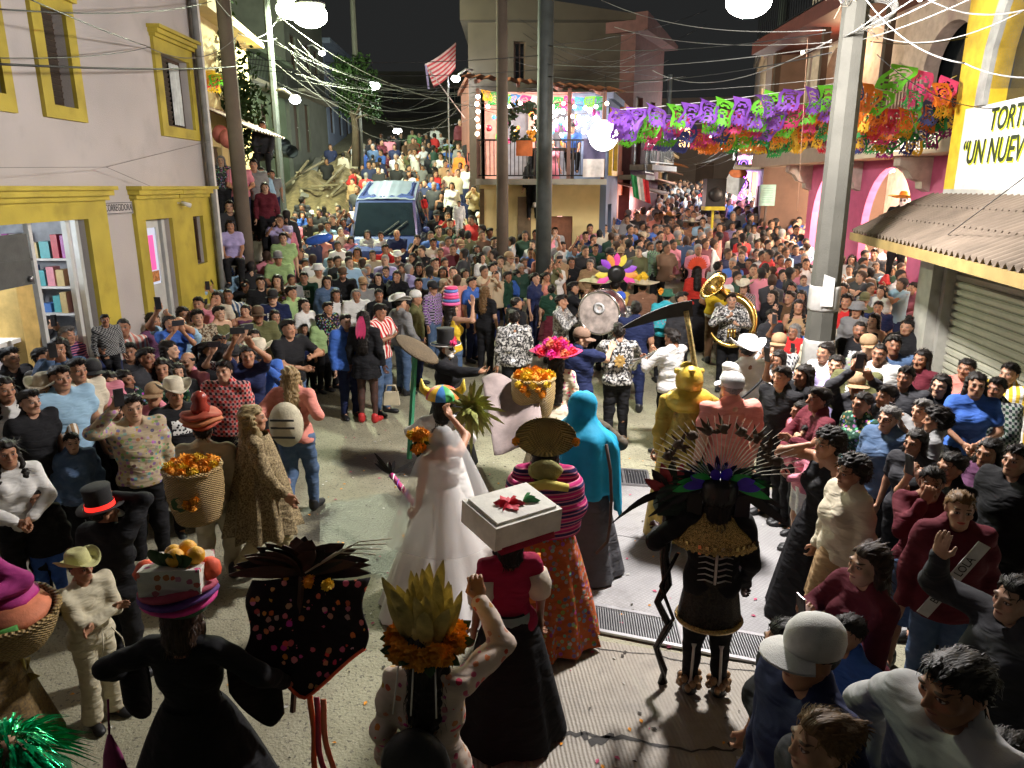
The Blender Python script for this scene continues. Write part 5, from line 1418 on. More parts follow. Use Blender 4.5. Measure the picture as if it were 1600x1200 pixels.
p = Vector((9.0, 47, 4.0)); house('end_house', 'dark house closing the far end of the right street', (8.2, 44.5, 2.6), math.radians(-14), 6.5, 5.5, 5, wallc('dusk_wall', (.16, .13, .11)), [(1, 2, 3, 4.2, 'w', warm), (3.8, 4.8, 3, 4.2, 'w'), (2.4, 3.4, 0, 2.2, 'd')])
# houses up the left-hand street
dirL = Vector((-.0815, 1, 0)).normalized(); angL = math.atan2(dirL.y, dirL.x)
for nm, lb, s, w, h, z, m, op in [
    ('terrace_house', 'yellow house with tin porch behind the pale corner building', 0, 4.2, 4.6, 2.3, wallc('house_yellow_wall', (.56, .43, .19)), [(.6, 1.2, 0, 2.0, 'd'), (2.2, 2.9, .6, 1.8, 'w')]),
    ('green_house', 'greenish house with lit doorway up the left street', 10.6, 6.0, 3.6, 4.6, wallc('mint_wall', (.13, .17, .11)), [(.8, 1.7, 0, 2.1, 'd', cool), (2.8, 3.6, .8, 1.9, 'w'), (4.4, 5.2, 0, 2.1, 'd')]),
    ('tall_house', 'tall grey house with roof overhang up the left street', 17.2, 6.6, 7.6, 5.0, wallc('tallgrey_wall', (.13, .14, .12)), [(.6, 1.4, 0, 2.1, 'd'), (2.4, 3.2, 0, 2.1, 'd'), (.8, 1.7, 3.4, 4.8, 'w'), (3.2, 4.1, 3.4, 4.8, 'w'), (4.8, 5.6, 3.4, 4.8, 'w')]),
    ('blue_banded_house', 'far house with blue and ochre band up the left street', 24.0, 7.0, 4.2, 6.2, wallc('blueband_wall', (.18, .22, .32)), [(.6, 1.4, 0, 2.1, 'd'), (2.6, 3.4, 0, 2.1, 'd'), (4.4, 5.2, 0, 2.1, 'd')])]:
    p = (Vector((-6.45, 16.2, 0)) if s == 0 else Vector((-9.5, 16.2 + s, 0))); p.z = z
    t = house(nm, lb, p, angL if s == 0 else PI / 2, w, h, 4, m, op, slope=.25)
    if s in (10.6, 17.2):
        railing(t, .1, w - .1, -.6, 2.5, .8, .16); q = MB(); q.bbox((.1, -.7, 2.38), (w - .1, -.002, 2.5)); q.build('balcony_slab', mat('slab_grey', (0, 0, 0)), t)
    if s == 0:
        q = MB(); q.grid(lambda u, v: (-.3 + 3.0 * u, -1.1 + 1.1 * v, 2.3 + .5 * v + .02 * math.sin(u * 70)), 44, 1); q.grid(lambda u, v: (-.3 + 3.0 * u, -1.1 + 1.1 * v, 2.28 + .5 * v + .02 * math.sin(u * 70)), 44, 1); q.build('porch_roof', mat('rust_tin', (.22, .09, .06), .7), t)
dir2 = Vector((-.135, 1, 0)).normalized(); ang2 = math.atan2(dir2.y, dir2.x)
t = house('orange_side_house', 'reddish house with terrace on the right side of the left street', (*(Vector((-1.25, 24.8)) + dir2.xy * 5.2), 2.6), ang2 + PI, 4.8, 4.2, 3, wallc('redbrown_wall', (.34, .14, .10)), [(.8, 1.6, .2, 2.2, 'd'), (2.6, 3.6, .8, 2.0, 'w', pinkroom)])
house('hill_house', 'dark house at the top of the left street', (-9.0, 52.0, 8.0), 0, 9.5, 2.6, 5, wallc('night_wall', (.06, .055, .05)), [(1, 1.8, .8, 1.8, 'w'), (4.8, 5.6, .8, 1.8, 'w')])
# striped awning cloth on poles
t = thing('striped_awning', 'red and white striped awning cloth on poles above the left street', 'awning', (*at_y(690, 105, 22),))
def strp(u, v):
    p = Vector((-.46, 0, .08)).lerp(Vector((.40, .1, .65)), u).lerp(Vector((-.28, .5, -.46)).lerp(Vector((.34, .6, .06)), u), v)
    return p + Vector((0, -.10 * math.sin(PI * u) * (1 - v), -.07 * math.sin(PI * u)))
for k in range(12):
    q = MB(); q.grid(lambda u, v: strp((u), (k + v) / 12.0), 8, 1); q.build('stripe', mat(*(('awning_red', (.5, .07, .10)) if k % 2 else ('awning_white', (.62, .55, .58)))), t)
q = MB(); q.grid(lambda u, v: (-.46 + .05 * u + .06 * v, -.02 + .05 * u, .06 - .62 * v), 3, 8); q.build('hanging_ribbon', mat('ribbon_blue', (.30, .32, .55)), t)
q = MB(); q.bar((-.46, .02, .07), (.6, .4, -1.3), .025); q.bar((.12, .55, -.1), (.12, .55, -2.8), .035); q.build('pole', steel, t)
# sky dome stays to the World: the night hill closes the left street
grid_obj('hill', frange(-60, 60, 3), frange(50, 110, 4), lambda x, y: 2 + (y - 50) * .14 + 2 * math.sin(x * .08) + (3 if x < 0 else 0) , mat('night_hill', (.02, .026, .016), .95, vs=.3), kind='structure')
# ------------------------------------------------ poles, lamps, cables
conc = mat('pole_concrete', (.085, .083, .07), .85, var=.25, vs=4, bump=.5, bs=50, stain=.35)
def pole(label, x, y, h, r0, r1, m, n=8, name='utility_pole'):
    z = ground_z(x, y); t = thing(name, label, 'pole', (x, y, z - .1))
    q = MB(); q.lathe([(r0, 0), (r1, h)], n=n, smooth=n > 8, rot=(0, 0, PI / 8)); q.build('shaft', m, t)
    return t
dk = mat("dark_steel_pole", (.075, .085, .08), .6, .3, .3, stain=.3)
RPX, RPY = 3.98, 9.35
RP = pole('thick octagonal concrete pole with splice boxes on the right of the street', RPX, RPY, 8.2, .20, .125, conc)
q = MB(); q.box((.20, -.05, 6.02), (.34, .3, .36)); q.box((.40, .0, 6.0), (.12, .34, .42)); q.build('splice_box', mat('box_grey', (.05, .055, .055), .5), RP)
q = MB(); q.lathe([(.18, 5.62), (.19, 5.66), (.19, 5.72), (.18, 5.76)], n=12); q.box((-.12, -.13, 6.2), (.12, .10, .2)); q.box((.06, -.16, 6.15), (.07, .06, .16)); q.build('clamp', steel, RP)
q = MB()
for i in range(6): q.tube([(.25 + .2 * math.cos(2 * PI * k / 12), -.08 + .02 * i, 5.55 + .13 * math.sin(2 * PI * k / 12) - .012 * i) for k in range(13)], .009, 5)
q.build('cable_coil', mat('pale_cable', (.19, .185, .17), .7), RP)
q = MB()
for i in range(34):
    a = random.uniform(0, 2 * PI); p = Vector((-.15 + random.gauss(0, .14), -.14 + random.gauss(0, .05), 5.9 + random.gauss(0, .25))); pts = [p]
    for k in range(5): p = p + Vector((random.gauss(0, .07), random.gauss(0, .03), random.gauss(0, .07))); pts.append(p)
    q.tube(pts, .005, 4, cap=False)
o = q.build('wire_tangle', mat('tangle_wire', (.30, .26, .20), .6), RP); o['kind'] = 'stuff'
q = MB(); q.lathe([(.184, 2.02), (.192, 2.05), (.190, 2.3), (.182, 2.34)], n=8, rot=(0, 0, PI / 8)); q.build('tape_wrap', mat('silver_tape', (.40, .39, .37), .35), RP); q = MB(); q.lathe([(.192, 1.25), (.200, 1.3), (.198, 1.6), (.188, 1.65)], n=8, rot=(0, 0, PI / 8)); q.build('tape_wrap', mat('silver_tape', (.55, .54, .52), .35), RP)
q = MB(); q.add([(-.12, -.185, 2.1), (.03, -.205, 2.1), (.03, -.195, 2.45), (-.10, -.17, 2.5)], [(0, 1, 2, 3)]); q.build('torn_paper', mat('paper_white', (.66, .65, .63), .8), RP)
dk = mat('dark_steel_pole', (.075, .085, .08), .6, .3, .3, stain=.3); wood_pole = mat('weathered_wood_pole', (.13, .10, .075), .9, vs=2, bump=.6)
p = at_y(850, 300, 15.5); CP = pole('dark steel pole in front of the balcony house', p.x, 15.5, 9.6, .165, .15, dk, 14)
p = at_y(785, 300, 17.3); CP2 = pole('dark wooden pole left of the steel pole at the balcony house', p.x, 17.3, 9.5, .15, .115, wood_pole, 10)
q = MB(); q.lathe([(.14, 0), (.15, .05), (.15, .3), (.10, .38)], (.22, -.05, 8.3), 12); q.box((-.2, -.05, 8.5), (.3, .1, .1)); q.build('insulator', mat('insulator_grey', (.3, .3, .3)), CP2)
p = at_y(376, 300, 14.6); LP = pole('dark wooden pole beside the stairs at the pale corner building', p.x, 14.6, 9.0, .15, .12, wood_pole, 10)
p = at_y(432, 200, 21.5); LP2 = pole('grey concrete pole that carries the twin street lamp', p.x, 21.5, 7.6, .12, .085, dk, 8)
p = at_y(560, 180, 30); LP3 = pole('thin concrete pole far up the left street', p.x, 30, 7.2, .13, .1, conc, 8)
p = at_y(640, 180, 33) ; 
p = at_y(1205, 250, 22.5); RP2 = pole('dark pole beside the arcade down the right street', p.x, 22.5, 8.5, .17, .14, dk, 12)
p = at_y(1043, 200, 33); pole('pole far down the right street under the lanterns', p.x, 33, 6.0, .12, .1, dk, 8)
def lamp_head(name, label, p, arm_from, size, w, col, es, r=.12, down=(0, 0, -1)):
    t = thing(name, label, 'street lamp', p)
    P = Vector(p); a = Vector(arm_from) - P
    q = MB(); q.tube([a, a * .6 + Vector((0, 0, .12)), Vector((0, 0, size * .35))], .03, 8); q.build('arm', steel, t)
    q = MB(); q.ball((0, .02, size * .62), size * .8, 14, 8, sc=(1.2, .9, .30)); q.build('housing', mat('lamp_housing', (.35, .36, .36), .4, .5), t)
    q = MB(); q.ball((0, 0, 0), size * .93, 16, 10, sc=(1.12, .9, .74)); q.build('lens', glow('lens_and_glare_%s' % label, col, es), t)  # ball oversized so its shape stands in for the glare round the lamp
    l = point('street_lamp_light', (0, 0, -size * .85), w, col, r, t)
    return t
LAMP = at_y(1170, 2, 7.7)
lamp_head('street_lamp', 'big glaring street lamp on the arm of the octagonal pole', LAMP, (RPX, RPY, 5.95), .21, 2250, (1, .95, .92), 40, .22)
L2 = at_y(452, 16, 21.5)
lamp_head('street_lamp', 'left head of the glaring twin street lamp over the left street', at_y(452, 15, 21.3), (*at_y(432, 34, 21.5),), 0.34, 2000, (.90, 1, .64), 34, .15)
lamp_head('street_lamp', 'right head of the glaring twin street lamp over the left street', at_y(484, 24, 20.8), (*at_y(432, 34, 21.5),), 0.44, 2400, (.90, 1, .70), 34, .15)
for lab, px, py, y, w, s, c in [('small white lamp on the far left-street pole', 584, 134, 30, 420, .28, (.9, 1, .92)), ('bluish lamp beside the striped awning', 712, 123, 23, 150, .16, (.8, .9, 1)), ('lamp over the lit doorway on the left houses', 461, 156, 20.5, 130, .18, (.9, .95, 1)),
    ('lamp far up the left street near the hill', 621, 205, 38, 260, .26, (1, 1, .9)), ('small lamp under the far left roof eave', 540, 127, 31, 90, .2, (.9, 1, .9)), ('small lamp higher on the tall left house', 503, 83, 27, 60, .14, (.95, 1, 1)), ('white lamp hanging over the right street', 1110, 210, 27, 800, .16, (.95, 1, 1)), ('small lamp near the glowing doorway of the right street', 1190, 214, 29, 500, .14, (1, .97, .9))]:
    s *= .8; p = at_y(px, py, y); lamp_head('street_lamp', lab, p, (p.x - .5 if px < 700 else p.x + .5, p.y + .1, p.z + .25), s, w, c, 18, .12)
NCAB = 0
def cable(label, a, b2, sag=.3, r=.012, m=None, group=None):
    A, B = at_y(*a), at_y(*b2); n = 18
    q = MB(); q.tube([A.lerp(B, i / n) + Vector((0, 0, -4 * sag * (i / n) * (1 - i / n))) for i in range(n + 1)], r * .55, 5)
    return tag(q.build('overhead_cable', m or cab_dark), label, 'cable', group)
cab_dark = mat('black_cable', (.012, .012, .012), .5); cab_pale = mat('pale_cable', (.19, .185, .17), .7); cab_mid = mat('grey_cable', (.12, .12, .11), .6)
for lab, a, b2, sg, r, m in [
    ('thick black cable crossing the lower half of the pale upper wall', (-40, 98, 6.2), (380, 103, 14.6), .05, .020, cab_dark),
    ('black cable along the top of the pale wall', (-30, 12, 6.0), (330, 2, 14.0), .10, .012, cab_dark),
    ('black cable slanting down over the tall louvred window', (36, -6, 6.5), (235, 74, 11.5), .02, .012, cab_dark),
    ('thin cable meeting the slanting one at the pediment window', (-20, 90, 6.4), (232, 74, 11.5), .05, .009, cab_dark),
    ('grey cable from the pediment window to the stair pole', (232, 74, 11.5), (372, 55, 14.6), .25, .012, cab_pale),
    ('faint thin cable low over the pale wall', (-20, 262, 6.6), (166, 261, 9.8), .0, .005, cab_mid),
    ('faint thin cable rising from the low knot on the pale wall', (166, 261, 9.8), (330, 220, 13.4), .0, .005, cab_mid),
    ('faint thin cable from the low knot to the yellow lintel', (166, 261, 9.8), (240, 293, 11.2), .0, .005, cab_mid),
    ('pale bright cable from stair pole to the twin lamp pole', (372, 52, 14.6), (430, 35, 21.4), .2, .018, cab_pale),
    ('pale cable from the picture edge to the twin lamp pole', (330, -10, 13), (432, 60, 21.4), .3, .015, cab_pale),
    ('bright sagging cable from the twin lamp pole to the dark wooden pole', (432, 22, 21.5), (786, 172, 17.3), .5, .014, cab_pale),
    ('black cable from stair pole to the steel pole, upper', (378, 92, 14.6), (850, 86, 15.5), .10, .013, cab_dark),
    ('black cable from stair pole to the steel pole, second', (378, 108, 14.6), (850, 108, 15.5), .12, .011, cab_dark),
    ('black cable from stair pole to the wooden pole, lower', (378, 96, 14.6), (786, 135, 17.3), .15, .012, cab_dark),
    ('high black cable from the steel pole to the octagonal pole', (850, 70, 15.5), (1300, 50, 9.4), .15, .012, cab_dark),
    ('middle black cable from the steel pole to the octagonal pole', (850, 100, 15.5), (1300, 72, 9.4), .12, .011, cab_mid),
    ('low black cable from the steel pole to the octagonal pole', (850, 118, 15.5), (1300, 82, 9.4), .2, .012, cab_dark),
    ('pale cable from the dark sky to the octagonal pole', (940, 0, 16), (1290, 47, 9.4), .2, .011, cab_pale),
    ('pale cable arriving low at the octagonal pole splice', (1020, 110, 17), (1300, 62, 9.4), .35, .013, cab_pale),
    ('twin pale cable into the octagonal pole splice box', (960, 42, 17), (1300, 66, 9.4), .15, .010, cab_pale),
    ('thin cable with paper flag string above the violet flags', (860, 140, 15.5), (1320, 120, 9.5), .1, .006, cab_pale),
    ('bright cable up from the octagonal pole, first of the fan', (1318, 58, 9.3), (1410, -10, 6.5), .03, .011, cab_pale),
    ('bright cable up from the octagonal pole, second of the fan', (1320, 56, 9.3), (1440, -10, 6.4), .03, .013, cab_pale),
    ('bright cable up from the octagonal pole, third of the fan', (1325, 55, 9.3), (1480, -10, 6.3), .03, .013, cab_pale),
    ('bright cable up from the octagonal pole, lowest of the fan', (1345, 62, 9.3), (1530, -8, 6.2), .03, .011, cab_pale),
    ('twisted white cable in front of the yellow arch', (1350, -6, 8.0), (1508, 99, 6.5), .12, .013, cab_pale),
    ('twisted white cable across the arch glass', (1508, 99, 6.5), (1660, 118, 5.0), .05, .012, cab_pale),
    ('pale cable to the top corner of the yellow arch', (1352, 47, 9.3), (1640, -6, 6.2), .22, .010, cab_pale),
    ('white cable along the top of the yellow arch', (1440, -8, 7.5), (1640, 4, 6.0), .12, .013, cab_pale),
    ('black cable over the arcade balcony, lower', (1360, 65, 9.4), (1512, 58, 10.2), .05, .010, cab_dark),
    ('dark cable from the splice box to the tortilla shop sign', (1370, 85, 9.3), (1560, 170, 9.0), .15, .009, cab_dark),
    ('thin dark cable from the white sign down to the awning', (1610, 270, 5.8), (1450, 390, 9.0), .0, .009, cab_dark),
    ('thin orange string hanging left of the octagonal pole', (1262, 60, 10.5), (1246, 330, 11.2), .0, .006, mat('orange_string', (.5, .3, .2))),
    ('slack pale cable dangling under the paper flags', (1415, 145, 10.4), (1452, 222, 10.4), .15, .008, cab_pale)]:
    cable(lab, a, b2, sg, r, m)
for i in range(16):
    a = (random.uniform(420, 480), random.uniform(55, 125), 21); b2 = (random.uniform(690, 780), random.uniform(110, 165), random.uniform(17.3, 24))
    cable('thin grey cable in the sagging tangle between lamp pole and wooden pole', a, b2, random.uniform(.2, 1.3), .008, cab_dark if i % 3 else cab_mid, 'tangled cables over the left street')
for i in range(10):
    a = (random.uniform(790, 850), random.uniform(10, 150), 16.5); b2 = (random.uniform(1000, 1120), random.uniform(0, 130), 24)
    cable('thin dark cable in the tangle before the dim stone house', a, b2, random.uniform(.05, .5), .010, cab_dark, 'tangled cables before the stone house')
for i in range(8):
    a = (random.uniform(1130, 1200), random.uniform(205, 235), 23); b2 = (random.uniform(1010, 1090), random.uniform(215, 260), 38)
    cable('thin pale cable down the right street below the flags', a, b2, random.uniform(.1, .5), .010, cab_pale if i % 2 else cab_mid, 'cables down the right street')

# ------------------------------------------------ tree, shrubs
def tree(name, label, loc, h, rx, ry, rz, n, leaf=.10, m=None):
    t = thing(name, label, 'tree', loc); q = MB()
    q.tube([(0, 0, -.3), (.05, 0, h * .3), (-.05, .05, h * .55), (0, 0, h * .8)], [.16, .13, .09, .04], 8)
    ends = []
    for i in range(9):
        a = random.uniform(0, 2 * PI); z = h * random.uniform(.35, .75); e = Vector((math.cos(a) * rx * .75, math.sin(a) * ry * .75, z + random.uniform(.2, .9))); ends.append(e)
        q.tube([(0, 0, z), e * .5 + Vector((0, 0, z * .55)), e], [.06, .04, .015], 6)
    q.build('trunk', mat('bark', (.10, .075, .05), .9, bump=.8), t)
    cl = [Vector((random.gauss(0, rx * .42), random.gauss(0, ry * .42), h * .78 + random.gauss(0, rz * .42))) for _ in range(26)] + ends
    V = np.zeros((n * 4, 3)); 
    C_ = np.array([cl[i % len(cl)] for i in range(n)]); P = C_ + RNG.normal(0, 1, (n, 3)) * np.array((.30, .30, .24)) * (rx / 1.8)
    U = RNG.normal(0, 1, (n, 3)); U /= np.linalg.norm(U, axis=1)[:, None]; W = np.cross(U, RNG.normal(0, 1, (n, 3))); W /= np.linalg.norm(W, axis=1)[:, None]
    L = leaf * RNG.uniform(.6, 1.4, (n, 1))
    V[0::4] = P - U * L; V[1::4] = P + W * L * .45; V[2::4] = P + U * L; V[3::4] = P - W * L * .45
    me = np_mesh('crown', V, np.arange(n * 4).reshape(n, 4), [m or mat('tree_leaf', (.020, .040, .012), .9, var=.6, vs=2, spec=.1)])
    link('crown', me, t, kind='stuff'); return t
tree('street_tree', 'dark leafy tree behind the poles over the tin porch', (-7.6, 18.6, 2.3), 4.8, 1.6, 1.3, 1.4, 7000, .085)
tree('small_tree', 'small bright leafy branch under the far left lamp', (-6.0, 29.5, 4.5), 3.6, 1.0, 1.0, .9, 2600, .10)
p = on_ground(697, 250, 1.2); tree('shrub', 'small green shrub among the people below the balcony house', (p.x, p.y, p.z), 1.3, .35, .35, .35, 900, .07, mat('shrub_leaf', (.08, .12, .02), .5, var=.5))
# ------------------------------------------------ rubble heap with planks and pipes
def heap(u, v):
    x = -9.2 + 3.6 * u; y = 24.5 + 14.5 * v
    hgt = .7 * math.sin(PI * u) ** .7 * math.sin(PI * min(1, v * .9 + .08)) ** .6
    return (x, y, ground_z(x, y) - .05 + hgt * (1 + .5 * math.sin(9 * u + 5 * v) * math.sin(13 * v)) + .05 * math.sin(40 * u + 31 * v))
q = MB(); q.grid(heap, 90, 120); q.build('rubble', mat('dry_earth', (.24, .185, .095), .95, var=.4, vs=5, bump=1, bs=18), kind='stuff')
def heap_at(px, py):
    best = None
    for i in range(40):
        for j in range(60):
            p = Vector(heap(i / 40, j / 60)); d = p - Vector((0, 0, CAMH)); f = d.y * CT - d.z * ST; uu = d.y * ST + d.z * CT
            e = (800 + FPX * d.x / f - px) ** 2 + (600 - FPX * uu / f - py) ** 2
            if best is None or e < best[0]: best = (e, p)
    return best[1]
wp = mat('pale_plank', (.30, .25, .16), .8, vs=4, bump=.5)
for i, (a, b2) in enumerate([((478, 312), (488, 242)), ((455, 258), (520, 300)), ((470, 255), (440, 300)), ((497, 262), (525, 285)), ((505, 300), (540, 268)), ((448, 300), (500, 310)), ((462, 280), (512, 262)), ((520, 310), (545, 295)), ((436, 262), (470, 244)), ((486, 296), (530, 308)), ((450, 240), (466, 290)), ((512, 250), (540, 256))]):
    A, B = heap_at(*a) + Vector((0, 0, .12)), heap_at(*b2) + Vector((0, 0, .16 + .03 * i)); q = MB()
    d = B - A; q.box((0, 0, 0), (.30 if i == 0 else .10, .05, d.length))
    o = q.build('plank', wp if i else mat('grey_slab', (.28, .27, .24), .8)); o.location = (A + B) / 2; o.rotation_euler = d.to_track_quat('Z', 'Y').to_euler()
    tag(o, 'broad grey concrete strip down the middle of the rubble slope' if i == 0 else 'pale broken plank lying on the rubble slope', 'plank', None if i == 0 else 'planks scattered over the rubble')
for i in range(22):
    p = Vector(heap(random.uniform(.1, .9), random.uniform(.05, .9))); q = MB(); q.ball((0, 0, 0), random.uniform(.05, .11), 8, 6, jit=.25); o = q.build('stone', mat('rubble_stone', (.38, .33, .24), .9, var=.4)); o.location = p + Vector((0, 0, .05)); tag(o, 'rough stone lying in the yellowish rubble heap', 'stone', 'stones in the rubble heap')
for i, (px, py) in enumerate(((436, 228), (447, 238))):
    p = at_y(px, py, 27); q = MB(); q.tube([(-.5, .8, .1), (.35, -.5, 0)], .22, 14, cap=False); q.tube([(-.5, .8, .1), (.35, -.5, 0)], .19, 14, cap=False); o = q.build('drain_pipe', mat('corrugated_pipe', (.07, .08, .10), .5)); o.location = (p.x, p.y, p.z); tag(o, ['upper grey plastic pipe on the rubble beside the lamp pole', 'lower grey plastic pipe on the rubble beside the lamp pole'][i], 'pipe')
# ------------------------------------------------ blue van
p = at_y(622, 352, 17.4)
vz = ground_z(p.x, 18.5)
VAN = thing('parked_van', 'dark blue van with white-lit roof parked in the crowd on the left street', 'van', (-3.35, 19.6, ground_z(-3.35, 19.6) + .04), math.radians(4), sc=1.08)
slope = math.atan(.2); VAN.rotation_euler.x = slope * .8
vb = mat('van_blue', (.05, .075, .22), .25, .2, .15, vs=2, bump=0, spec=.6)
def vsec(y, w0, w1, z1, z2): return [(-w0, y, .32), (-w0 * 1.02, y, .70), (-w0, y, z1), (-w1, y, z2 - .05), (-w1 * .9, y, z2), (w1 * .9, y, z2), (w1, y, z2 - .05), (w0, y, z1), (w0 * 1.02, y, .70), (w0, y, .32)]
S = [vsec(-.62, .70, .62, .72, .78), vsec(-.50, .82, .72, .86, .95), vsec(.25, .87, .80, .98, 1.06), vsec(.35, .87, .80, 1.0, 1.10), vsec(1.10, .88, .74, 1.05, 1.83), vsec(1.35, .88, .74, 1.05, 1.90), vsec(3.4, .88, .74, 1.05, 1.92), vsec(3.75, .86, .70, 1.0, 1.80), vsec(3.85, .82, .66, .95, 1.3)]
q = MB(); n = 10; vs = [v for s in S for v in s]; fs = [(i * n + k, i * n + (k + 1) % n, (i + 1) * n + (k + 1) % n, (i + 1) * n + k) for i in range(len(S) - 1) for k in range(n)] + [tuple(range(n - 1, -1, -1)), tuple((len(S) - 1) * n + k for k in range(n))]
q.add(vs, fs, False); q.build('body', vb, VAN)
q = MB(); q.grid(lambda u, v: ((u - .5) * 1.46, 1.12 + 2.55 * v, 1.905 + .035 * math.sin(PI * u) - (.06 * (1 - v) ** 4) + .006 * math.sin(u * 40)), 24, 8); q.build('roof_panel', mat('lamplit_roof', (.20, .24, .31), .3, .3, .2, vs=2, bump=0), VAN)  # paler than the body: reflected lamp light painted into the roof colour
q = MB(); q.add([(-.76, .36, 1.125), (.76, .36, 1.125), (.66, 1.04, 1.80), (-.66, 1.04, 1.80)], [(0, 1, 2, 3)]); q.build('windscreen', mat('van_glass', (.012, .02, .028), .06, 0, .2, bump=0, spec=.9), VAN)
for s in (-1, 1):
    q = MB()
    for y0, y1 in ((1.25, 2.0), (2.1, 2.9), (3.0, 3.6)): q.add([(s * .893, y0, 1.10), (s * .893, y1, 1.10), (s * .765, y1 - .03, 1.78), (s * .765, y0 + .03, 1.78)], [(0, 1, 2, 3)])
    q.build('side_window', mat('van_glass', (0, 0, 0)), VAN)
    q = MB(); q.ball((s * .62, -.58, .72), .13, 10, 7, sc=(1.1, .6, .8)); q.build('headlight', mat('headlamp', (.55, .57, .6), .15, .3), VAN)
    q = MB(); q.ball((s * 1.0, .75, 1.18), .10, 8, 6, sc=(1, .6, .8)); q.build('mirror', vb, VAN)
    for y in (.1, 2.95):
        q = MB(); q.lathe([(.20, -.09), (.31, -.09), (.33, 0), (.31, .09), (.2, .09)], (s * .82, y, .33), 16, rot=(0, PI / 2, 0)); w = q.build('wheel', mat('tyre', (.02, .02, .02), .8), VAN)
        q = MB(); q.lathe([(.2, -.02), (.18, .03), (.003, .05)], (s * .90, y, .33), 12, rot=(0, s * PI / 2, 0)); q.build('rim', steel, w)
    q = MB(); q.bar((s * .1, .34, 1.14), (s * .1 + .45, .62, 1.42), .02); q.build('wiper', black_iron, VAN)
    q = MB(); q.bar((s * .60, 1.4, 1.95), (s * .60, 3.4, 1.96), .03); q.build('roof_rail', vb, VAN)
q = MB(); q.box((0, -.66, .70), (.7, .05, .14)); q.build('grille', black_iron, VAN)
q = MB(); q.box((0, -.64, .45), (1.6, .14, .2)); q.build('bumper', vb, VAN)
# balloons, traffic sign, loudspeakers
for i, (px, py, y, c, lab, r) in enumerate([(345, 210, 15.8, (.45, .12, .10), 'upper reddish balloon above the grey-haired woman on the terrace', .17), (356, 217, 15.7, (.55, .16, .13), 'lower reddish balloon above the grey-haired woman on the terrace', .17)]):
    p = at_y(px, py, y); t = thing('balloon', lab, 'balloon', p); q = MB(); q.ball((0, 0, 0), r, 14, 10, sc=(1, 1, 1.1)); q.lathe([(.02, -r * 1.16), (.004, -r * 1.06)], n=8); q.build('skin', mat('balloon_red%d' % i, c, .25, bump=0), t); q = MB(); q.tube([(0, 0, -r * 1.1), (-.05, 0, -.9)], .004, 4); q.build('cord', cab_pale, t)
p = at_y(498, 374, 15.0); t = thing('balloon', 'long blue balloon held over the children in front of the van', 'balloon', p); q = MB(); q.tube([(-.28, 0, -.06), (-.2, 0, -.05), (0, 0, 0), (.2, 0, .05), (.28, 0, .06)], [.02, .08, .10, .08, .02], 12); q.build('skin', mat('balloon_blue', (.04, .12, .55), .25, bump=0), t)
p = at_y(1116, 298, 20.5); t = thing('loudspeaker', 'black loudspeaker box on a yellow-based stand above the right crowd', 'loudspeaker', (p.x, p.y, p.z - .1))
q = MB(); q.box((0, 0, .05), (.52, .42, .72)); q.build('cabinet', mat('speaker_black', (.015, .015, .016), .6), t); q = MB(); q.lathe([(.19, 0), (.17, .03), (.05, .06)], (0, -.215, .0), 18, rot=(-PI / 2 + PI, 0, 0)); q.build('cone', mat('cone_black', (.03, .03, .03), .4), t)
q = MB(); q.box((0, 0, -.36), (.54, .44, .10)); q.bar((0, 0, -.4), (0, 0, -2.6), .06); q.build('stand', mat('yellow_stand', (.55, .45, .03)), t)
p = at_y(1199, 305, 20.8); t = thing('notice_board', 'pale green notice board on a post by the arcade', 'notice board', (p.x, p.y, p.z)); q = MB(); q.box((0, 0, 0), (.42, .05, .56)); q.build('board', mat('mint_board', (.30, .48, .40), .6), t); q = MB(); q.bar((0, .03, -.28), (0, .03, -2.4), .05); q.build('post', wood_dark, t)
q = MB()
for k in range(7): q.box((0, -.03, .18 - .06 * k), (.28, .004, .012))
q.build('printed_lines', mat('print_grey', (.18, .28, .24)), t)
p = at_y(1147, 285, 22.5); t = thing('placard', 'white placard with orange top carried above the far crowd', 'placard', p, 0); q = MB(); q.box((0, 0, -.05), (.55, .03, .55), (0, .45, 0)); q.build('board', mat('placard_white', (.58, .64, .66)), t); q = MB(); q.ball((.1, -.01, .26), .28, 12, 6, sc=(1, .1, .5)); q.build('top', mat('placard_orange', (.7, .22, .08)), t); q = MB(); q.bar((0, .03, .2), (-.3, .03, -1.6), .03); q.build('stick', wood_dark, t)
p = at_y(1160, 283, 25); t = thing('light_arch', 'tall violet neon rosette panel glowing above the far crowd', 'light panel', p, 0, None, .72)
for k in range(4):
    q = MB()
    for r_ in (.22, .12): q.tube([(r_ * math.cos(a * PI / 8), 0, .75 - .45 * k + r_ * math.sin(a * PI / 8)) for a in range(17)], .022, 5)
    q.build('rosette', glow('neon_violet%d' % (k % 2), [(.45, .2, 1), (.8, .2, .9)][k % 2], 2), t)
q = MB(); q.tube([(-.38, .03, -1.0), (-.38, .03, .7), (-.25, .03, 1.05), (0, .03, 1.15), (.25, .03, 1.05), (.38, .03, .7), (.38, .03, -1)], .03, 6); q.build('frame', glow('neon_pink', (1, .35, .6), 1.5), t); point('neon_light', (0, -.3, 0), 60, (.6, .3, 1), .2, t)
p = at_y(987, 290, 20.6); t = thing('flag', 'Mexican tricolour flag hanging before the lit open shop', 'flag', (p.x + .2, p.y, p.z))
for k, c in enumerate(((.02, .25, .08), (.65, .65, .62), (.55, .03, .04))):
    q = MB(); q.grid(lambda u, v: ((k + u) * .16 - .24 + .1 * (1 - v), -.03 * math.sin(7 * (k + u)), .30 * 2 * (v - .5) - .06 * (k + u)), 6, 6); q.build('stripe', mat('flag_tone%d' % k, c, .7), t)
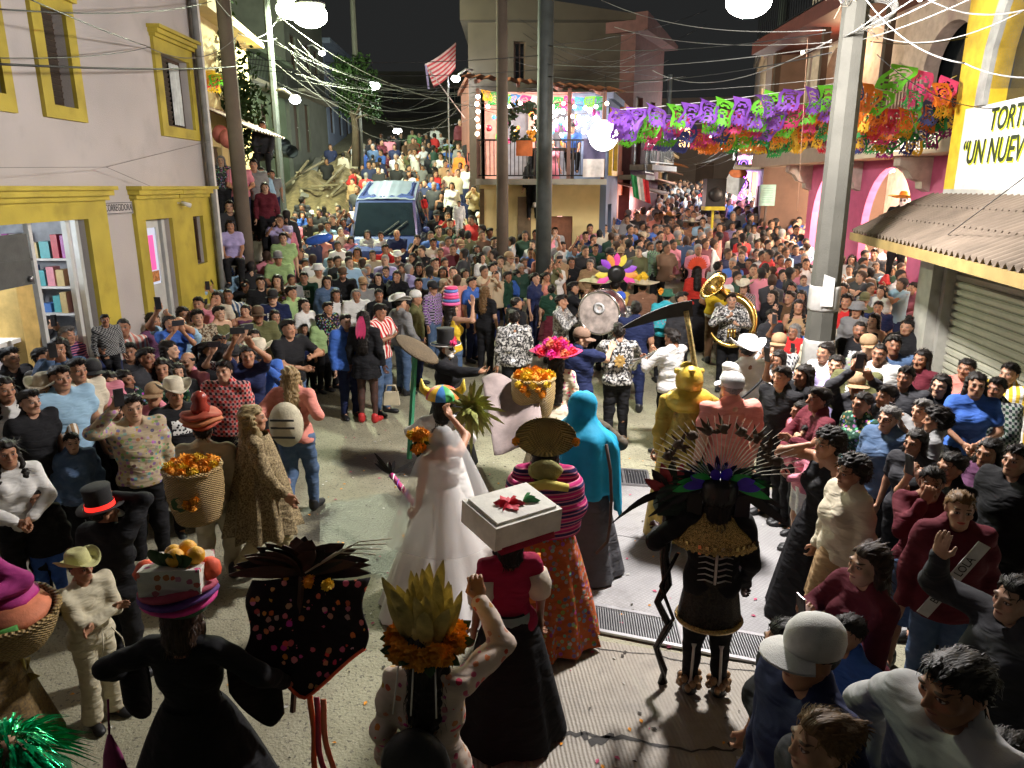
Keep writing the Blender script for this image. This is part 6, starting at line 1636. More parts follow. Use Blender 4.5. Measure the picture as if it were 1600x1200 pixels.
# ---------------------------------------------------------------- the parade figures
N_HERO = 40
def spot(px, py, h): return on_ground(px, py, h)
def child(b, name, m, root, color=None, M=None, **kw):
    o = b.build(name, m, root, color, **kw)
    if M is not None: o.matrix_local = M
    return o
def wicker(c1=(.40, .27, .09), name='wicker'):
    if name in _MC: return _MC[name]
    m, nt, p = node_mat(name); g = G(nt); o = g.obj(); x, y, z = g.sep(o)
    an = g.m('ARCTAN2', y, x)
    a = g.m('SINE', g.m('MULTIPLY', an, 46)); b = g.m('SINE', g.m('MULTIPLY', z, 330))
    h = g.m('MULTIPLY', a, b)
    c = g.mix(g.ramp(h, -.6, .6), tuple(k * .45 for k in c1), c1); c = g.mix(g.ramp(g.noise(o, 12, 3), .4, .7, 0, .35), c, (.16, .08, .03))
    g.l(c, p.inputs['Base Color']); p.inputs['Roughness'].default_value = .6; g.l(g.bump(h, .8, .008), p.inputs['Normal'])
    _MC[name] = m; return m
def basket(name, label, loc, r0, r1, h, rot=(0, 0, 0), m=None, cat='basket', n=26):
    t = thing(name, label, cat, loc); t.rotation_euler = rot
    q = MB(); pr = [(.002, .01), (r0 * .98, .01)]
    for i in range(17):
        k = i / 16; r = r0 + (r1 - r0) * k + .012 * math.sin(PI * k) * 2; pr.append((r + (.006 if i % 2 else 0), .01 + h * k))
    pr += [(r1 - .02, h), (r0 - .01, .04), (.002, .04)]
    q.lathe(pr, n=n, cap=False); q.build('weave', m or wicker(), t)
    q = MB(); q.tube([(r1 * math.cos(2 * PI * i / 28), r1 * math.sin(2 * PI * i / 28), h + .008 * math.sin(i * 2.2)) for i in range(29)], .020, 6); q.build('rim', m or wicker(), t)
    return t
mgold = mat('marigold', (.80, .27, .015), .7, bump=.8, bs=60); myel = mat('yellow_marigold', (.80, .52, .03), .7, bump=.8, bs=60)
def pompon_mesh(r, key, m):
    if key in _MISC: return _MISC[key]
    q = MB()
    for i in range(70):
        d = Vector((random.gauss(0, 1), random.gauss(0, 1), random.gauss(0, 1))).normalized()
        q.feather(d * r * .35, d * r * random.uniform(.85, 1.1), r * .22, n=2)
    q.ball((0, 0, 0), r * .7, 8, 6, jit=.1)
    _MISC[key] = q.mesh('marigold', m); return _MISC[key]
def flowers(t, pts, r=.06, two=True):
    for i, p in enumerate(pts):
        o = link('marigold', pompon_mesh(.06, 'pomp_o', mgold) if i % 3 or not two else pompon_mesh(.06, 'pomp_y', myel), t); o.location = p; o.scale = (r / .06 * random.uniform(.85, 1.15),) * 3; o.rotation_euler = (random.random() * 3, random.random() * 3, 0)
def robe(root, name, z0, z1, r0, r1, m, color=None, pleat=.08, n=44, rings=14, k=9, fy=.85, power=.8, dx=0, dy=0):
    q = MB(); V = []
    for i in range(rings + 1):
        t = i / rings; r = r0 + (r1 - r0) * t ** power
        for j in range(n):
            a = 2 * PI * j / n; rr = r * (1 + pleat * t * math.sin(k * a + .6) + pleat * .4 * t * math.sin((2 * k + 1) * a + 3 * t))
            V.append((rr * math.cos(a) + dx * t * t, rr * math.sin(a) * fy + dy * t * t, z0 + (z1 - z0) * t))
    q.add(V, [(i * n + j, (i + 1) * n + j, (i + 1) * n + (j + 1) % n, i * n + (j + 1) % n)[::-1] for i in range(rings) for j in range(n)], True)
    return q.build(name, m, root, color)
def drape(root, name, fn, nu, nv, m, color=None, th=.008):
    q = MB(); q.grid(fn, nu, nv)
    o = q.build(name, m, root, color); md = o.modifiers.new('thickness', 'SOLIDIFY'); md.thickness = th; return o
black_feather = mat('black_feather', (.012, .011, .012), .35, var=.5); 
def fan(root, name, c, n, a0, a1, L, w, m, color=None, bend=.12, M=None, tilt=.15, jit=.1, rings=1, name_each=True):
    """feathers radiating round c in the X-Z plane; each feather is a part"""
    for i in range(n):
        a = a0 + (a1 - a0) * i / max(1, n - 1) + random.uniform(-jit, jit) * .5; LL = L * random.uniform(.85, 1.12)
        d = Vector((math.cos(a), tilt + random.uniform(-.1, .1), math.sin(a)))
        q = MB(); q.feather(c, Vector(c) + d * LL, w, (bend * math.cos(a) * 1.2, .02, -bend * .8)); 
        o = q.build(name, m, root, color); 
        if M is not None: o.matrix_local = M
W3 = Matrix.Identity(4)
# straw-hatted man in white, bottom left
p = spot(127, 893, 1.12)
r = person(p, 62, 'm', .715, 'cross', 'stand', 10, 5, 'hi', (.36, .19, .11), ((.55, .50, .36), 'plain', 'L'), ((.55, .50, .36), 'plain', 'B'), ('short', 'bk'), ('cowboy', (.60, .58, .26)), 'black', 'boy in loose cream cotton clothes and pale straw hat, arms folded, bottom left', boots=True)
q = MB()
for s in (-.04, .05): q.tube([(.05 + s, -.15, .98), (.06 + s * 2, -.18, .85), (.05 + s * 2.5, -.17, .76)], .006, 5)
q.build('waist_cord', mat('cotton_cord', (.6, .56, .42)), r)
HX = p
# carrier with a big basket at the left edge
p = at_z(-95, 850, 1.5); p.z = 0
r = person(p, 40, 'f', .98, 'carry', 'stand', 0, 0, 'hi', None, ((.30, .03, .16), 'plain', 'L'), ((.20, .13, .05), 'rough', 'X'), ('long', 'bk'), None, 'black', 'woman in magenta blouse at the left edge carrying a big wicker basket')
q = at_y(22, 985, p.y + .1)
bk = basket('wicker_basket', 'big wicker basket of bright cloth carried at the left edge', (q.x, q.y, q.z - .10), .15, .24, .26, (.12, .12, 0))
qq = MB(); qq.ball((0, 0, .26), .21, 16, 8, sc=(1, 1, .38), jit=.05); qq.build('cloth', mat('bright_cloth', (.62, .20, .10), vs=3, var=.8), bk)
qq = MB(); qq.ball((-.05, .05, .33), .15, 14, 8, sc=(1.1, 1, .4), jit=.06); qq.build('cloth', mat('magenta_cloth', (.45, .03, .22), vs=3, var=.6), bk)
qq = MB(); qq.tube([(-.12, -.16, .27), (0, -.20, .23), (.14, -.16, .27)], .03, 8); qq.build('green_band', mat('green_band', (.06, .25, .04)), bk)
cs = thing('corn_stalk', 'dry golden corn stalk hanging below the big basket', 'corn stalk', at_y(50, 1120, p.y + .15))
for i in range(14):
    qq = MB(); a = random.uniform(0, 6.28); z = -.35 + .05 * i; qq.feather((0, 0, z), (.11 * math.cos(a), .11 * math.sin(a), z + .16), .022, (0, 0, -.1), 5); qq.build('leaf', mat('dry_leaf', (.45, .33, .08), .7), cs)
qq = MB(); qq.tube([(0, 0, -.5), (.01, 0, .1), (0, 0, .45)], .018, 7); qq.build('stalk', mat('dry_leaf', (0, 0, 0)), cs)
# green tinsel
p = at_z(18, 1185, 1.35); p.z = 0
r = person(p, 60, 'f', .86, 'stand', 'stand', 0, 0, 'lo', None, ((.02, .12, .05), 'plain', 'S'), ('black', 'plain', 'P'), None, None, 'black', 'child with shiny emerald tinsel wig in the bottom left corner')
tin = mat('green_tinsel', (.0, .42, .14), .22, .6, .5, vs=30)
qq = MB(); HMx = head_M('f', 0, 0)
for i in range(420):
    d = Vector((random.gauss(0, 1), random.gauss(0, 1), random.gauss(.55, .6))).normalized(); a = d * .10 + Vector((0, .01, .02)); e = a + d * random.uniform(.08, .2)
    qq.feather(a, e, .006, (d.x * .05, d.y * .05, -.16), 3)
o = child(qq, 'wig', tin, r, M=HMx)
# man in black with a top hat
p = spot(163, 802, 1.32)
r = person(p, 165, 'm', .83, 'hat', 'stand', -25, 5, 'hi', None, ('black', 'plain', 'J'), ('black', 'plain', 'P'), ('short', 'bk'), ('top', (.012, .012, .013)), 'black', 'man in black suit raising a hand to his top hat with glowing red band')
qq = MB(); qq.lathe([(.1085, .075), (.1055, .115)], (0, .012, .0), 22, sy=1.06, cap=False); child(qq, 'red_band', glow('red_led', (1, .03, .02), 1.1), r, M=head_M('m', -25, 5))
qq = MB(); qq.lathe([(.062, -.085), (.066, -.10)], (0, .02, -.02), 14, cap=False); child(qq, 'collar', white_paint, r, M=head_M('m', -25, 5))
# bearer with a basket of marigolds on his back
p = spot(318, 672, 1.48)
r = person(p, 185, 'm', .93, 'stand', 'walk', 20, 0, 'hi', None, ((.50, .44, .30), 'plain', 'L'), ((.52, .47, .34), 'plain', 'B'), ('short', 'bk'), None, 'brown', 'bearer in cream cotton under stacked rust-red hats')
for i, (z, rr_) in enumerate(((.06, .15), (.10, .17), (.145, .16))):
    qq = MB(); qq.lathe([(rr_, 0), (rr_ + .02, .015), (rr_, .035), (.06, .045)], (0, .01, z), 20, fn=lambda q_, t, r_, z_: (q_.x, q_.y, q_.z + .015 * math.sin(3 * t + i))); child(qq, 'stacked_hat', mat('rust_cloth%d' % (i % 2), [(.40, .07, .035), (.52, .18, .07)][i % 2], .7), r, M=head_M('m', 20, 0))
qq = MB(); qq.lathe([(.075, .18), (.085, .23), (.06, .27), (.075, .31), (.05, .36), (.004, .38)], (0, .01, 0), 16); child(qq, 'hat_crown', mat('rust_shiny', (.30, .04, .025), .25), r, M=head_M('m', 20, 0))
def back_of(root, dist, z, face):
    a = math.radians(face); return root.location + Vector((-math.sin(a) * -dist * -1 * -1 if False else -math.sin(a) * dist * 1, math.cos(a) * dist, z))
w = at_y(308, 775, p.y - .34)
bk = basket('wicker_basket', 'wicker back basket heaped with yellow marigolds on the red-hatted bearer', (w.x, w.y, w.z - .20), .17, .215, .46, (0.05, 0, 0), wicker((.50, .33, .12), 'pale_wicker'))
flowers(bk, [(.165 * math.cos(a) * k, .165 * math.sin(a) * k, .47 + .03 * (1 - k)) for k, n in ((1.05, 11), (.55, 6)) for a in [2 * PI * i / n for i in range(n)]], .055)
flowers(bk, [(.02, -.22, .24), (.06, -.22, .21), (.08, -.21, .27)], .04, False)
qq = MB(); qq.feather((-.07, -.215, .18), (-.02, -.222, .30), .05, n=4); qq.build('leaf', mat('dark_leaf', (.03, .07, .02)), bk)
# shaggy robed figure
p = spot(396, 655, 1.55)
r = person(p, 110, 'f', 1.0, 'walk', 'walk', 0, 0, 'lo', None, ((.42, .33, .18), 'rough', 'L'), ((.45, .38, .22), 'plain', 'P'), ('wavy', (.40, .30, .14)), None, 'black', 'shaggy figure in hay-coloured cape and straw hair striding on the left')
robe(r, 'cape', 1.42, .55, .13, .36, cloth_mat('rough'), (.42, .33, .18), .16, k=11)
# dancer in black with the tray hat
p = spot(285, 972, 1.43)
r = person(p, 178, 'f', .93, 'spread', 'stand', 8, -5, 'hi', (.34, .14, .09), ('black', 'plain', 'L'), None, ('bob', 'br'), None, 'black', 'dancer in long black dress, arms spread, under a tray hat of embroidered cloths and oranges')
robe(r, 'skirt', 1.05, .03, .15, .55, cloth_mat('plain'), (.010, .010, .012), .09, k=13)
for s, ha in ((-1, 'r'), (1, 'l')):
    J = skel('f', 'spread', 'stand'); sh_, el_, wr_ = [Vector(J[k + ha]) for k in 'sew']
    drape(r, 'sleeve_drape', lambda u, v, sh_=sh_, wr_=wr_: (sh_.lerp(wr_, .15 + .85 * u)) + Vector((0, .03 * math.sin(6 * u + 2), -.02 - v * (.30 * math.sin(PI * (.15 + .75 * u)) + .06))), 12, 6, cloth_mat('plain'), (.011, .011, .013))
HM = head_M('f', 8, -5)
for i, (z, c, rr_) in enumerate(((.05, (.03, .10, .05), .14), (.085, (.70, .04, .26), .18), (.12, (.10, .03, .20), .19), (.155, (.32, .03, .07), .185))):
    qq = MB(); qq.lathe([(rr_ - .02, 0), (rr_, .012), (rr_ - .01, .03), (.05, .032)], (0, .01, z), 22, fn=lambda q_, t, r_, z_, i=i: (q_.x * 1.05, q_.y, q_.z + .012 * math.sin(2 * t + i))); child(qq, 'folded_cloth', tint('woven_cloth', .8), r, c, M=HM)
qq = MB(); qq.box((0, 0, .24), (.30, .26, .13)); child(qq, 'tray_cloth', cloth_mat('embroidery'), r, (.66, .62, .56), M=HM)
for s in (-1, 1): qq = MB(); qq.ball((s * .155, 0, .255), .062, 10, 6, jit=.2); child(qq, 'red_ruffle', mat('ruffle_red', (.75, .10, .04)), r, M=HM)
for k, (x, y, z) in enumerate(((-.06, .04, .345), (.03, .07, .35), (.0, -.03, .355), (.06, -.0, .345))):
    qq = MB(); qq.ball((x - .05, y, z), .047, 12, 8); child(qq, 'orange', mat('orange_peel', (.80, .40, .02), .45, bump=.4, bs=150), r, M=HM)
for a in range(5):
    qq = MB(); qq.feather((.04, .05, .30), (-.12 + .05 * a, .12, .36 + .015 * a), .03); child(qq, 'leaf', mat('dark_leaf', (0, 0, 0)), r, M=HM)
qq = MB(); qq.lathe([(.012, .10), (.05, -.02), (.085, -.22), (.03, -.23)], (.42, .10, .80), 14, sy=.5); qq.build('tassel', mat('plum_tassel', (.22, .03, .11), .8), r)
qq = MB(); qq.tube([(.42, .10, .90), (.43, .05, 1.08)], .006, 5); qq.build('tassel_cord', mat('plum_tassel', (0, 0, 0)), r)
DZ = p
# embroidered cloth with feathers, carried on a staff by the dancer
c0 = at_y(480, 975, p.y + .25)
t = thing('dance_standard', 'black cloth embroidered with red flowers, topped by dark feathers, at the dancer right hand', 'dance standard', c0)
qq = MB(); 
def kite(u, v):
    x = (u - .5) * .62; wv = v
    lo = -.10 - .26 * (1 - abs(2 * (u - .48)) ** 1.1); return (x + .02 * math.sin(7 * v), -.10 + .20 * v + .025 * math.sin(9 * u + 4 * v), lo + (.21 - lo) * v)
qq.grid(kite, 24, 16)
o = qq.build('cloth', cloth_mat('embroidery'), t, (.012, .010, .012)); md = o.modifiers.new('thickness', 'SOLIDIFY'); md.thickness = .008
qq = MB(); qq.tube([kite(i / 20, 0) for i in range(21)], .016, 6, flat=.6); qq.build('red_border', mat('border_red', (.72, .10, .04)), t)
for k, (dx, c) in enumerate(((.02, (.75, .16, .03)), (.05, (.40, .05, .10)), (.08, (.78, .22, .10)))):
    qq = MB(); qq.grid(lambda u, v: (-.02 + dx * 1.3 + .03 * u + .05 * v * v + .028 * math.sin(7 * v + 1.4 * k) * v, -.12 - .015 * k - .05 * v, -.34 - .62 * v), 2, 10); o = qq.build('ribbon', tint('satin', .35), t, c); md = o.modifiers.new('thickness', 'SOLIDIFY'); md.thickness = .004
for i in range(26):
    a = PI * (.02 + .96 * i / 25); qq = MB(); qq.feather((-.06, .12, .22), (-.06 + .27 * math.cos(a), .14 + random.uniform(-.08, .10), .24 + .22 * math.sin(a)), random.uniform(.03, .045), (.10 * math.cos(a), 0, -.06)); qq.build('feather', mat('dark_brown_feather', (.05, .022, .016), .5, var=.5) if i % 3 else black_feather, t)
for i in range(4):
    qq = MB(); qq.tube([(-.02, .1, .24), (.15 + .04 * i, .1, .36 + .02 * i), (.36 + .03 * i, .08, .36 + .03 * i)], .004, 4); qq.build('quill', mat('pale_quill', (.5, .46, .36)), t)
flowers(t, [(.12, -.0, .23), (.02, .02, .24)], .04)
qq = MB(); qq.bar((-.04, .10, .22), (-.10, -.05, -.50), .022); qq.build('stick', wood_dark, t)
# corn-husk headdress woman
p = spot(668, 1022, 1.46)
r = person(p, 172, 'f', .94, 'one_up', 'stand', 0, 0, 'hi', None, ((.62, .50, .42), 'embroidery', 'L'), ((.40, .03, .05), 'embroidery', 'X'), ('long', 'bk'), None, 'black', 'woman in embroidered blouse wearing a tall corn-husk crown ringed with marigolds', no_phone=True)
HM = head_M('f', 0, 0)
husk = mat('corn_husk', (.50, .40, .13), .65, var=.4, vs=14)
for i in range(44):
    a = 2.4 * i; rr_ = .03 + .07 * random.random(); qq = MB(); e = Vector((math.cos(a) * rr_ * random.uniform(1.2, 2.2), math.sin(a) * rr_ * 1.6, random.uniform(.24, .47))); qq.feather((math.cos(a) * rr_, math.sin(a) * rr_, .07), e, random.uniform(.018, .032), (random.gauss(0, .04), random.gauss(0, .03), -.02)); child(qq, 'husk', husk, r, M=HM)
qq = MB(); qq.lathe([(.08, .04), (.075, .15), (.05, .24), (.01, .27)], (0, .01, 0), 12); child(qq, 'husk_core', husk, r, M=HM)
for i in range(15):
    a = 2 * PI * i / 15; o = link('marigold', pompon_mesh(.06, 'pomp_o', mgold), r, M=HM @ Matrix.Translation((.145 * math.cos(a), .01 + .145 * math.sin(a), .055 + random.uniform(-.015, .02))) @ Matrix.Scale(random.uniform(.9, 1.15), 4))
for i in range(10):
    a = 2 * PI * i / 10; qq = MB(); qq.feather((.15 * math.cos(a), .15 * math.sin(a), .05), (.23 * math.cos(a), .23 * math.sin(a), .04 + random.uniform(-.03, .05)), .02, n=3); child(qq, 'leaf', mat('dark_leaf', (0, 0, 0)), r, M=HM)
for s in (-.07, .03, .10): qq = MB(); qq.tube([(s, .13, .02), (s * 1.2, .19, -.22)], .004, 4); child(qq, 'white_ribbon', white_paint, r, M=HM)
qq = MB(); qq.ball((.02, .20, 1.06), .17, 14, 9, sc=(1, .6, 1.2)); qq.build('black_bag', mat('black_bag', (.014, .014, .015), .5), r)
# woven pink staff
A, B = at_y(612, 742, 7.0), at_y(752, 922, 5.35)
t = thing('wrapped_staff', 'slanting staff wrapped in pink braid with feather tuft beside the bride', 'staff', A)
d = B - A; qq = MB(); qq.tube([d * (i / 12) for i in range(13)], .026, 8); qq.build('shaft', mat('pink_braid', (.62, .06, .24), .6, vs=40, var=.8), t)
for k in range(2):
    qq = MB(); ax = d.normalized(); s1 = ax.cross(Vector((0, 0, 1))).normalized(); s2 = ax.cross(s1)
    qq.tube([d * (i / 60) + (s1 * math.cos(i * .9 + PI * k) + s2 * math.sin(i * .9 + PI * k)) * .027 for i in range(61)], .008, 5); qq.build('ribbon_wrap', mat(*((('white_ribbon', (.7, .62, .62))) if k else ('violet_ribbon', (.22, .07, .45)))), t)
for i in range(9):
    e = -d.normalized() * .20 + Vector((random.gauss(0, .08), random.gauss(0, .06), random.gauss(.02, .06))); qq = MB(); qq.feather(-d.normalized() * .01, e, .018); qq.build('feather', black_feather, t)
# bride
p = spot(690, 690, 1.40)
r = person(p, 205, 'f', .91, 'one_up', 'stand', 20, -5, 'hi', (.42, .23, .14), ((.74, .72, .68), 'plain', 'N'), None, ('bun', 'bk'), None, None, 'bride in white gown and long veil, seen from behind, holding up orange flowers', no_phone=True)
satin = mat('white_satin', (.74, .73, .70), .5, var=.06, bump=.1); 
robe(r, 'gown', 1.10, .02, .145, .70, satin, None, .06, n=64, rings=18, k=10, power=1.05, dy=.22)
def veil_mat():
    m, nt, pb = node_mat('veil_tulle'); g = G(nt); o = g.obj()
    pb.inputs['Base Color'].default_value = (.85, .84, .82, 1); pb.inputs['Roughness'].default_value = .8; pb.inputs['Alpha'].default_value = .3
    return m
veilm = veil_mat()
def veil(u, v):
    a = (u - .5) * 3.5; rr_ = .125 + .42 * v ** .9 + .03 * v * math.sin(14 * u); return (math.sin(a) * rr_, .02 + math.cos(a) * rr_ * .9 + .05 * v, 1.66 - .02 * (1 - math.cos(a)) - 1.02 * v)
qq = MB(); qq.grid(veil, 40, 18); qq.build('veil', veilm, r)
qq = MB(); qq.grid(lambda u, v: (math.sin((u - .5) * 3.4) * .105 * (1 - .0 * v) * (math.sin(PI / 2 * (.15 + .85 * v))), .03 + math.cos((u - .5) * 3.4) * .125 * math.sin(PI / 2 * (.15 + .85 * v)), 1.56 + .135 * math.cos(PI / 2 * (.15 + .8 * v))), 24, 8); qq.build('veil_cap', veilm, r)
wv = at_y(655, 686, p.y - .1)
t = thing('bouquet', 'orange flower bouquet held up by the bride', 'bouquet', wv)
flowers(t, [(random.gauss(0, .045), random.gauss(0, .05), random.gauss(0, .05)) for _ in range(12)], .05, True)
for i in range(6): qq = MB(); qq.feather((0, 0, -.03), (random.gauss(0, .08), -.05, random.uniform(-.16, -.05)), .025); qq.build('leaf', mat('dark_leaf', (0, 0, 0)), t)
# woven fan on green pole
wv = at_y(652, 546, p.y + .9); t = thing('woven_fan', 'tilted brown woven fan on a green pole above the bride', 'fan', wv)
qq = MB(); qq.ball((0, 0, 0), .24, 22, 8, rot=(.5, .55, .35), sc=(1, .62, .10)); qq.build('blade', mat('brown_straw', (.10, .07, .035), .8, bump=1, bs=90), t)
for i in range(40): a = 2 * PI * i / 40; qq = MB()
qq = MB(); qq.bar((-.02, .0, -.02), (-.10, -.1, -1.05), .035); qq.build('pole', mat('green_pole', (.03, .20, .10)), t)
# woman under the white box hat
p = spot(795, 842, 1.38)
r = person(p, 195, 'f', .885, 'stand', 'stand', 0, 0, 'hi', None, ((.33, .015, .06), 'plain', 'S'), ('black', 'plain', 'X'), ('bob', 'bk'), None, 'black', 'woman in crimson blouse and grey apron under a white cloth-covered box with red flower')
robe(r, 'apron', 1.02, .62, .16, .25, cloth_mat('plain'), (.20, .27, .26), .04)
HM = head_M('f', 0, 0)
qq = MB(); qq.box((-.02, -.02, .175), (.54, .42, .17)); qq.box((-.02, -.02, .268), (.48, .36, .02)); o = child(qq, 'box_hat', mat('white_cloth', (.68, .66, .60), .8, stain=.1), r, M=HM @ Matrix.Rotation(.35, 4, 'Z') @ Matrix.Rotation(-.12, 4, 'X'))
MM = HM @ Matrix.Rotation(.35, 4, 'Z') @ Matrix.Rotation(-.12, 4, 'X')
for i in range(12):
    a = 2 * PI * i / 12; qq = MB(); L_ = .11 if i % 2 else .08; qq.feather((.02, 0, .283), (.02 + L_ * math.cos(a), L_ * math.sin(a), .292), .022, n=3); child(qq, 'petal', mat('poinsettia', (.60, .02, .05), .5), r, M=MM)
for i in range(3):
    qq = MB(); qq.feather((-.08, .02, .283), (-.19, -.05 + .06 * i, .29), .022, n=3); child(qq, 'leaf', mat('poinsettia_leaf', (.03, .22, .06), .5), r, M=MM)
qq = MB(); qq.lathe([(.29, .05), (.315, .055), (.30, .10), (.27, .095)], (-.02, -.02, 0), 4, rot=(0, 0, PI / 4)); child(qq, 'red_fringe', mat('fringe_red', (.30, .01, .04), .9, bump=1, bs=120), r, M=MM)
for s in (-1, 1):
    J = skel('f', 'stand', 'stand'); a, e = Vector(J['sr' if s < 0 else 'sl']), Vector(J['er' if s < 0 else 'el']); qq = MB(); qq.tube([a.lerp(e, .3), a.lerp(e, .7), e], [.085, .10, .075], 12); qq.build('white_sleeve', mat('cream_sleeve', (.60, .52, .42), .8), r)
drape(r, 'orange_sash', lambda u, v: (-.30 + .16 * u, -.22 + .02 * math.sin(7 * v), 1.30 - .40 * v), 5, 8, mat('orange_satin', (.80, .25, .03), .4))
# woman with the striped shawl
p = spot(852, 715, 1.52)
r = person(p, 178, 'f', 1.02, 'clasp', 'stand', 0, 0, 'hi', None, ((.45, .02, .14), 'band', 'L'), None, ('straight', 'bk'), None, 'brown', 'woman in magenta striped shawl and orange floral skirt, straw basket on her head')
robe(r, 'skirt', 1.02, .04, .17, .42, cloth_mat('floral'), (.45, .10, .03), .10, k=12)
def shawl(u, v):
    a = (u - .5) * 4.6; rr_ = .225 + .05 * math.sin(PI * v) + .01 * math.sin(14 * v); return (math.sin(a) * rr_ * 1.12, .02 + math.cos(a) * rr_ * .85, 1.36 - .42 * v)
drape(r, 'shawl', shawl, 30, 16, cloth_mat('band'), (.50, .02, .16), .012)
HM = head_M('f', 0, 0)
qq = MB(); qq.lathe([(.002, .0), (.13, .0), (.19, .06), (.195, .07), (.125, .015), (.002, .012)], (0, .10, .10), 24, sx=1.1, sy=.75, cap=False, rot=(-.9, 0, 0)); child(qq, 'straw_basket', wicker((.62, .42, .12), 'bright_wicker'), r, M=HM)
for i in range(12):
    a = PI * i / 11; o = link('flower', pompon_mesh(.06, 'pomp_r', mat('red_flower', (.60, .03, .03), .7)), r, M=HM @ Matrix.Translation((.105 * math.cos(a), -.05, .055 + .085 * math.sin(a))) @ Matrix.Scale(.45, 4))
for i in range(4):
    qq = MB(); qq.feather((-.05 + .03 * i, -.05, .13), (-.08 + .05 * i, -.06, .22), .012, n=3); child(qq, 'leaf', mat('lime_leaf', (.35, .45, .05)), r, M=HM)
for s in (-1, 1): link('marigold', pompon_mesh(.06, 'pomp_o', mgold), r, M=HM @ Matrix.Translation((s * .21, .16, .11)) @ Matrix.Scale(.55, 4))
qq = MB(); qq.ball((0, .17, -.10), .10, 12, 8, sc=(1.2, .5, .8), jit=.12); child(qq, 'grass_bundle', mat('dry_grass', (.30, .28, .10), .9, bump=1, bs=80), r, M=HM)
qq = MB(); qq.tube([(-.16, .24, -.20), (0, .25, -.17), (.16, .24, -.21)], [.03, .04, .03], 8); child(qq, 'yellow_roll', mat('yellow_cloth', (.60, .50, .10), .8), r, M=HM)
# turquoise veil
p = spot(908, 645, 1.54)
r = person(p, 195, 'f', 1.02, 'staff', 'stand', -10, 0, 'hi', None, ((.10, .10, .09), 'rough', 'L'), ((.09, .09, .10), 'plain', 'X'), ('buzz', 'bk'), None, 'black', 'woman draped in a long turquoise veil leaning on a crooked stick')
def tv(u, v):
    a = (u - .5) * 4.6; k = min(1, v / .2); w_ = max(0, v - .2); hd_ = .122 * math.sin(PI / 2 * (.06 + .94 * k)); sh_ = .17 * smooth(.28, .5, v) + .05 * w_
    rr_ = (hd_ - .012 * math.sin(PI * min(1, w_ * 5)) + sh_) * (1 + (.05 + .12 * w_) * math.sin(8 * a + 2) * min(1, w_ * 3))
    return (math.sin(a) * rr_ * 1.08, .03 + math.cos(a) * rr_ * .85, 1.715 - .125 * (1 - math.cos(PI / 2 * k)) - .95 * w_ - (.25 * w_ if u < .35 else 0))
    a = (u - .5) * 4.4; k = min(1, v / .16); rr_ = .125 * math.sin(PI / 2 * (.1 + .9 * k)) + (.16 * max(0, v - .16) ** .8); return (math.sin(a) * rr_ * (1.05 + .3 * v), .03 + math.cos(a) * rr_ * (1 + .1 * math.sin(9 * u)) + .02, 1.70 - .10 * (1 - math.cos(PI / 2 * k)) - .82 * max(0, v - .10) - (.30 * max(0, v - .2) if u < .35 else 0))
drape(r, 'veil', tv, 36, 22, mat('turquoise_cloth', (.0, .30, .52), .75, var=.15, bump=.4, bs=20), None, .008)
wv = at_y(948, 735, p.y - .45); t = thing('walking_stick', 'crooked dark stick held by the turquoise-veiled woman', 'stick', wv)
qq = MB(); qq.tube([(-.01, .02, .22), (.03, 0, 0), (.045, -.02, -.25), (.045, 0, -.5), (.03, .02, -.66), (-.06, .04, -.78)], .014, 7); qq.build('shaft', mat('dark_branch', (.06, .04, .03), .8), t)
# feathered skeleton dancer
p = spot(1112, 800, 1.58); p = Vector((at_z(1098, 1080, 0).x, at_z(1098, 1080, 0).y, 0)); 
r = person(p, 172, 'm', .95, 'staffl', 'stand', 0, 0, 'hi', (.02, .018, .016), ('black', 'plain', 'L'), ('black', 'plain', 'P'), ('long', 'bk'), None, 'black', 'dancer with plumed black headdress, gold shoulder collar and painted bones on black tights')
gold = mat('gold_beads', (.40, .27, .10), .25, .9, .6, vs=70, bump=.8, bs=140)
robe(r, 'collar', 1.47, 1.24, .10, .30, gold, None, .03, n=52, rings=5, k=26, fy=.8)
for i in range(34):
    a = 2 * PI * i / 34; qq = MB(); qq.box((math.cos(a) * .275, math.sin(a) * .22, 1.255), (.022, .008, .07), (0, 0, a + PI / 2)); qq.build('gold_plate', mat('gold_plate', (.50, .36, .15), .2, .95, .3), r)
robe(r, 'loin_skirt', .99, .62, .165, .225, mat('sequin_black', (.03, .025, .018), .25, .6, .8, vs=60, bump=1, bs=160), None, .03, fy=.9)
qq = MB(); qq.tube([(.222 * math.cos(2 * PI * i / 30), .20 * math.sin(2 * PI * i / 30), .63) for i in range(31)], .022, 6); qq.build('skirt_trim', gold, r)
bone = mat('bone_paint', (.62, .58, .54), .7)
qq = MB()
for k in range(6):
    z = 1.22 - .045 * k
    for s in (-1, 1): qq.tube([(s * .015, .165, z), (s * .07, .160 - .01, z + .012), (s * .115, .125, z - .01)], [.010, .008, .004], 5, flat=.5)
qq.tube([(0, .168, 1.24), (0, .160, .98)], .010, 6)
o = qq.build('painted_ribs', bone, r)
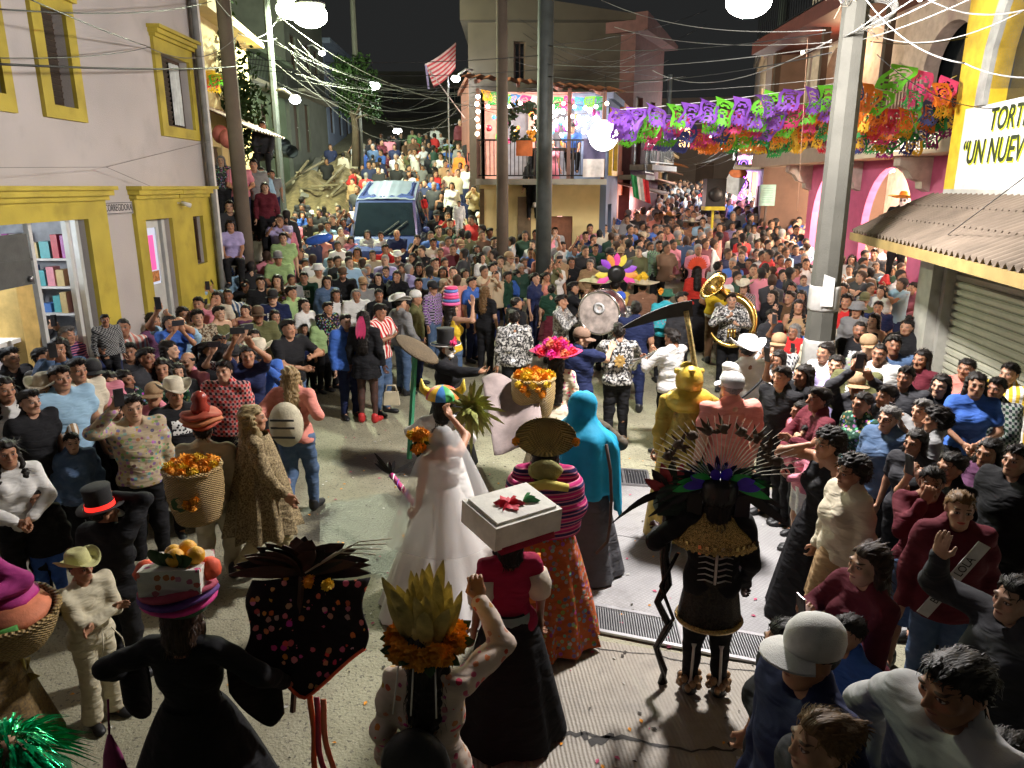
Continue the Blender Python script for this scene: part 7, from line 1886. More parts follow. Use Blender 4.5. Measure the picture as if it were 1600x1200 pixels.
for s, n in ((-1, 'r'), (1, 'l')):
    J = skel('m', 'staffl', 'stand')
    for a, b_ in ((J['h' + n], J['k' + n]), (J['k' + n], J['a' + n])):
        a, b_ = Vector(a), Vector(b_); off = Vector((0, .082, 0)); qq = MB(); qq.tube([a.lerp(b_, t_) + off * (1 - .25 * t_) for t_ in (.12, .2, .8, .92)], [.020, .010, .010, .020], 6, flat=.5); qq.build('painted_bone', bone, r)
    for k in range(14):
        a = 2 * PI * k / 14; A_ = J['a' + n]; qq = MB(); qq.ball((A_[0] + .07 * math.cos(a), A_[1] + .07 * math.sin(a), A_[2] + .03 + .035 * (k % 3 - 1)), .026, 6, 5, sc=(1, 1, 1.3), jit=.15); qq.build('rattle_seed', mat('seed_shell', (.30, .17, .08), .5), r)
HM = head_M('m', 0, 0)
qq = MB(); qq.lathe([(.10, -.06), (.125, .0), (.135, .10), (.12, .14), (.003, .15)], (0, .02, .0), 18, sy=.95); child(qq, 'helmet', mat('black_helmet', (.012, .011, .011), .35), r, M=HM)
qq = MB(); qq.box((0, .03, .10), (.36, .05, .10)); qq.box((-.16, .03, -.05), (.10, .05, .16)); qq.box((.16, .03, -.05), (.10, .05, .16)); child(qq, 'headdress_frame', mat('black_helmet', (0, 0, 0)), r, M=HM)
def hfeather(m, a, L, w, bend, y=.03, nm='feather'):
    qq = MB(); d = Vector((math.cos(a), random.uniform(-.1, .2), math.sin(a))); c_ = Vector((math.cos(a) * .12, y, .08 + .05 * math.sin(a))); qq.feather(c_, c_ + d * L, w, (bend * math.cos(a), .05, -bend * .9)); child(qq, nm, m, r, M=HM)
for i in range(20): hfeather(black_feather, PI * (-.10 + 1.2 * i / 19), random.uniform(.17, .24), .013, .12 if i in (0, 1, 2, 17, 18, 19) else .04)
for i in range(6): hfeather(mat('feather_blue', (.06, .03, .55), .4), (.2, .65, 1.35, 1.75, 2.5, 2.9)[i], .13, .026, .01, .07)
for i in range(6): hfeather(mat('feather_green', (.03, .42, .08), .4), (.1, .45, .9, 2.2, 2.65, 3.05)[i], .15, .026, .05, .065)
for i in range(30):
    a = PI * (.08 + .84 * i / 29); qq = MB(); d = Vector((math.cos(a), .1, math.sin(a))); qq.tube([d * .1 + Vector((0, .03, .10)), d * .28 + Vector((0, .03, .12)), d * .50 + Vector((.05 * math.cos(a), .02, .10))], [.004, .003, .0015], 4); child(qq, 'quill', mat('pale_quill', (0, 0, 0)), r, M=HM)
for i in range(9):
    a = PI * (.15 + .7 * i / 8); qq = MB(); qq.ball(Vector((math.cos(a) * .40, .06, .12 + .38 * math.sin(a))), .035, 6, 5, jit=.5); 
    for k in range(8): 
        c_ = Vector((math.cos(a) * .38, .06, .12 + .37 * math.sin(a))); qq.feather(c_, c_ + Vector((random.gauss(0, .05), random.gauss(0, .03), random.gauss(.02, .05))), .010, n=2)
    child(qq, 'downy_tip', mat('downy_brown', (.10, .07, .05), .9), r, M=HM)
for s in (-1, 1): hfeather(black_feather, (-.35 if s > 0 else PI + .35), .22, .026, .16)
# his staff
wv = at_z(1033, 1068, 0); t = thing('feathered_staff', 'crooked black staff with red and black plumes in the dancer left', 'staff', (wv.x, wv.y, 0))
qq = MB(); qq.tube([(0, 0, .0), (.02, 0, .12), (-.05, 0, .30), (.03, 0, .48), (-.06, .0, .66), (.0, 0, .80), (-.03, 0, 1.0), (-.02, 0, 1.22), (-.01, 0, 1.36)], [.028, .02, .024, .03, .026, .036, .034, .04, .05], 9); qq.build('shaft', mat('black_lacquer', (.014, .012, .011), .22, .2), t)
qq = MB(); qq.tube([(.03, -.02, .02), (-.06, -.02, .30), (.05, -.03, .55), (-.05, -.03, .80), (.05, -.03, 1.05)], .014, 7); qq.build('twisted_root', mat('black_lacquer', (0, 0, 0)), t)
qq = MB(); qq.box((-.01, 0, 1.40), (.20, .16, .10)); qq.ball((-.01, 0, 1.44), .10, 12, 8); qq.build('staff_head', mat('dark_green_velvet', (.014, .03, .022), .8), t)
for i in range(7): qq = MB(); a = PI * (.15 + .7 * i / 6); qq.feather((-.01, 0, 1.46), (-.01 + .20 * math.cos(a), .02, 1.46 + .24 * math.sin(a)), .028); qq.build('feather', mat('feather_red', (.32, .03, .04), .5) if i % 2 == 0 else black_feather, t)
for i in range(8): s = -1 if i % 2 else 1; qq = MB(); qq.feather((-.01, 0, 1.46), (-.01 + s * (.20 + .02 * i), .03, 1.58 - .012 * i), .018, (s * .06, 0, -.20 - .01 * i)); qq.build('feather', black_feather, t)
for k in range(3): qq = MB(); qq.feather((.05, -.03, 1.10 + .04 * k), (.16, -.06, 1.17 + .05 * k), .01); qq.build('brass_spike', gold, t)
# gold-robed reaper with scythe
p = spot(1076, 600, 1.62)
r = person(p, 178, 'm', 1.04, 'staff', 'stand', 0, 0, 'hi', None, ((.42, .28, .05), 'plain', 'L'), None, None, None, 'brown', 'hooded figure in golden yellow robe carrying a long scythe')
robe(r, 'robe', 1.42, .06, .15, .34, mat('gold_cloth', (.46, .31, .05), .5, var=.6, vs=14, bump=.8, bs=40, stain=.5), None, .07, k=8)
qq = MB(); qq.ball((0, .02, .02), .135, 16, 10, sc=(.95, 1.05, 1.15)); qq.ball((0, .05, -.16), .19, 16, 8, sc=(1.2, .8, .7)); qq.ball((.02, .0, .155), .04, 10, 8, sc=(1.6, 1.2, 1), jit=.2); qq.tube([(-.12, -.02, .10), (0, .12, .13), (.12, -.02, .10)], .028, 8); child(qq, 'hood', mat('gold_hood', (.62, .42, .05), .35, .2, bump=.5, bs=30), r, M=head_M('m', 0, 0))
A, B = at_y(1072, 486, p.y + .1), at_y(1092, 612, p.y - .1); t = thing('scythe', 'big dark scythe with gold-wrapped handle above the yellow robe', 'scythe', B)
d = A - B; qq = MB(); qq.tube([d * (-.75 + 1.75 * i / 8) for i in range(9)], .026, 8); qq.build('handle', mat('gold_wrap', (.55, .42, .16), .4, .4, .6, vs=50), t)
qq = MB(); vs = []
for i in range(15):
    u = i / 14; x = .05 - .66 * u; z = .08 - .26 * u ** 1.6 + .02; w_ = .15 * (1 - u) ** .6 + .006; vs += [d + Vector((x, -.012, z)), d + Vector((x, .012, z)), d + Vector((x + .02, 0, z - w_))]
qq.add(vs, [f for i in range(14) for f in ((3 * i, 3 * i + 1, 3 * i + 4, 3 * i + 3), (3 * i + 1, 3 * i + 2, 3 * i + 5, 3 * i + 4), (3 * i + 2, 3 * i, 3 * i + 3, 3 * i + 5))] + [(0, 2, 1)], False); qq.build('blade', mat('dark_blade', (.05, .05, .045), .35, .4), t)
# men around it
P2 = lambda *a, **k: person(*a, **k)
p = spot(1143, 612, 1.60); person(p, 190, 'm', 1.04, 'stand', 'stand', 0, 0, 'hi', None, ('coral', 'plain', 'S'), ('navy', 'denim', 'P'), ('short', 'gy'), ('cap', 'light grey'), 'black', 'stout man in coral shirt and pale cap seen from behind', wide=1.12)
p = spot(1166, 548, 1.64); r = person(p, 200, 'm', 1.04, 'stand', 'walk', -20, 0, 'hi', None, ('white', 'plain', 'S'), ('black', 'plain', 'P'), ('short', 'bk'), ('cowboy', 'white'), 'black', 'man in white shirt and white cowboy hat with black strap across his back', wide=1.1)
qq = MB(); qq.grid(lambda u, v: (-.22 + .44 * v + .03 * u, .165 + .055 * math.sin(PI * v), 1.44 - .42 * v), 1, 10); o = qq.build('strap', mat('black_strap', (.012, .012, .012), .6), r); md = o.modifiers.new('thickness', 'SOLIDIFY'); md.thickness = .012
p = spot(905, 532, 1.58); person(p, 150, 'm', 1.02, 'reach', 'walk', -60, -10, 'hi', None, ('navy', 'plain', 'S'), ('black', 'plain', 'P'), ('short', 'bk'), ('cap', (.20, .12, .08)), 'black', 'man in navy polo and brown cap hurrying past the musicians')
p = spot(455, 592, 1.54); r = person(p, 178, 'f', 1.0, 'back', 'walk', 20, 0, 'hi', None, ('coral', 'plain', 'L'), ('denim blue', 'denim', 'P'), ('wavy', (.38, .26, .12)), None, 'black', 'blond walker in coral top and jeans with a cream rucksack')
qq = MB(); qq.ball((0, .25, 1.12), .19, 14, 10, sc=(.95, .65, 1.25)); qq.build('rucksack', mat('cream_rucksack', (.55, .50, .36), .8, bump=.5), r)
for z in (1.02, 1.12, 1.2): qq = MB(); qq.box((0, .365, z), (.24, .012, .02)); qq.build('rucksack_strap', mat('dark_webbing', (.05, .05, .05)), r)
qq = MB(); qq.ball((.19, .22, 1.0), .06, 8, 6); qq.build('side_pocket', mat('ruffle_red', (0, 0, 0)), r)
p = spot(569, 505, 1.52); r = person(p, 172, 'f', 1.02, 'stand', 'stand', 0, 0, 'hi', (.05, .035, .03), ('black', 'plain', 'L'), ('black', 'plain', 'M'), ('straight', 'bk'), None, 'red', 'woman in short black dress, dark tights and red heels with a pink hair ribbon')
qq = MB()
for k in (-1, 0, 1): qq.feather((.01 * k, .12, .05), (.05 * k, .19, -.26), .035, (0, 0, 0))
child(qq, 'hair_ribbon', mat('satin_pink', (.65, .05, .16), .35), r, M=head_M('f', 0, 0))
wv = at_y(612, 622, p.y); t = thing('handbag', 'cream handbag hanging beside the woman in the short black dress', 'bag', wv); qq = MB(); qq.box((0, 0, 0), (.24, .10, .20), taper=.85); qq.build('pouch', mat('cream_bag', (.55, .48, .34)), t); qq = MB(); qq.tube([(-.09, 0, .1), (-.06, 0, .2), (.06, 0, .2), (.09, 0, .1)], .010, 6); qq.build('handle', mat('cream_bag', (0, 0, 0)), t)
# catrina, stacked hats, rainbow hat
p = spot(698, 545, 1.56); r = person(p, 70, 'f', 1.0, 'reach', 'stand', 0, 0, 'hi', None, ('black', 'plain', 'J'), ('black', 'plain', 'X'), ('bun', 'bk'), ('top', (.012, .012, .012)), 'black', 'skull-faced woman in black with flowered black hat reaching a white glove', props={'skull': 1})
qq = MB(); qq.lathe([(.185, .055), (.19, .062), (.185, .07)], (0, .012, 0), 24, cap=False); child(qq, 'white_brim_edge', white_paint, r, M=head_M('f', 0, 0))
for k, c in ((-1, (.75, .05, .2)), (1, (.6, .03, .05)), (.2, (.55, .03, .05))): o = link('rose', pompon_mesh(.06, 'pomp_rose', tint('rose_petals', .6)), r, c, M=head_M('f', 0, 0) @ Matrix.Translation((.11 * k, -.09 + .05 * k, .10)) @ Matrix.Scale(.8, 4))
p = spot(706, 485, 1.56); r = person(p, 130, 'f', 1.02, 'wave', 'stand', 0, 0, 'hi', None, ('yellow', 'plain', 'N'), ('denim blue', 'denim', 'P'), ('long', 'bk'), None, 'white', 'woman in yellow top and jeans under a tower of stacked pink hats')
for i in range(6):
    qq = MB(); rr_ = .135 - .008 * i; qq.lathe([(rr_, 0), (rr_ + .012, .02), (rr_, .045), (.05, .05)], (0, .01, .06 + .048 * i), 20); child(qq, 'stacked_hat', mat('stack%d' % (i % 3), [(.70, .06, .18), (.78, .12, .34), (.10, .18, .45)][0 if i == 2 else 1 if i != 1 else 2], .5), r, M=head_M('f', 0, 0))
p = spot(692, 625, 1.56); r = person(p, 178, 'f', .98, 'carry', 'stand', 0, 0, 'hi', None, ((.62, .60, .58), 'plain', 'L'), ('white', 'plain', 'X'), ('bob', 'bk'), None, 'white', 'figure in white and black under a round rainbow-panelled hat with yellow horns')
for k in range(10):
    qq = MB(); a0 = 2 * PI * k / 10
    qq.grid(lambda u, v: (math.sin(PI / 2 * v) * .16 * math.cos(a0 + .6283 * u), .01 + math.sin(PI / 2 * v) * .16 * math.sin(a0 + .6283 * u), .06 + .12 * math.cos(PI / 2 * v)), 5, 6); child(qq, 'hat_panel', mat('panel%d' % (k % 5), [(.60, .05, .05), (.75, .45, .03), (.05, .20, .50), (.06, .40, .10), (.70, .20, .03)][k % 5], .5), r, M=head_M('f', 0, 0))
for s in (-1, 1): qq = MB(); qq.tube([(s * .12, .0, .09), (s * .19, 0, .15), (s * .20, 0, .24)], [.05, .035, .006], 10); child(qq, 'horn', mat('horn_yellow', (.75, .55, .06), .5), r, M=head_M('f', 0, 0))
wv = at_y(737, 640, p.y - .1); t = thing('plant_bundle', 'leafy yellow-green plant bundle carried beside the rainbow hat', 'plant bundle', wv)
qq = MB()
for i in range(240): d = Vector((random.gauss(.2, 1), random.gauss(0, .7), random.gauss(0, 1))); qq.feather(d * .03, d * .11, .014, (0, 0, -.06), 3)
o = qq.build('leaves', mat('yellow_green_leaf', (.28, .30, .07), .6, var=.5, vs=10), t)
qq = MB(); qq.tube([(-.22, 0, .12), (0, 0, 0)], .02, 6); qq.build('stalk', mat('stalk_green', (.20, .24, .06)), t)
# hot pink flowered hat with marigold basket
p = spot(868, 562, 1.56); r = person(p, 185, 'f', 1.0, 'stand', 'stand', 0, 0, 'hi', None, ('cream', 'embroidery', 'L'), ('cream', 'plain', 'X'), ('straight', 'bk'), ('sombrero', (.62, .03, .12)), 'black', 'woman in cream embroidered dress under a hot pink flower-covered hat')
for i in range(16):
    a = 2 * PI * i / 16; rr_ = .20 if i % 2 else .10; o = link('flower', pompon_mesh(.06, 'pomp_rose', tint('rose_petals', .6)), r, [(.75, .04, .35), (.70, .05, .08), (.75, .25, .12)][i % 3], M=head_M('f', 0, 0) @ Matrix.Translation((rr_ * math.cos(a), rr_ * math.sin(a), .10 if rr_ > .15 else .19)))
wv = at_y(833, 648, p.y - .42); bk = basket('wicker_basket', 'square-looking wicker basket full of orange marigolds behind the pink hat', (wv.x, wv.y, wv.z), .19, .23, .42, (0, 0, 0), wicker((.55, .38, .14), 'pale_wicker2'))
flowers(bk, [(.17 * math.cos(a) * k, .17 * math.sin(a) * k, .44 + .03 * (1 - k)) for k, n in ((1.0, 9), (.5, 5)) for a in [2 * PI * i / n for i in range(n)]], .07)
flowers(bk, [(-.16 + .05 * i, -.22 - .01 * (i % 2), .40 - .05 * (i % 3)) for i in range(7)], .045)
qq = [at_y(*k) for k in ((752, 592, p.y - .2), (836, 590, p.y - .2), (852, 700, p.y - 1.2), (772, 706, p.y - 1.2))]
cc = sum((Vector(k) for k in qq), Vector()) / 4; t = thing('cloth_banner', 'greyish cloth with faint pink swirls swung by the dancers near the basket', 'cloth', cc)
V4 = [Vector(k) - cc for k in qq]
drape(t, 'cloth', lambda u, v: V4[0].lerp(V4[1], u).lerp(V4[3].lerp(V4[2], u), v) + Vector((0, .04 * math.sin(7 * u), .05 * math.sin(6 * u + 4 * v))), 20, 16, cloth_mat('camo') if False else mat('swirl_cloth', (.24, .19, .18), .8, var=.45, vs=4))
# band
BAND = [(803, 498, 195, 'stand', 'black', 'musician in black-silver jacket with back turned, left of the band', 'sequin'), (967, 520, 180, 'play', 'black', 'musician in black ornate jacket with golden emblem on his back', 'sequin'), (877, 472, 70, 'play', (.10, .10, .10), 'musician in silver-patterned jacket in profile', 'sequin'),
        (1143, 470, -10, 'play', 'black', 'sousaphone player in black-silver patterned jacket', 'sequin'), (1050, 528, -140, 'play', (.50, .50, .50), 'trombone player in white patterned shirt', 'sequin'), (968, 470, -150, 'drum', (.05, .05, .06), 'drummer in blue cap behind a bass drum', 'sequin')]
BR = []
for x, y, fc, ps, c, lb, pt in BAND:
    p = spot(x, y, 1.57); BR.append(person(p, fc, 'm', 1.0, ps, 'stand', 0, 0, 'hi', None, (c, pt, 'L'), ('black', 'plain', 'P'), ('short', 'bk'), ('cap', (.03, .10, .55)) if 'drummer' in lb else None, 'brown' if 'emblem' in lb else 'black', lb, 'brass band musicians', no_phone=True))
qq = MB()
for i in range(9):
    a = 2 * PI * i / 9; qq.feather((0, .175, 1.22), (.085 * math.cos(a), .185, 1.22 + .10 * math.sin(a)), .018, n=3)
qq.ball((0, .175, 1.22), .035, 10, 6, sc=(1, .4, 1)); qq.build('golden_emblem', mat('gold_thread', (.42, .26, .08), .5, .3), BR[1])
brass = mat('brass', (.70, .46, .12), .22, .95, .15, bump=.05); silver = mat('silver_brass', (.55, .53, .50), .2, .95, .15, bump=.05)
p = BR[3].location; t = thing('sousaphone', 'golden sousaphone with wide bell over the player shoulder', 'sousaphone', p, math.radians(-10))
def ring(c, r_, rad, a0, a1, n=26, tilt=0): return [Vector(c) + Vector((r_ * math.cos(a0 + (a1 - a0) * i / n), tilt * math.sin(a0 + (a1 - a0) * i / n), r_ * math.sin(a0 + (a1 - a0) * i / n))) for i in range(n + 1)]
pts = ring((.02, .02, 1.22), .38, 0, -2.6, 1.9, 26, .25); qq = MB(); qq.tube(pts, [.025 + .055 * i / 26 for i in range(27)], 12, cap=False); qq.build('coil', brass, t)
e = pts[-1]; qq = MB(); prof = [(.085, 0), (.095, .10), (.13, .20), (.20, .27), (.27, .30), (.275, .305), (.20, .285), (.12, .21), (.08, .1)]
qq.lathe(prof, e + Vector((.0, -.05, .03)), 26, rot=Matrix.Rotation(.5, 3, 'X') @ Matrix.Rotation(-.75, 3, 'Y'), cap=False); qq.build('bell', brass, t)
for k in range(3): qq = MB(); qq.tube([(-.05 + .05 * k, -.33, 1.15), (-.05 + .05 * k, -.33, 1.0)], .022, 10); qq.build('valve', brass, t)
p = BR[4].location; t = thing('trombone', 'silvery trombone pointing down from the white-shirted player', 'trombone', p + Vector((0, 0, 1.32)), math.radians(-140))
qq = MB()
for s in (-.04, .04): qq.tube([(s, -.2, .05), (s, -.95, -.45)], .009, 7)
qq.tube([(-.04, -.95, -.45), (0, -1.0, -.48), (.04, -.95, -.45)], .009, 7); qq.build('slide', silver, t)
qq = MB(); qq.lathe([(.012, 0), (.016, .3), (.03, .42), (.07, .5), (.11, .53), (.105, .532), (.06, .5)], (.12, -.1, .10), 18, rot=(2.1, 0, 0), cap=False); qq.build('bell', silver, t)
p = BR[5].location + Vector((-.42, -.42, 0)); wv = at_y(941, 487, p.y); t = thing('bass_drum', 'big bass drum with pale spotted skin carried by the blue-capped drummer', 'drum', (wv.x, wv.y, wv.z), math.radians(-25))
qq = MB(); qq.lathe([(.34, -.17), (.34, .17)], n=30, rot=(PI / 2, 0, 0), cap=False); qq.build('shell', mat('drum_shell', (.10, .02, .03), .3, .3), t)
for y in (-.17, .17):
    qq = MB(); qq.lathe([(.003, 0), (.33, .0)], (0, y * 1.01, 0), 30, rot=(PI / 2, 0, 0), cap=False); qq.build('drum_skin', mat('drum_skin', (.50, .42, .38), .5, var=.5, vs=8), t)
    qq = MB(); qq.tube([(.345 * math.cos(2 * PI * i / 30), y, .345 * math.sin(2 * PI * i / 30)) for i in range(31)], .018, 6); qq.build('hoop', silver, t)
qq = MB(); qq.lathe([(.003, -.012), (.10, 0), (.07, .004)], (0, -.18, .08), 16, rot=(PI / 2, 0, 0), cap=False); qq.build('centre_patch', mat('drum_patch', (.6, .6, .6), .3), t)
# costumed heads further in
p = spot(968, 462, 1.56); p.y += .6; p.z = stand_z(p.x, p.y); r = person(p, 180, 'm', 1.02, 'stand', 'stand', 0, 0, 'lo', None, ('gold', 'plain', 'L'), ('black', 'plain', 'P'), ('short', 'bk'), None, 'black', 'costumed walker with a sunburst headdress of bright feathers round a black disc', wide=1.05)
HM = head_M('m', 0, 0); qq = MB(); qq.lathe([(.05, -.01), (.15, -.01), (.15, .01), (.05, .01)], (0, .11, .22), 22, rot=(PI / 2, 0, 0)); child(qq, 'disc', mat('black_helmet', (0, 0, 0)), r, M=HM)
for i in range(11):
    a = PI * (-.15 + 1.3 * i / 10); c = [(.75, .05, .35), (.75, .6, .05), (.02, .02, .02), (.30, .05, .60), (.8, .3, .05)][i % 5]; qq = MB(); d = Vector((math.cos(a), .0, math.sin(a))); qq.feather(d * .14 + Vector((0, .11, .22)), d * .36 + Vector((0, .12, .22)), .045, n=4); child(qq, 'feather', tint('dyed_feather', .5), r, c, M=HM)
p = spot(1042, 462, 1.56); r = person(p, 175, 'm', .98, 'stand', 'stand', 0, 0, 'lo', None, (( .05, .42, .50), 'plain', 'L'), ('black', 'plain', 'P'), ('short', 'bk'), ('bucket', (.02, .12, .07)), 'black', 'masked walker in turquoise poncho and dark green hat with orange flower', props={'skull': 1})
robe(r, 'poncho', 1.42, 1.05, .11, .33, cloth_mat('floral'), (.05, .42, .50), .05); link('marigold', pompon_mesh(.06, 'pomp_o', mgold), r, M=head_M('m', 0, 0) @ Matrix.Translation((.11, .05, .09)) @ Matrix.Scale(1.1, 4))
for x, y, c, lb, hk in ((930, 446, (.55, .50, .30), 'walker under a very wide pale straw sombrero by the drum', 'sombrero'), (1004, 448, (.50, .42, .28), 'walker in a broad straw hat piled with yellow flowers', 'sombrero'), (1080, 350, (.42, .36, .26), 'walker with a huge grey-brown sombrero in the far procession', 'sombrero'), (1045, 340, (.55, .25, .06), 'walker with an orange brimmed hat in the far procession', 'sombrero'), (1120, 345, (.45, .36, .2), 'walker with a tan sombrero below the loudspeaker', 'sombrero')):
    p = spot(x, y, 1.6); r = person(p, 170 + (x % 7) * 5, 'm', 1.0, 'stand', 'stand', 0, 0, 'lo', None, ((.20, .10, .06), 'plain', 'L'), ('black', 'plain', 'P'), ('short', 'bk'), (hk, c), 'black', lb, 'hatted walkers in the procession')
    if 'flowers' in lb: 
        for i in range(9): link('marigold', pompon_mesh(.06, 'pomp_y', myel), r, M=head_M('m', 0, 0) @ Matrix.Translation((random.gauss(.05, .09), random.gauss(0, .07), .17 + random.uniform(0, .08))))
p = spot(1088, 425, 1.56); r = person(p, 190, 'f', 1.0, 'stand', 'stand', 0, 0, 'lo', None, ((.45, .03, .02), 'plain', 'L'), ('black', 'plain', 'X'), ('long', 'bk'), None, 'black', 'walker with scarlet feather headdress and red blouse before the band')
for i in range(14): a = PI * i / 13; qq = MB(); qq.feather((0, 0, .08), (.22 * math.cos(a), .03, .10 + .22 * math.sin(a)), .03, n=4); child(qq, 'feather', mat('scarlet_feather', (.60, .06, .02), .6), r, M=head_M('f', 0, 0))
p = spot(1123, 440, 1.57); r = person(p, 175, 'm', 1.04, 'clasp', 'stand', 0, 0, 'lo', None, ('white', 'plain', 'S'), ('brown', 'plain', 'P'), ('short', 'bk'), None, 'black', 'man in bright yellow waistcoat over white shirt beside the sousaphone', wide=1.05)
F_ = Field((-.3, -.3, .8), (.3, .3, 1.5), .02); T_, s_, a_, l_ = body_prims('m', skel('m', 'clasp', 'stand'))
for k in T_: F_.add(k, .06, .034)
F_.clip((0, 0, 1), .92); F_.clip((0, 0, -1), -1.40)
for s in (-1, 1): F_.sub(('ell', (s * .26, .01, 1.36), (.07, .16, .14)), .01)
link('waistcoat', np_mesh('waistcoat', *F_.mesh(), [cloth_mat('plain')]), r, (.75, .50, .03))
p = at_y(1412, 312, 15.2); r = person((p.x, p.y, p.z - 1.6), -35, 'm', 1.0, 'stand', 'stand', 0, 0, 'lo', None, ('black', 'plain', 'J'), ('black', 'plain', 'P'), ('short', 'bk'), ('sombrero', (.80, .35, .03)), 'black', 'skull-faced figure in black suit and orange hat under the pink arch', props={'skull': 1})

# petals and paper scraps trodden into the street
q = MB()
for i in range(520):
    x, y = random.gauss(-.3, 1.5), random.uniform(3.4, 11.5); a = random.uniform(0, 6.28); l = random.uniform(.010, .026); z = ground_z(x, y) + (.012 if x > .3 and y < 8.2 else .006)
    q.cur = i % 4; q.add([(x + l * math.cos(a), y + l * math.sin(a), z), (x - l * .6 * math.sin(a), y + l * .6 * math.cos(a), z + .004), (x - l * math.cos(a), y - l * math.sin(a), z), (x + l * .6 * math.sin(a), y - l * .6 * math.cos(a), z + .006)], [(0, 1, 2, 3)])
o = q.build('litter', [mgold, mat('scrap_white', (.55, .54, .5)), mat('scrap_dark', (.05, .04, .03)), mat('scrap_pink', (.5, .08, .16))], kind='stuff')
# ---------------------------------------------------------------- the crowd
WHO = {'m': ('m', 1.0, 'man'), 'f': ('f', .955, 'woman'), 'b': ('m', .74, 'boy'), 'g': ('f', .74, 'girl'), 'B': ('m', .92, 'teenage boy'), 'G': ('f', .90, 'teenage girl'), 'o': ('m', .98, 'older man'), 'w': ('f', .92, 'older woman'), 't': ('m', .56, 'toddler')}
CODE = {'bk': 'black', 'ch': 'charcoal', 'gy': 'grey', 'lg': 'light grey', 'wh': 'white', 'cr': 'cream', 'be': 'beige', 'ta': 'tan', 'br': 'brown', 'ma': 'maroon', 're': 'red', 'pi': 'pink', 'hp': 'hot pink', 'co': 'coral', 'or': 'orange', 'ye': 'yellow', 'ol': 'olive', 'gr': 'green', 'pg': 'pale green', 'dg': 'dark green', 'te': 'teal', 'lb': 'light blue', 'bl': 'blue', 'na': 'navy', 'db': 'denim blue', 'la': 'lavender', 'pu': 'purple', 'pl': 'plum', 'go': 'gold'}
PAT = {'': 'plain', 'k': 'plaid', 'g': 'gingham', 's': 'stripe', 'f': 'floral', 'p': 'print', 'c': 'camo', 'd': 'denim', 'q': 'sequin', 'e': 'embroidery', 'b': 'band'}
PATW = {'plain': '', 'plaid': 'plaid ', 'gingham': 'checked ', 'stripe': 'striped ', 'floral': 'floral ', 'print': 'printed ', 'camo': 'mottled ', 'denim': 'denim ', 'sequin': 'black-white patterned ', 'embroidery': 'embroidered ', 'band': 'banded '}
SLW = {'N': 'tank top', 'C': 'crop top', 'S': 'shirt', 'L': 'long-sleeved top', 'J': 'jacket'}
HST = {'s': 'short', 'l': 'long', 'w': 'wavy', 'S': 'straight', 'b': 'bun', 't': 'tail', 'o': 'bob', 'c': 'curly', 'z': 'buzz', 'p': 'spiky', 'B': 'balding', 'r': 'braid', 'f': 'fringe', 'T': 'topbun', 'x': 'bald', 'u': 'buns'}
HSW = {'short': '', 'long': 'long hair', 'wavy': 'wavy long hair', 'straight': 'straight long hair', 'bun': 'a bun', 'tail': 'a ponytail', 'bob': 'bobbed hair', 'curly': 'curly hair', 'buzz': 'cropped hair', 'spiky': 'spiky hair', 'balding': 'a balding head', 'braid': 'a braid', 'fringe': 'a fringe', 'topbun': 'a top knot', 'bald': 'a bald head', 'buns': 'two hair buns'}
HAT = {'-': None, 'c': 'cap', 'C': 'capback', 'w': 'cowboy', 's': 'sombrero', 'h': 'straw', 't': 'top', 'b': 'bucket', 'n': 'beanie', 'S': 'santa'}
HATW = {'cap': 'cap', 'capback': 'backwards cap', 'cowboy': 'cowboy hat', 'sombrero': 'wide sombrero', 'straw': 'straw hat', 'top': 'top hat', 'bucket': 'bucket hat', 'beanie': 'knit cap', 'santa': 'Santa hat'}
PO = {'s': 'stand', 'c': 'clasp', 'x': 'cross', 'p': 'phone', 'h': 'high', 'u': 'one_up', 'q': 'chest_phone', 'i': 'hip', 'm': 'mouth', 'e': 'ear', 'w': 'wave', 'C': 'carry', 'k': 'walk', 'r': 'reach', 'P': 'play', 'l': 'lap', 'b': 'back', 'd': 'drum', 'H': 'hat'}
POW = {'stand': '', 'clasp': 'hands clasped', 'cross': 'arms crossed', 'phone': 'filming with a phone', 'high': 'holding a phone overhead', 'one_up': 'phone raised in one hand', 'chest_phone': 'looking at a phone', 'hip': 'hand on hip', 'mouth': 'hand at mouth', 'ear': 'hand at ear', 'wave': 'one hand raised', 'carry': 'arms held in front', 'walk': 'walking', 'reach': 'reaching forward', 'play': 'playing', 'lap': 'sitting', 'back': 'hands on shoulder straps', 'drum': 'drumming', 'hat': 'hand on hat'}
MARKS = [(60, 430, 'by the left shop doorway'), (170, 440, 'below the street name plate'), (260, 440, 'by the white door'), (330, 470, 'under the yellow side panel'), (375, 360, 'on the stairs'), (350, 250, 'on the terrace'), (60, 560, 'at the left kerb'), (90, 680, 'in the front left row'), (200, 600, 'on the left pavement'), (410, 510, 'in the left front row'),
         (450, 350, 'at the foot of the rubble'), (620, 380, 'in front of the van'), (690, 320, 'right of the van'), (540, 430, 'in the middle left crowd'), (520, 250, 'beside the rubble slope'), (640, 240, 'up the left street'), (760, 430, 'below the dark wooden pole'), (850, 400, 'below the steel pole'), (930, 390, 'under the lit balcony'), (720, 280, 'beside the yellow house'), (1000, 370, 'in the right street crowd'), (1100, 340, 'below the loudspeaker'), (1200, 350, 'near the notice board'), (1220, 460, 'left of the octagonal pole'),
         (1340, 400, 'below the pink arches'), (1370, 470, 'right of the octagonal pole'), (1420, 520, 'by the shutter pillar'), (1270, 560, 'before the octagonal pole'), (1370, 640, 'in the right middle row'), (1540, 600, 'before the shutter'), (1440, 780, 'in the right front row'), (1250, 700, 'at the right pavement edge'), (1300, 1000, 'at the lower right corner'), (1500, 1050, 'in the bottom right corner'), (640, 480, 'facing the dancers'), (880, 470, 'among the musicians')]
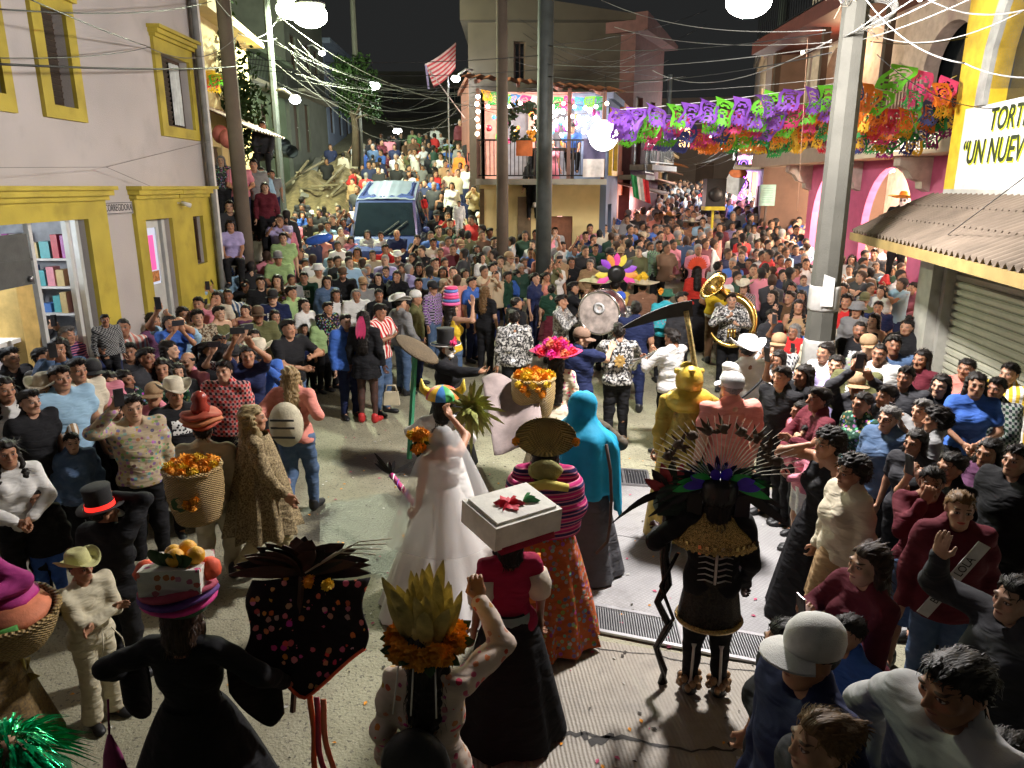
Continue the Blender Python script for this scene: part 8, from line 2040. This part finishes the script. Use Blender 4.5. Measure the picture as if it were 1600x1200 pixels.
def near_mark(x, y):
    return min(MARKS, key=lambda k: (k[0] - x) ** 2 + 1.6 * (k[1] - y) ** 2)[2]
LISTED = []
MASSROWS = []
def article(w): return 'an ' if w[0] in 'aeiou' else 'a '
CROWD = []      # (root, parts of the label, px, py)
def crowd_row(row, group='crowd watching the parade'):
    f = row.split()
    x, y, who, top, slv, bot, hair, hat, pose, face = float(f[0]), float(f[1]), f[2], f[3], f[4], f[5], f[6], f[7], f[8], float(f[9])
    opt = dict(o.split('=') for o in f[10:] if '=' in o); fl = [o for o in f[10:] if '=' not in o]
    sex, sc, noun = WHO[who]
    sc *= float(opt.get('s', 1)) * (1 + (hash_(x, y) - .5) * .10)
    tc, _, tp = top.partition(':'); bc = bot[:2]; bk = bot[2] if len(bot) > 2 else 'P'
    hs = HST[hair[0]]; hc = hair[1:] or 'bk'
    if who in 'ow' and hc == 'bk': hc = 'gy'
    ht = None if hat == '-' else (HAT[hat[0]], CODE[hat[1:3]])
    ps = PO[pose]; legs = opt.get('L', 'sit' if ps == 'lap' else 'stand')
    hh = (HEADZ + (.0 if not ht else .05)) * sc - (.4 * sc if legs == 'sit' else 0)
    if 'Y' in opt:
        p = at_y(x, y, float(opt['Y'])); p.z -= hh
    elif 'z' in opt:
        p = at_z(x, y, float(opt['z']) + hh); p.z -= hh
    else: p = on_ground(x, y, hh)
    dist = p.y
    if 23.9 < dist and group != 'x':
        MASSROWS.append((p.y, p.x, p.z, sc, x, y, CODE[tc], sex, face)); LISTED.append((x, y, 8)); return None
    props = {}
    for k, n in (('M', 'moustache'), ('D', 'beard'), ('G', 'spectacles'), ('K', 'lipstick')):
        if k in fl: props[n] = 1
    q = 'hi' if dist < 8.2 else 'lo'
    r = person(p, face, sex, sc, ps, legs, float(opt.get('yaw', 0)), float(opt.get('p', 0)), q, None, (CODE[tc], PAT[tp], slv), (CODE[bc], 'denim' if bc == 'db' else 'plain', bk), (hs, hc), ht, 'white' if hash_(y, x) > .86 else 'black' if dist < 15 else None, '', group, props, float(opt.get('w', 1)), 'N' in fl or dist > 16)
    if legs == 'sit': r.location.z -= .0
    LISTED.append((x, y, 12.5 * 14 / max(dist, 3)))
    if (x, y) == (1500, 794):
        q_ = MB(); q_.box((0, 0, 0), (.62, .075, .006)); M_ = Matrix.Translation((-.02, -.192, 1.15)) @ Matrix(((.42, -.9, 0, 0), (-.06, -.03, -1, 0), (.9, .42, -.06, 0), (0, 0, 0, 1)))
        o_ = q_.build('bag_strap', mat('strap_white', (.5, .5, .47), .7), r); o_.matrix_local = M_; lettering('BIMBA Y LOLA', .058, mat('strap_black', (.012, .012, .012)), r, M_ @ Matrix.Translation((0, 0, .004)) @ Matrix.Diagonal((1.05, 1.2, 1, 1)), .001)
    garment = CODE[tc] + ' ' + PATW[PAT[tp]] + SLW[slv] if not (bk in 'KXM' and bc == tc) else CODE[tc] + ' ' + PATW[PAT[tp]] + 'dress'
    garment = garment.replace('denim blue denim', 'blue denim')
    bits = [noun, 'in ' + garment]
    ex = []
    if ht: ex.append(ht[1] + ' ' + HATW[ht[0]])
    elif 'G' in fl: ex.append('glasses')
    elif HSW[hs]: ex.append(HSW[hs].replace('a ', ('a ' + {'gy': 'grey ', 'lb': 'light ', 'wh': 'white '}.get(hc, '')), 1) if HSW[hs].startswith('a ') else {'gy': 'grey ', 'lb': 'light ', 'wh': 'white ', 'br': 'brown '}.get(hc, '') + HSW[hs])
    CROWD.append([r, noun, garment, ex[0] if ex else '', POW[ps], near_mark(x, y), x, y])
    return r
def hash_(a, b): 
    v = math.sin(a * 12.9898 + b * 78.233) * 43758.5453
    return v - math.floor(v)
ROWS = '''
25 486 m bk J bkP s - s 75
60 502 o ch L naP s - p 60 M
66 559 B lg:p S naP s - s 80 yaw=15
105 522 w pl:b L bkP s - s 70
125 482 f bk S bkP t - s 65
134 505 f na N bkP l - C 70
164 500 t ch:k L bkP s - s 40 Y=8.2
145 460 m bk S bkP s - s 80 p=-20
176 467 m pi:g L bkP s cbk s 55
212 462 f lg L ol w - c 55
112 452 m wh S naP s - h 60
138 428 m ma L bkP c - u 70
90 462 b pu S bkP c - s 90
201 458 f gy L bkP S - s 70
250 458 f bk L bkP S - s 95
291 447 o na S bkP s wcr q 75 M
287 490 f bk N bkP l - s 50
309 497 m br:c S bkP p - s 40
331 512 g ta S bkP l - s 40
342 488 f ol N bkP s - i 60
344 420 o bl:k L naP s cre m 40
326 446 m lb:d L dbP s - p 20
383 446 B bk:p S bkP s - s 20
383 484 G pl N bkP S - s 5
403 488 m ol J naP s cbr c 25
265 545 f bk S bkK S - s 100
322 545 f bk J bkP t - u 95
343 534 f ch J bkP r - c 45
363 384 f la S bkP l - l 20 Y=13.9
362 357 m ch L bkP s - l 20 Y=14.6
376 420 f lb L bkP l - s 30
345 250 w ch:f S bkP o - w 20 Y=15.9
372 256 m pi S naP s - c 30 Y=16
396 258 m gy S bkP s - s 20 Y=16.4
412 225 m ch L bkP s - l 10 Y=18.5
408 268 f lb L bkP t - s 20 Y=16.6
425 272 b gy S naP s - s 10 Y=16.8
414 292 f ma L bkP S - s 20 Y=15.6
6 607 f wh L bkP w - s 60
97 612 m lb S naP s - s 55 w=1.12
124 604 m cr S bkP s - s 60
48 640 B bk S bkP s - s 70
52 668 b na L bkP s - s 85 s=1.05
112 690 g db:d J bkP b - s 40 s=1.08
10 706 G wh L bkP w - c 45
57 776 g bk J blP u - s 20 s=.92
195 592 f dg:f L dgK w - q 85 boots
172 596 f bk J bkP l - s 50
228 560 m ch S bkP s - s 75
15 560 m ch S bkP s - s 80
160 545 f na L bkP b - s 70
30 455 m ch J bkP s - s 60
240 500 f pl L bkP l - s 60
407 442 m bk S naP s - s 30
435 412 m pg S bkP s cgy c 15
443 384 m pg S naP s - s 20
455 458 m pg S naP s - s 75
475 434 m dg:p S naP s - s 10 G w=1.08
497 419 m cr S bkP s bwh s 25
511 440 f db:d J naP l - s 20
525 460 f wh L naP w - s 25
476 476 f wh S bkP S - s 60
512 482 B bk:f S bkP s - s 60
535 424 m bk J bkP s cbr s 15 D
557 461 o wh J bkP z - c 15
567 440 o gy S naP s cta s 30
592 460 f bk L bkP b - s 20
591 434 f bk S bkP l - s 0
620 430 f bk L naP S - m 0
621 400 m gy L naP s wwh s 5 D
655 418 B bk S bkP f - s -5
680 412 m ta S bkP s - s 30
692 424 f ch S bkP l - s 0
708 426 m be L naP z - s 10
654 444 m ch S bkP s - s 10
676 446 m pu:k L dbP s cbk s 60
650 462 m ol L naP s Cwh s 85
626 470 m gy:d L dbP s wwh k 130
592 486 m re:s S dbP s - q 60 p=-15
540 503 m bl J naP s - s 40
500 500 b pg L bkP s - s 60 s=1.12
476 514 b na L bkP s - s 20
450 514 m bk S dbP s - C 55
430 494 f dg J bkP l - s 35
425 554 g co S bkP s - s 60 s=1.05
574 366 f lg S dbP l - x 0
595 369 b wh S naP s - x 0 s=1.2
620 366 o na S naP B - x 5
602 390 m re S naP s - s 20
652 373 f bk S naP b - m -10
677 380 m cr:p S naP s - s 20
685 360 m ol S naP s - s 30
702 361 f gy L naP l - s 30
720 380 o lb:d L naP s cta s 50
558 394 f or:f S bkM l - s 0
548 374 g pi S pi f - s 10 s=1.1
536 347 f pi N naP l - h 40
555 326 b wh S naP s - s 0 s=1.1
512 352 f lb S naP t - s 10
478 360 b re L naP s - s 20 s=1.1
447 367 g pi L piP l - s 20 s=1.1
500 394 g wh N whM u - s 15
485 390 g ch L bkP l - p 20
425 357 G ch S gyP l - s 20
472 336 f bl L bkP l - m 20
487 333 b na L naP s cwh s 20 s=1.1
472 314 m ch L naP s - s 160
507 326 g pl L bkP S - s 170
420 333 g re L bkP l - s 20 s=1.1
408 315 m bk L bkP s - s 30
655 304 f re S dbP l - s 0
682 334 m bk S naP s cbk s 20
690 306 f bk N bkP l - s 10
732 312 m na L naP s - s 0
755 325 f wh S bkP l - p 10
703 349 m bk S naP s - x 10
717 318 t wh L whP s - s 0 Y=19
760 340 f be S naP l - h 10
745 389 f gy S naP l - s 20
752 402 f wh S naP o - s 60
765 364 m lb S naP s - s 30
772 378 m ch L naP s - s 20
782 384 m bl S naP s - s 60
796 400 o be S naP s cta s 70
744 404 f gy L naP T - s 30
770 419 m wh S naP s - s 60
793 432 B dg L naP s - s 70
758 455 f bk S bkP wlb - s 150
737 442 m bl S naP s - s 60
727 427 f bk S bkP l - s 40
807 474 m bk S bkP z - s 120 w=1.1
836 434 f na S naP b - s 60
853 432 g co N bkP b - s 60 s=1.2
862 452 f dg S ma b - s 170
896 450 m bk J bkP s - r 80
994 484 m na S naP s - s 175
1065 468 m ch J bkP s - s 40
1122 418 m gy S bkP s - s 120
893 409 f bk L bkP l - s 10
922 412 w ta L bkP s - c -20
930 389 m dg L naP s - u 10
953 394 m bk L bkP s cbk s 30
970 392 m ol L bkP s cta s -20
1005 370 m ch L bkP s wbe s 20
1030 384 m gr:k L bkP s - s 0
999 380 f be S bkP b - s 60
870 414 f wh S bkP l - u 30
852 387 m gy S bkP s - h 60
880 384 f wh S bkP l - s 20
867 362 m lg S bkP s - u 0
837 367 m bk L bkP s - s 0 G
823 352 m lb S bkP s - s 180
861 344 m ma L bkP s - p 0
915 369 m na S bkP s - s 10
807 404 g lg S bkP l - s 40
808 431 b bl L bkP c - s 60 s=1.1
897 390 f lb S bkP l - h 30
1207 462 f bk L bkP l - s -60
1237 449 f pl S bkP b - s -40
1234 465 m br L bkP s - s -60
1252 462 f bk S bkP l - s -30
1243 494 f re L bkP l - w -40
1241 516 w re S blP l - u -50 G
1265 517 B bl J bkP s - q -60
1281 522 f cr L bkP wlb - s -40 G
1289 549 f wh S bkP S - s -60
1255 585 f bk S bkP l - u -70
1307 568 f la L bkP b - s -35 w=1.14
1343 516 m bk:p S bkP z - s -25 D
1365 500 f bk N bkP l - c -60
1312 486 B cr J bkP s - s -60
1417 509 f bk J bkP T - c -45 w=1.14
1372 481 B na S bkP s - s -30
1378 455 f wh S bkP l - s -70
1382 443 o re J reP wwh Sre s -30 D
1427 449 f pi L bkP b - m -70
1393 399 m bk:p S bkP s - s -40 G
1331 405 f wh S bkP l - s -30
1338 389 m be S bkP s - s -60
1366 397 m ch L bkP s - s -40
1318 452 m na S bkP z - s -70
1351 465 m ol S bkP s col s -40
1340 478 f gy L bkP l bgy s -40
1400 331 m bk L bkP s - h -60 N
1510 574 f co S bkP b - s -50 w=1.1
1577 584 m ye:s J bkP s - s -60
1280 625 m ma L bkP s - C -90
1264 678 G pi L whH s - m -90 s=.92
1294 692 f bk N bkX c - e -80
1330 738 f cr J taK c - s -80
1348 628 f dg:f S bkP r - s -70
1389 652 w db:d J bkP b - s -60 G
1386 618 f ch S bkP s - s -80
1441 643 o gy S bkP s - p -70
1463 656 f gy L bkP c - s -120
1486 727 f bk S bkP b - p -75
1456 752 f ma L db b - m -30 G
1500 794 f ma J dbP tlb - s -20 K s=1.04
1557 607 m dg:k L bkP s - c -55
1357 882 f ma L bkP lbr - q -80
1325 990 b bl L bkP s - s -70 s=1.1
1268 1012 m na J naP s cwh s -80 s=1.07
1228 1002 f bk S bkP b - s -90
1285 1152 f ch S bkP blb - s -85 s=1.05
1500 1078 m lg L bkP s - i -75 p=-10 w=1.1 s=1.08
1588 935 f ch J bkP b - w -80 s=1.04
1562 1192 f bk S bkP t - s -60
1430 690 f ch S bkP l - s -60
1545 705 f pl L bkP l - s -60
1590 720 m bk J bkP s - s -70
1415 590 m ch S bkP s - s -50
1470 600 f bk L bkP l - s -50
1440 560 f ma S bkP l - s -60
1460 690 b ch S bkP s - s -50
1215 560 f wh S bkP l - s -50
1222 590 m bk L bkP s - s -60
1250 640 f pi S bkP l - s -80 s=.85
655 258 f or S dbP l - x 10 Y=30
618 243 m wh S bkP s hbk s 0 Y=31
602 262 f ma S bkP l - s 20 Y=30
610 272 m bk S bkP s - x 0 Y=28
644 248 m bk S bkP s - s 0 Y=31
672 244 m bk S bkP s - s 0 Y=31
660 262 b gy S bkP s - s 0 Y=29
558 252 f ye L bkP l - s 160 Y=31
536 242 f cr S taP l - s 180 Y=32
510 252 m bk S bkP s - x 20 Y=30
516 230 m na L bkP s - s 20 Y=33
572 275 m re S bkP s - s 180 Y=26
569 238 m bl L bkP s - s 180 Y=32
564 220 f cr N bkP l - u 10 Y=36
595 212 m bk S bkP s - h 0 Y=36
617 240 f wh L bkP l - s 20 Y=33
644 206 f pg S bkP l - s 10 Y=36
655 210 f gr S bkP l - s 0 Y=36
680 200 m wh L dbP s - s 150 Y=36
716 228 f gy L bkP l - s -20 Y=28
719 207 f ma L bkP l - l 0 Y=30
731 208 f pl L bkP l - l 0 Y=30
733 220 m bk J bkP s - s -20 Y=27.5
717 240 f or S bkP l - s -20 Y=27
719 258 f co S bkP l - s -20 Y=26
716 270 m be S bkP s - s 0 Y=25
729 262 f wh L bkP l - s 0 Y=25
744 264 f ma L bkP l - u -30 Y=24
675 280 m bl S bkP s - s 0 Y=25
740 295 f be L bkP l - p 0 Y=22
706 290 f wh L bkP l - s 0 Y=23
893 222 m bl S bkP s cbk l 0 Y=19.6
842 228 m bk L bkP s - s 180 Y=19.7
862 222 f pi S pi l - s 20 Y=20.0
833 250 f bk L bkP s - s 0 Y=19.8
'''.strip().split('\n')
ROWS_N = 0
for r_ in ROWS:
    f = r_.split()
    if len(f[5]) == 2: f[5] = f[5] + ('P' if f[2] in 'mbBot' or f[5] not in ('pi', 'ma', 'ol', 'db') else 'K')
    r_ = ' '.join(f)
    crowd_row(r_)
# faces between them: the nearer ones as people of their own, the far crowd as one mass
def proj(p):
    d = Vector(p) - Vector((0, 0, CAMH)); f = d.y * CT - d.z * ST; u = d.y * ST + d.z * CT
    return 800 + FPX * d.x / f, 600 - FPX * u / f, f
def in_poly(x, y, P):
    c = False
    for (x0, y0), (x1, y1) in zip(P, P[1:] + P[:1]):
        if (y0 > y) != (y1 > y) and x < (x1 - x0) * (y - y0) / (y1 - y0) + x0: c = not c
    return c
ZONES = [[(388, 318), (545, 326), (560, 410), (480, 430), (430, 470), (388, 470)], [(560, 400), (672, 385), (672, 330), (760, 330), (905, 345), (905, 420), (800, 440), (560, 440)], [(905, 300), (1010, 285), (1260, 285), (1262, 470), (1160, 450), (1120, 395), (1000, 400), (905, 400)],
         [(1310, 385), (1430, 380), (1430, 460), (1310, 480)], [(550, 228), (600, 212), (690, 208), (760, 270), (750, 325), (690, 300), (560, 300), (550, 300)], [(1195, 470), (1262, 470), (1262, 560), (1205, 560)], [(1010, 282), (1195, 282), (1195, 300), (1010, 300)], [(0, 430), (240, 430), (400, 470), (420, 545), (235, 640), (205, 690), (120, 790), (0, 800)], [(1195, 545), (1330, 500), (1460, 560), (1600, 640), (1600, 800), (1440, 760), (1330, 660), (1230, 640)]]
cand = []
rr = random.Random(11)
for iy in range(-16, 125):
    for ix in range(90):
        sc_ = 0; y = 11.5 + (iy * .32 if iy < 26 else 8.32 + (iy - 26) * .40) + rr.uniform(-.15, .15); x = -11 + ix * .42 + rr.uniform(-.19, .19) + (iy % 2) * .2
        if y < 11.5 and (x < -5.0 or x > TX(y) - .35 or -2.7 < x < 2.3): continue
        if -4.4 < x < -2.3 and 18.8 < y < 23.8: continue
        sc_ = rr.uniform(.87, 1.07) if rr.random() > .13 else rr.uniform(.66, .8)
        z = stand_z(x, y); px, py, dd = proj((x, y, z + HEADZ * sc_))
        if not any(in_poly(px, py, Z) for Z in ZONES): continue
        if y > 23 and px < 760 and rr.random() < .5: continue
        if y > 19.0 and px > 755 and px < 905: continue
        if any((px - a) ** 2 + (py - b_) ** 2 < (c_ * 1.15) ** 2 for a, b_, c_ in LISTED): continue
        cand.append((y, x, z, sc_, px, py)); LISTED.append((px, py, 8.0 * 14 / y))
cand.sort()
TOPS = ['bk', 'bk', 'ch', 'na', 'wh', 'wh', 'gy', 'lg', 'ma', 're', 'be', 'ol', 'db', 'lb', 'pi', 'cr', 'dg', 'bl', 'co', 'br', 'la', 'bk', 'ta']
n_single = max(0, 318 - len(PEOPLE))
for y, x, z, sc_, px, py in cand[:n_single]:
    fem = rr.random() < .5; who = ('g' if fem else 'b') if sc_ < .8 else ('f' if fem else 'm')
    face = (-12 if px > 1100 else 15 if px < 800 else 0) + rr.uniform(-30, 30)
    row = f"{px:.0f} {py:.0f} {who} {rr.choice(TOPS)}{rr.choice(['', '', '', '', ':k', ':p', ':f', ':s'])} {rr.choice('SSLLJ' if not fem else 'SSLLN')} bkP {rr.choice('lllStbow') if fem else rr.choice('sssszpB')} {rr.choice(['-'] * 9 + ['cbk', 'cta', 'wcr'])} {rr.choice('sssssscxcphum')} {face:.0f} Y={y:.2f}"
    crowd_row(row, 'crowd watching the parade' if y < 23.9 else 'x')
# the rest of the packed crowd further back
V, Q, Cc, base = [], [], [], 0
LOW = []
for sx, ps in (('m', 'stand'), ('f', 'stand'), ('m', 'clasp'), ('f', 'cross'), ('m', 'phone'), ('f', 'clasp')):
    v, q_, hp = body_arrays(sx, ps, 'stand', 0, 0, 'far'); tv, tq = top_arrays(sx, ps, 'L' if sx == 'f' else 'S', 'far'); bv, bq = bottom_arrays(sx, 'stand', 'P', 'far')
    hv_ = np.array(hair_mesh('short' if sx == 'm' else 'long').vertices[0].co)
    headv = hp[:, 2] < 5
    qc = v[q_].mean(1); q_ = q_[(qc[:, 2] > 1.33) | (np.abs(qc[:, 0]) > .24) | (qc[:, 1] < -.2)]
    LOW.append((v, q_, hp, tv, tq, bv, bq, headv))
rest = [c + (None, None, None) for c in cand[n_single:]] + MASSROWS
for y, x, z, sc_, px, py, fc_, fs_, ff_ in rest:
    v, q_, hp, tv, tq, bv, bq, hd = rr.choice(LOW) if fs_ is None else LOW[0 if fs_ == 'm' else 1]
    a = rr.choice((rr.uniform(-.7, .7), rr.uniform(-.7, .7), rr.uniform(1.2, 5))) if ff_ is None else math.radians(ff_); Rm = np.array([[math.cos(a), -math.sin(a), 0], [math.sin(a), math.cos(a), 0], [0, 0, 1]])
    sk = np.array(rr.choice(SKINS)); tone = np.tile(sk, (len(v), 1))
    hairy = hd & (((hp[:, 2] * .764 + hp[:, 1] * .645) > -.002) | ((hp[:, 1] > .0) & (hp[:, 2] > -.12))); tone[hairy] = np.array(HAIRC[rr.choice(('bk', 'bk', 'bk', 'br', 'bk', 'gy'))]); ax_ = np.abs(hp[:, 0]); eye_ = hd & (hp[:, 1] < -.055) & (ax_ < .052) & (ax_ > .012) & (np.abs(hp[:, 2] - .012) < .016); tone[eye_] *= .35; mo_ = hd & (hp[:, 1] < -.07) & (ax_ < .026) & (np.abs(hp[:, 2] + .058) < .010); tone[mo_] *= .5
    tcol = np.tile(np.array(COLS[fc_ or CODE[rr.choice(TOPS + ['bk', 'ch', 'na', 'ch'])]]), (len(tv), 1)); bcol = np.tile(np.array(COLS['navy']), (len(bv), 1))
    vv = v.copy(); vv[hairy] += (vv[hairy] - vv[hd].mean(0)) * .12
    for A, B_, T_ in ((vv, q_, tone), (tv, tq, tcol)) + (((bv, bq, bcol),) if y < 15 or 22 < y < 26 else ()):
        V.append(A @ Rm.T * sc_ + np.array((x, y, z))); Q.append(B_ + base); Cc.append(T_); base += len(A)
if V:
    m, nt, p_ = node_mat('far_crowd'); g = G(nt); at_ = g.n('ShaderNodeAttribute', attribute_name='tone'); g.l(at_.outputs['Color'], p_.inputs['Base Color']); p_.inputs['Roughness'].default_value = .8
    o = link('crowd', np_mesh('crowd', np.concatenate(V), np.concatenate(Q), [m], col=np.concatenate(Cc)), kind='stuff')
    o['label'] = 'packed far crowd filling the two streets'
# ------------------------------------------------ a label of its own for everybody
def words_n(s): return len(s.split())
ORD = ['leftmost', 'second from left', 'third from left', 'fourth from left', 'fifth from left', 'sixth from left', 'seventh from left', 'eighth from left']
def base_label(c, lvl):
    r, noun, gar, ex, pose, mk, x, y = c
    s = noun + ' in ' + gar
    if ex: s += ' with ' + ex
    if lvl >= 1 and pose: s += ', ' + pose
    s += ', ' + mk
    return s
for c in CROWD:
    s = base_label(c, 1)
    if words_n(s) > 16: s = base_label(c, 0)
    if words_n(s) > 13 and c[3]: s = base_label(c[:3] + [''] + c[4:], 1 if words_n(s) < 15 else 0)
    c.append(s)
byl = {}
for c in CROWD: byl.setdefault(c[8], []).append(c)
for s, L in byl.items():
    if len(L) > 1:
        L.sort(key=lambda c: c[6])
        for i, c in enumerate(L):
            t_ = s.replace(c[1] + ' in ', (ORD[i] if i < 8 else 'far right') + ' ' + c[1] + ' in ', 1)
            while words_n(t_) > 16 and ', ' in t_: 
                pr = t_.split(', '); t_ = ', '.join(pr[:-2] + pr[-1:]) if len(pr) > 2 else ' '.join(t_.split()[:16])
            c[8] = t_
for c in CROWD: c[0]['label'] = c[8]
lab_of = {c[0].name: c for c in CROWD}
for ph, r in HELD:
    c = lab_of.get(r.name)
    if c:
        tx = 'phone held by the ' + c[8]
        if words_n(tx) > 16: tx = 'phone of the ' + c[1] + ' in ' + c[2] + (' with ' + c[3] if c[3] and words_n(c[2] + c[3] + c[5]) < 9 else '') + ', ' + c[5]
    else: tx = 'phone held by the ' + r['label']
    tx = ' '.join(tx.split()[:16]).rstrip(',')
    tag(ph, tx, 'phone', 'phones held up by the crowd')
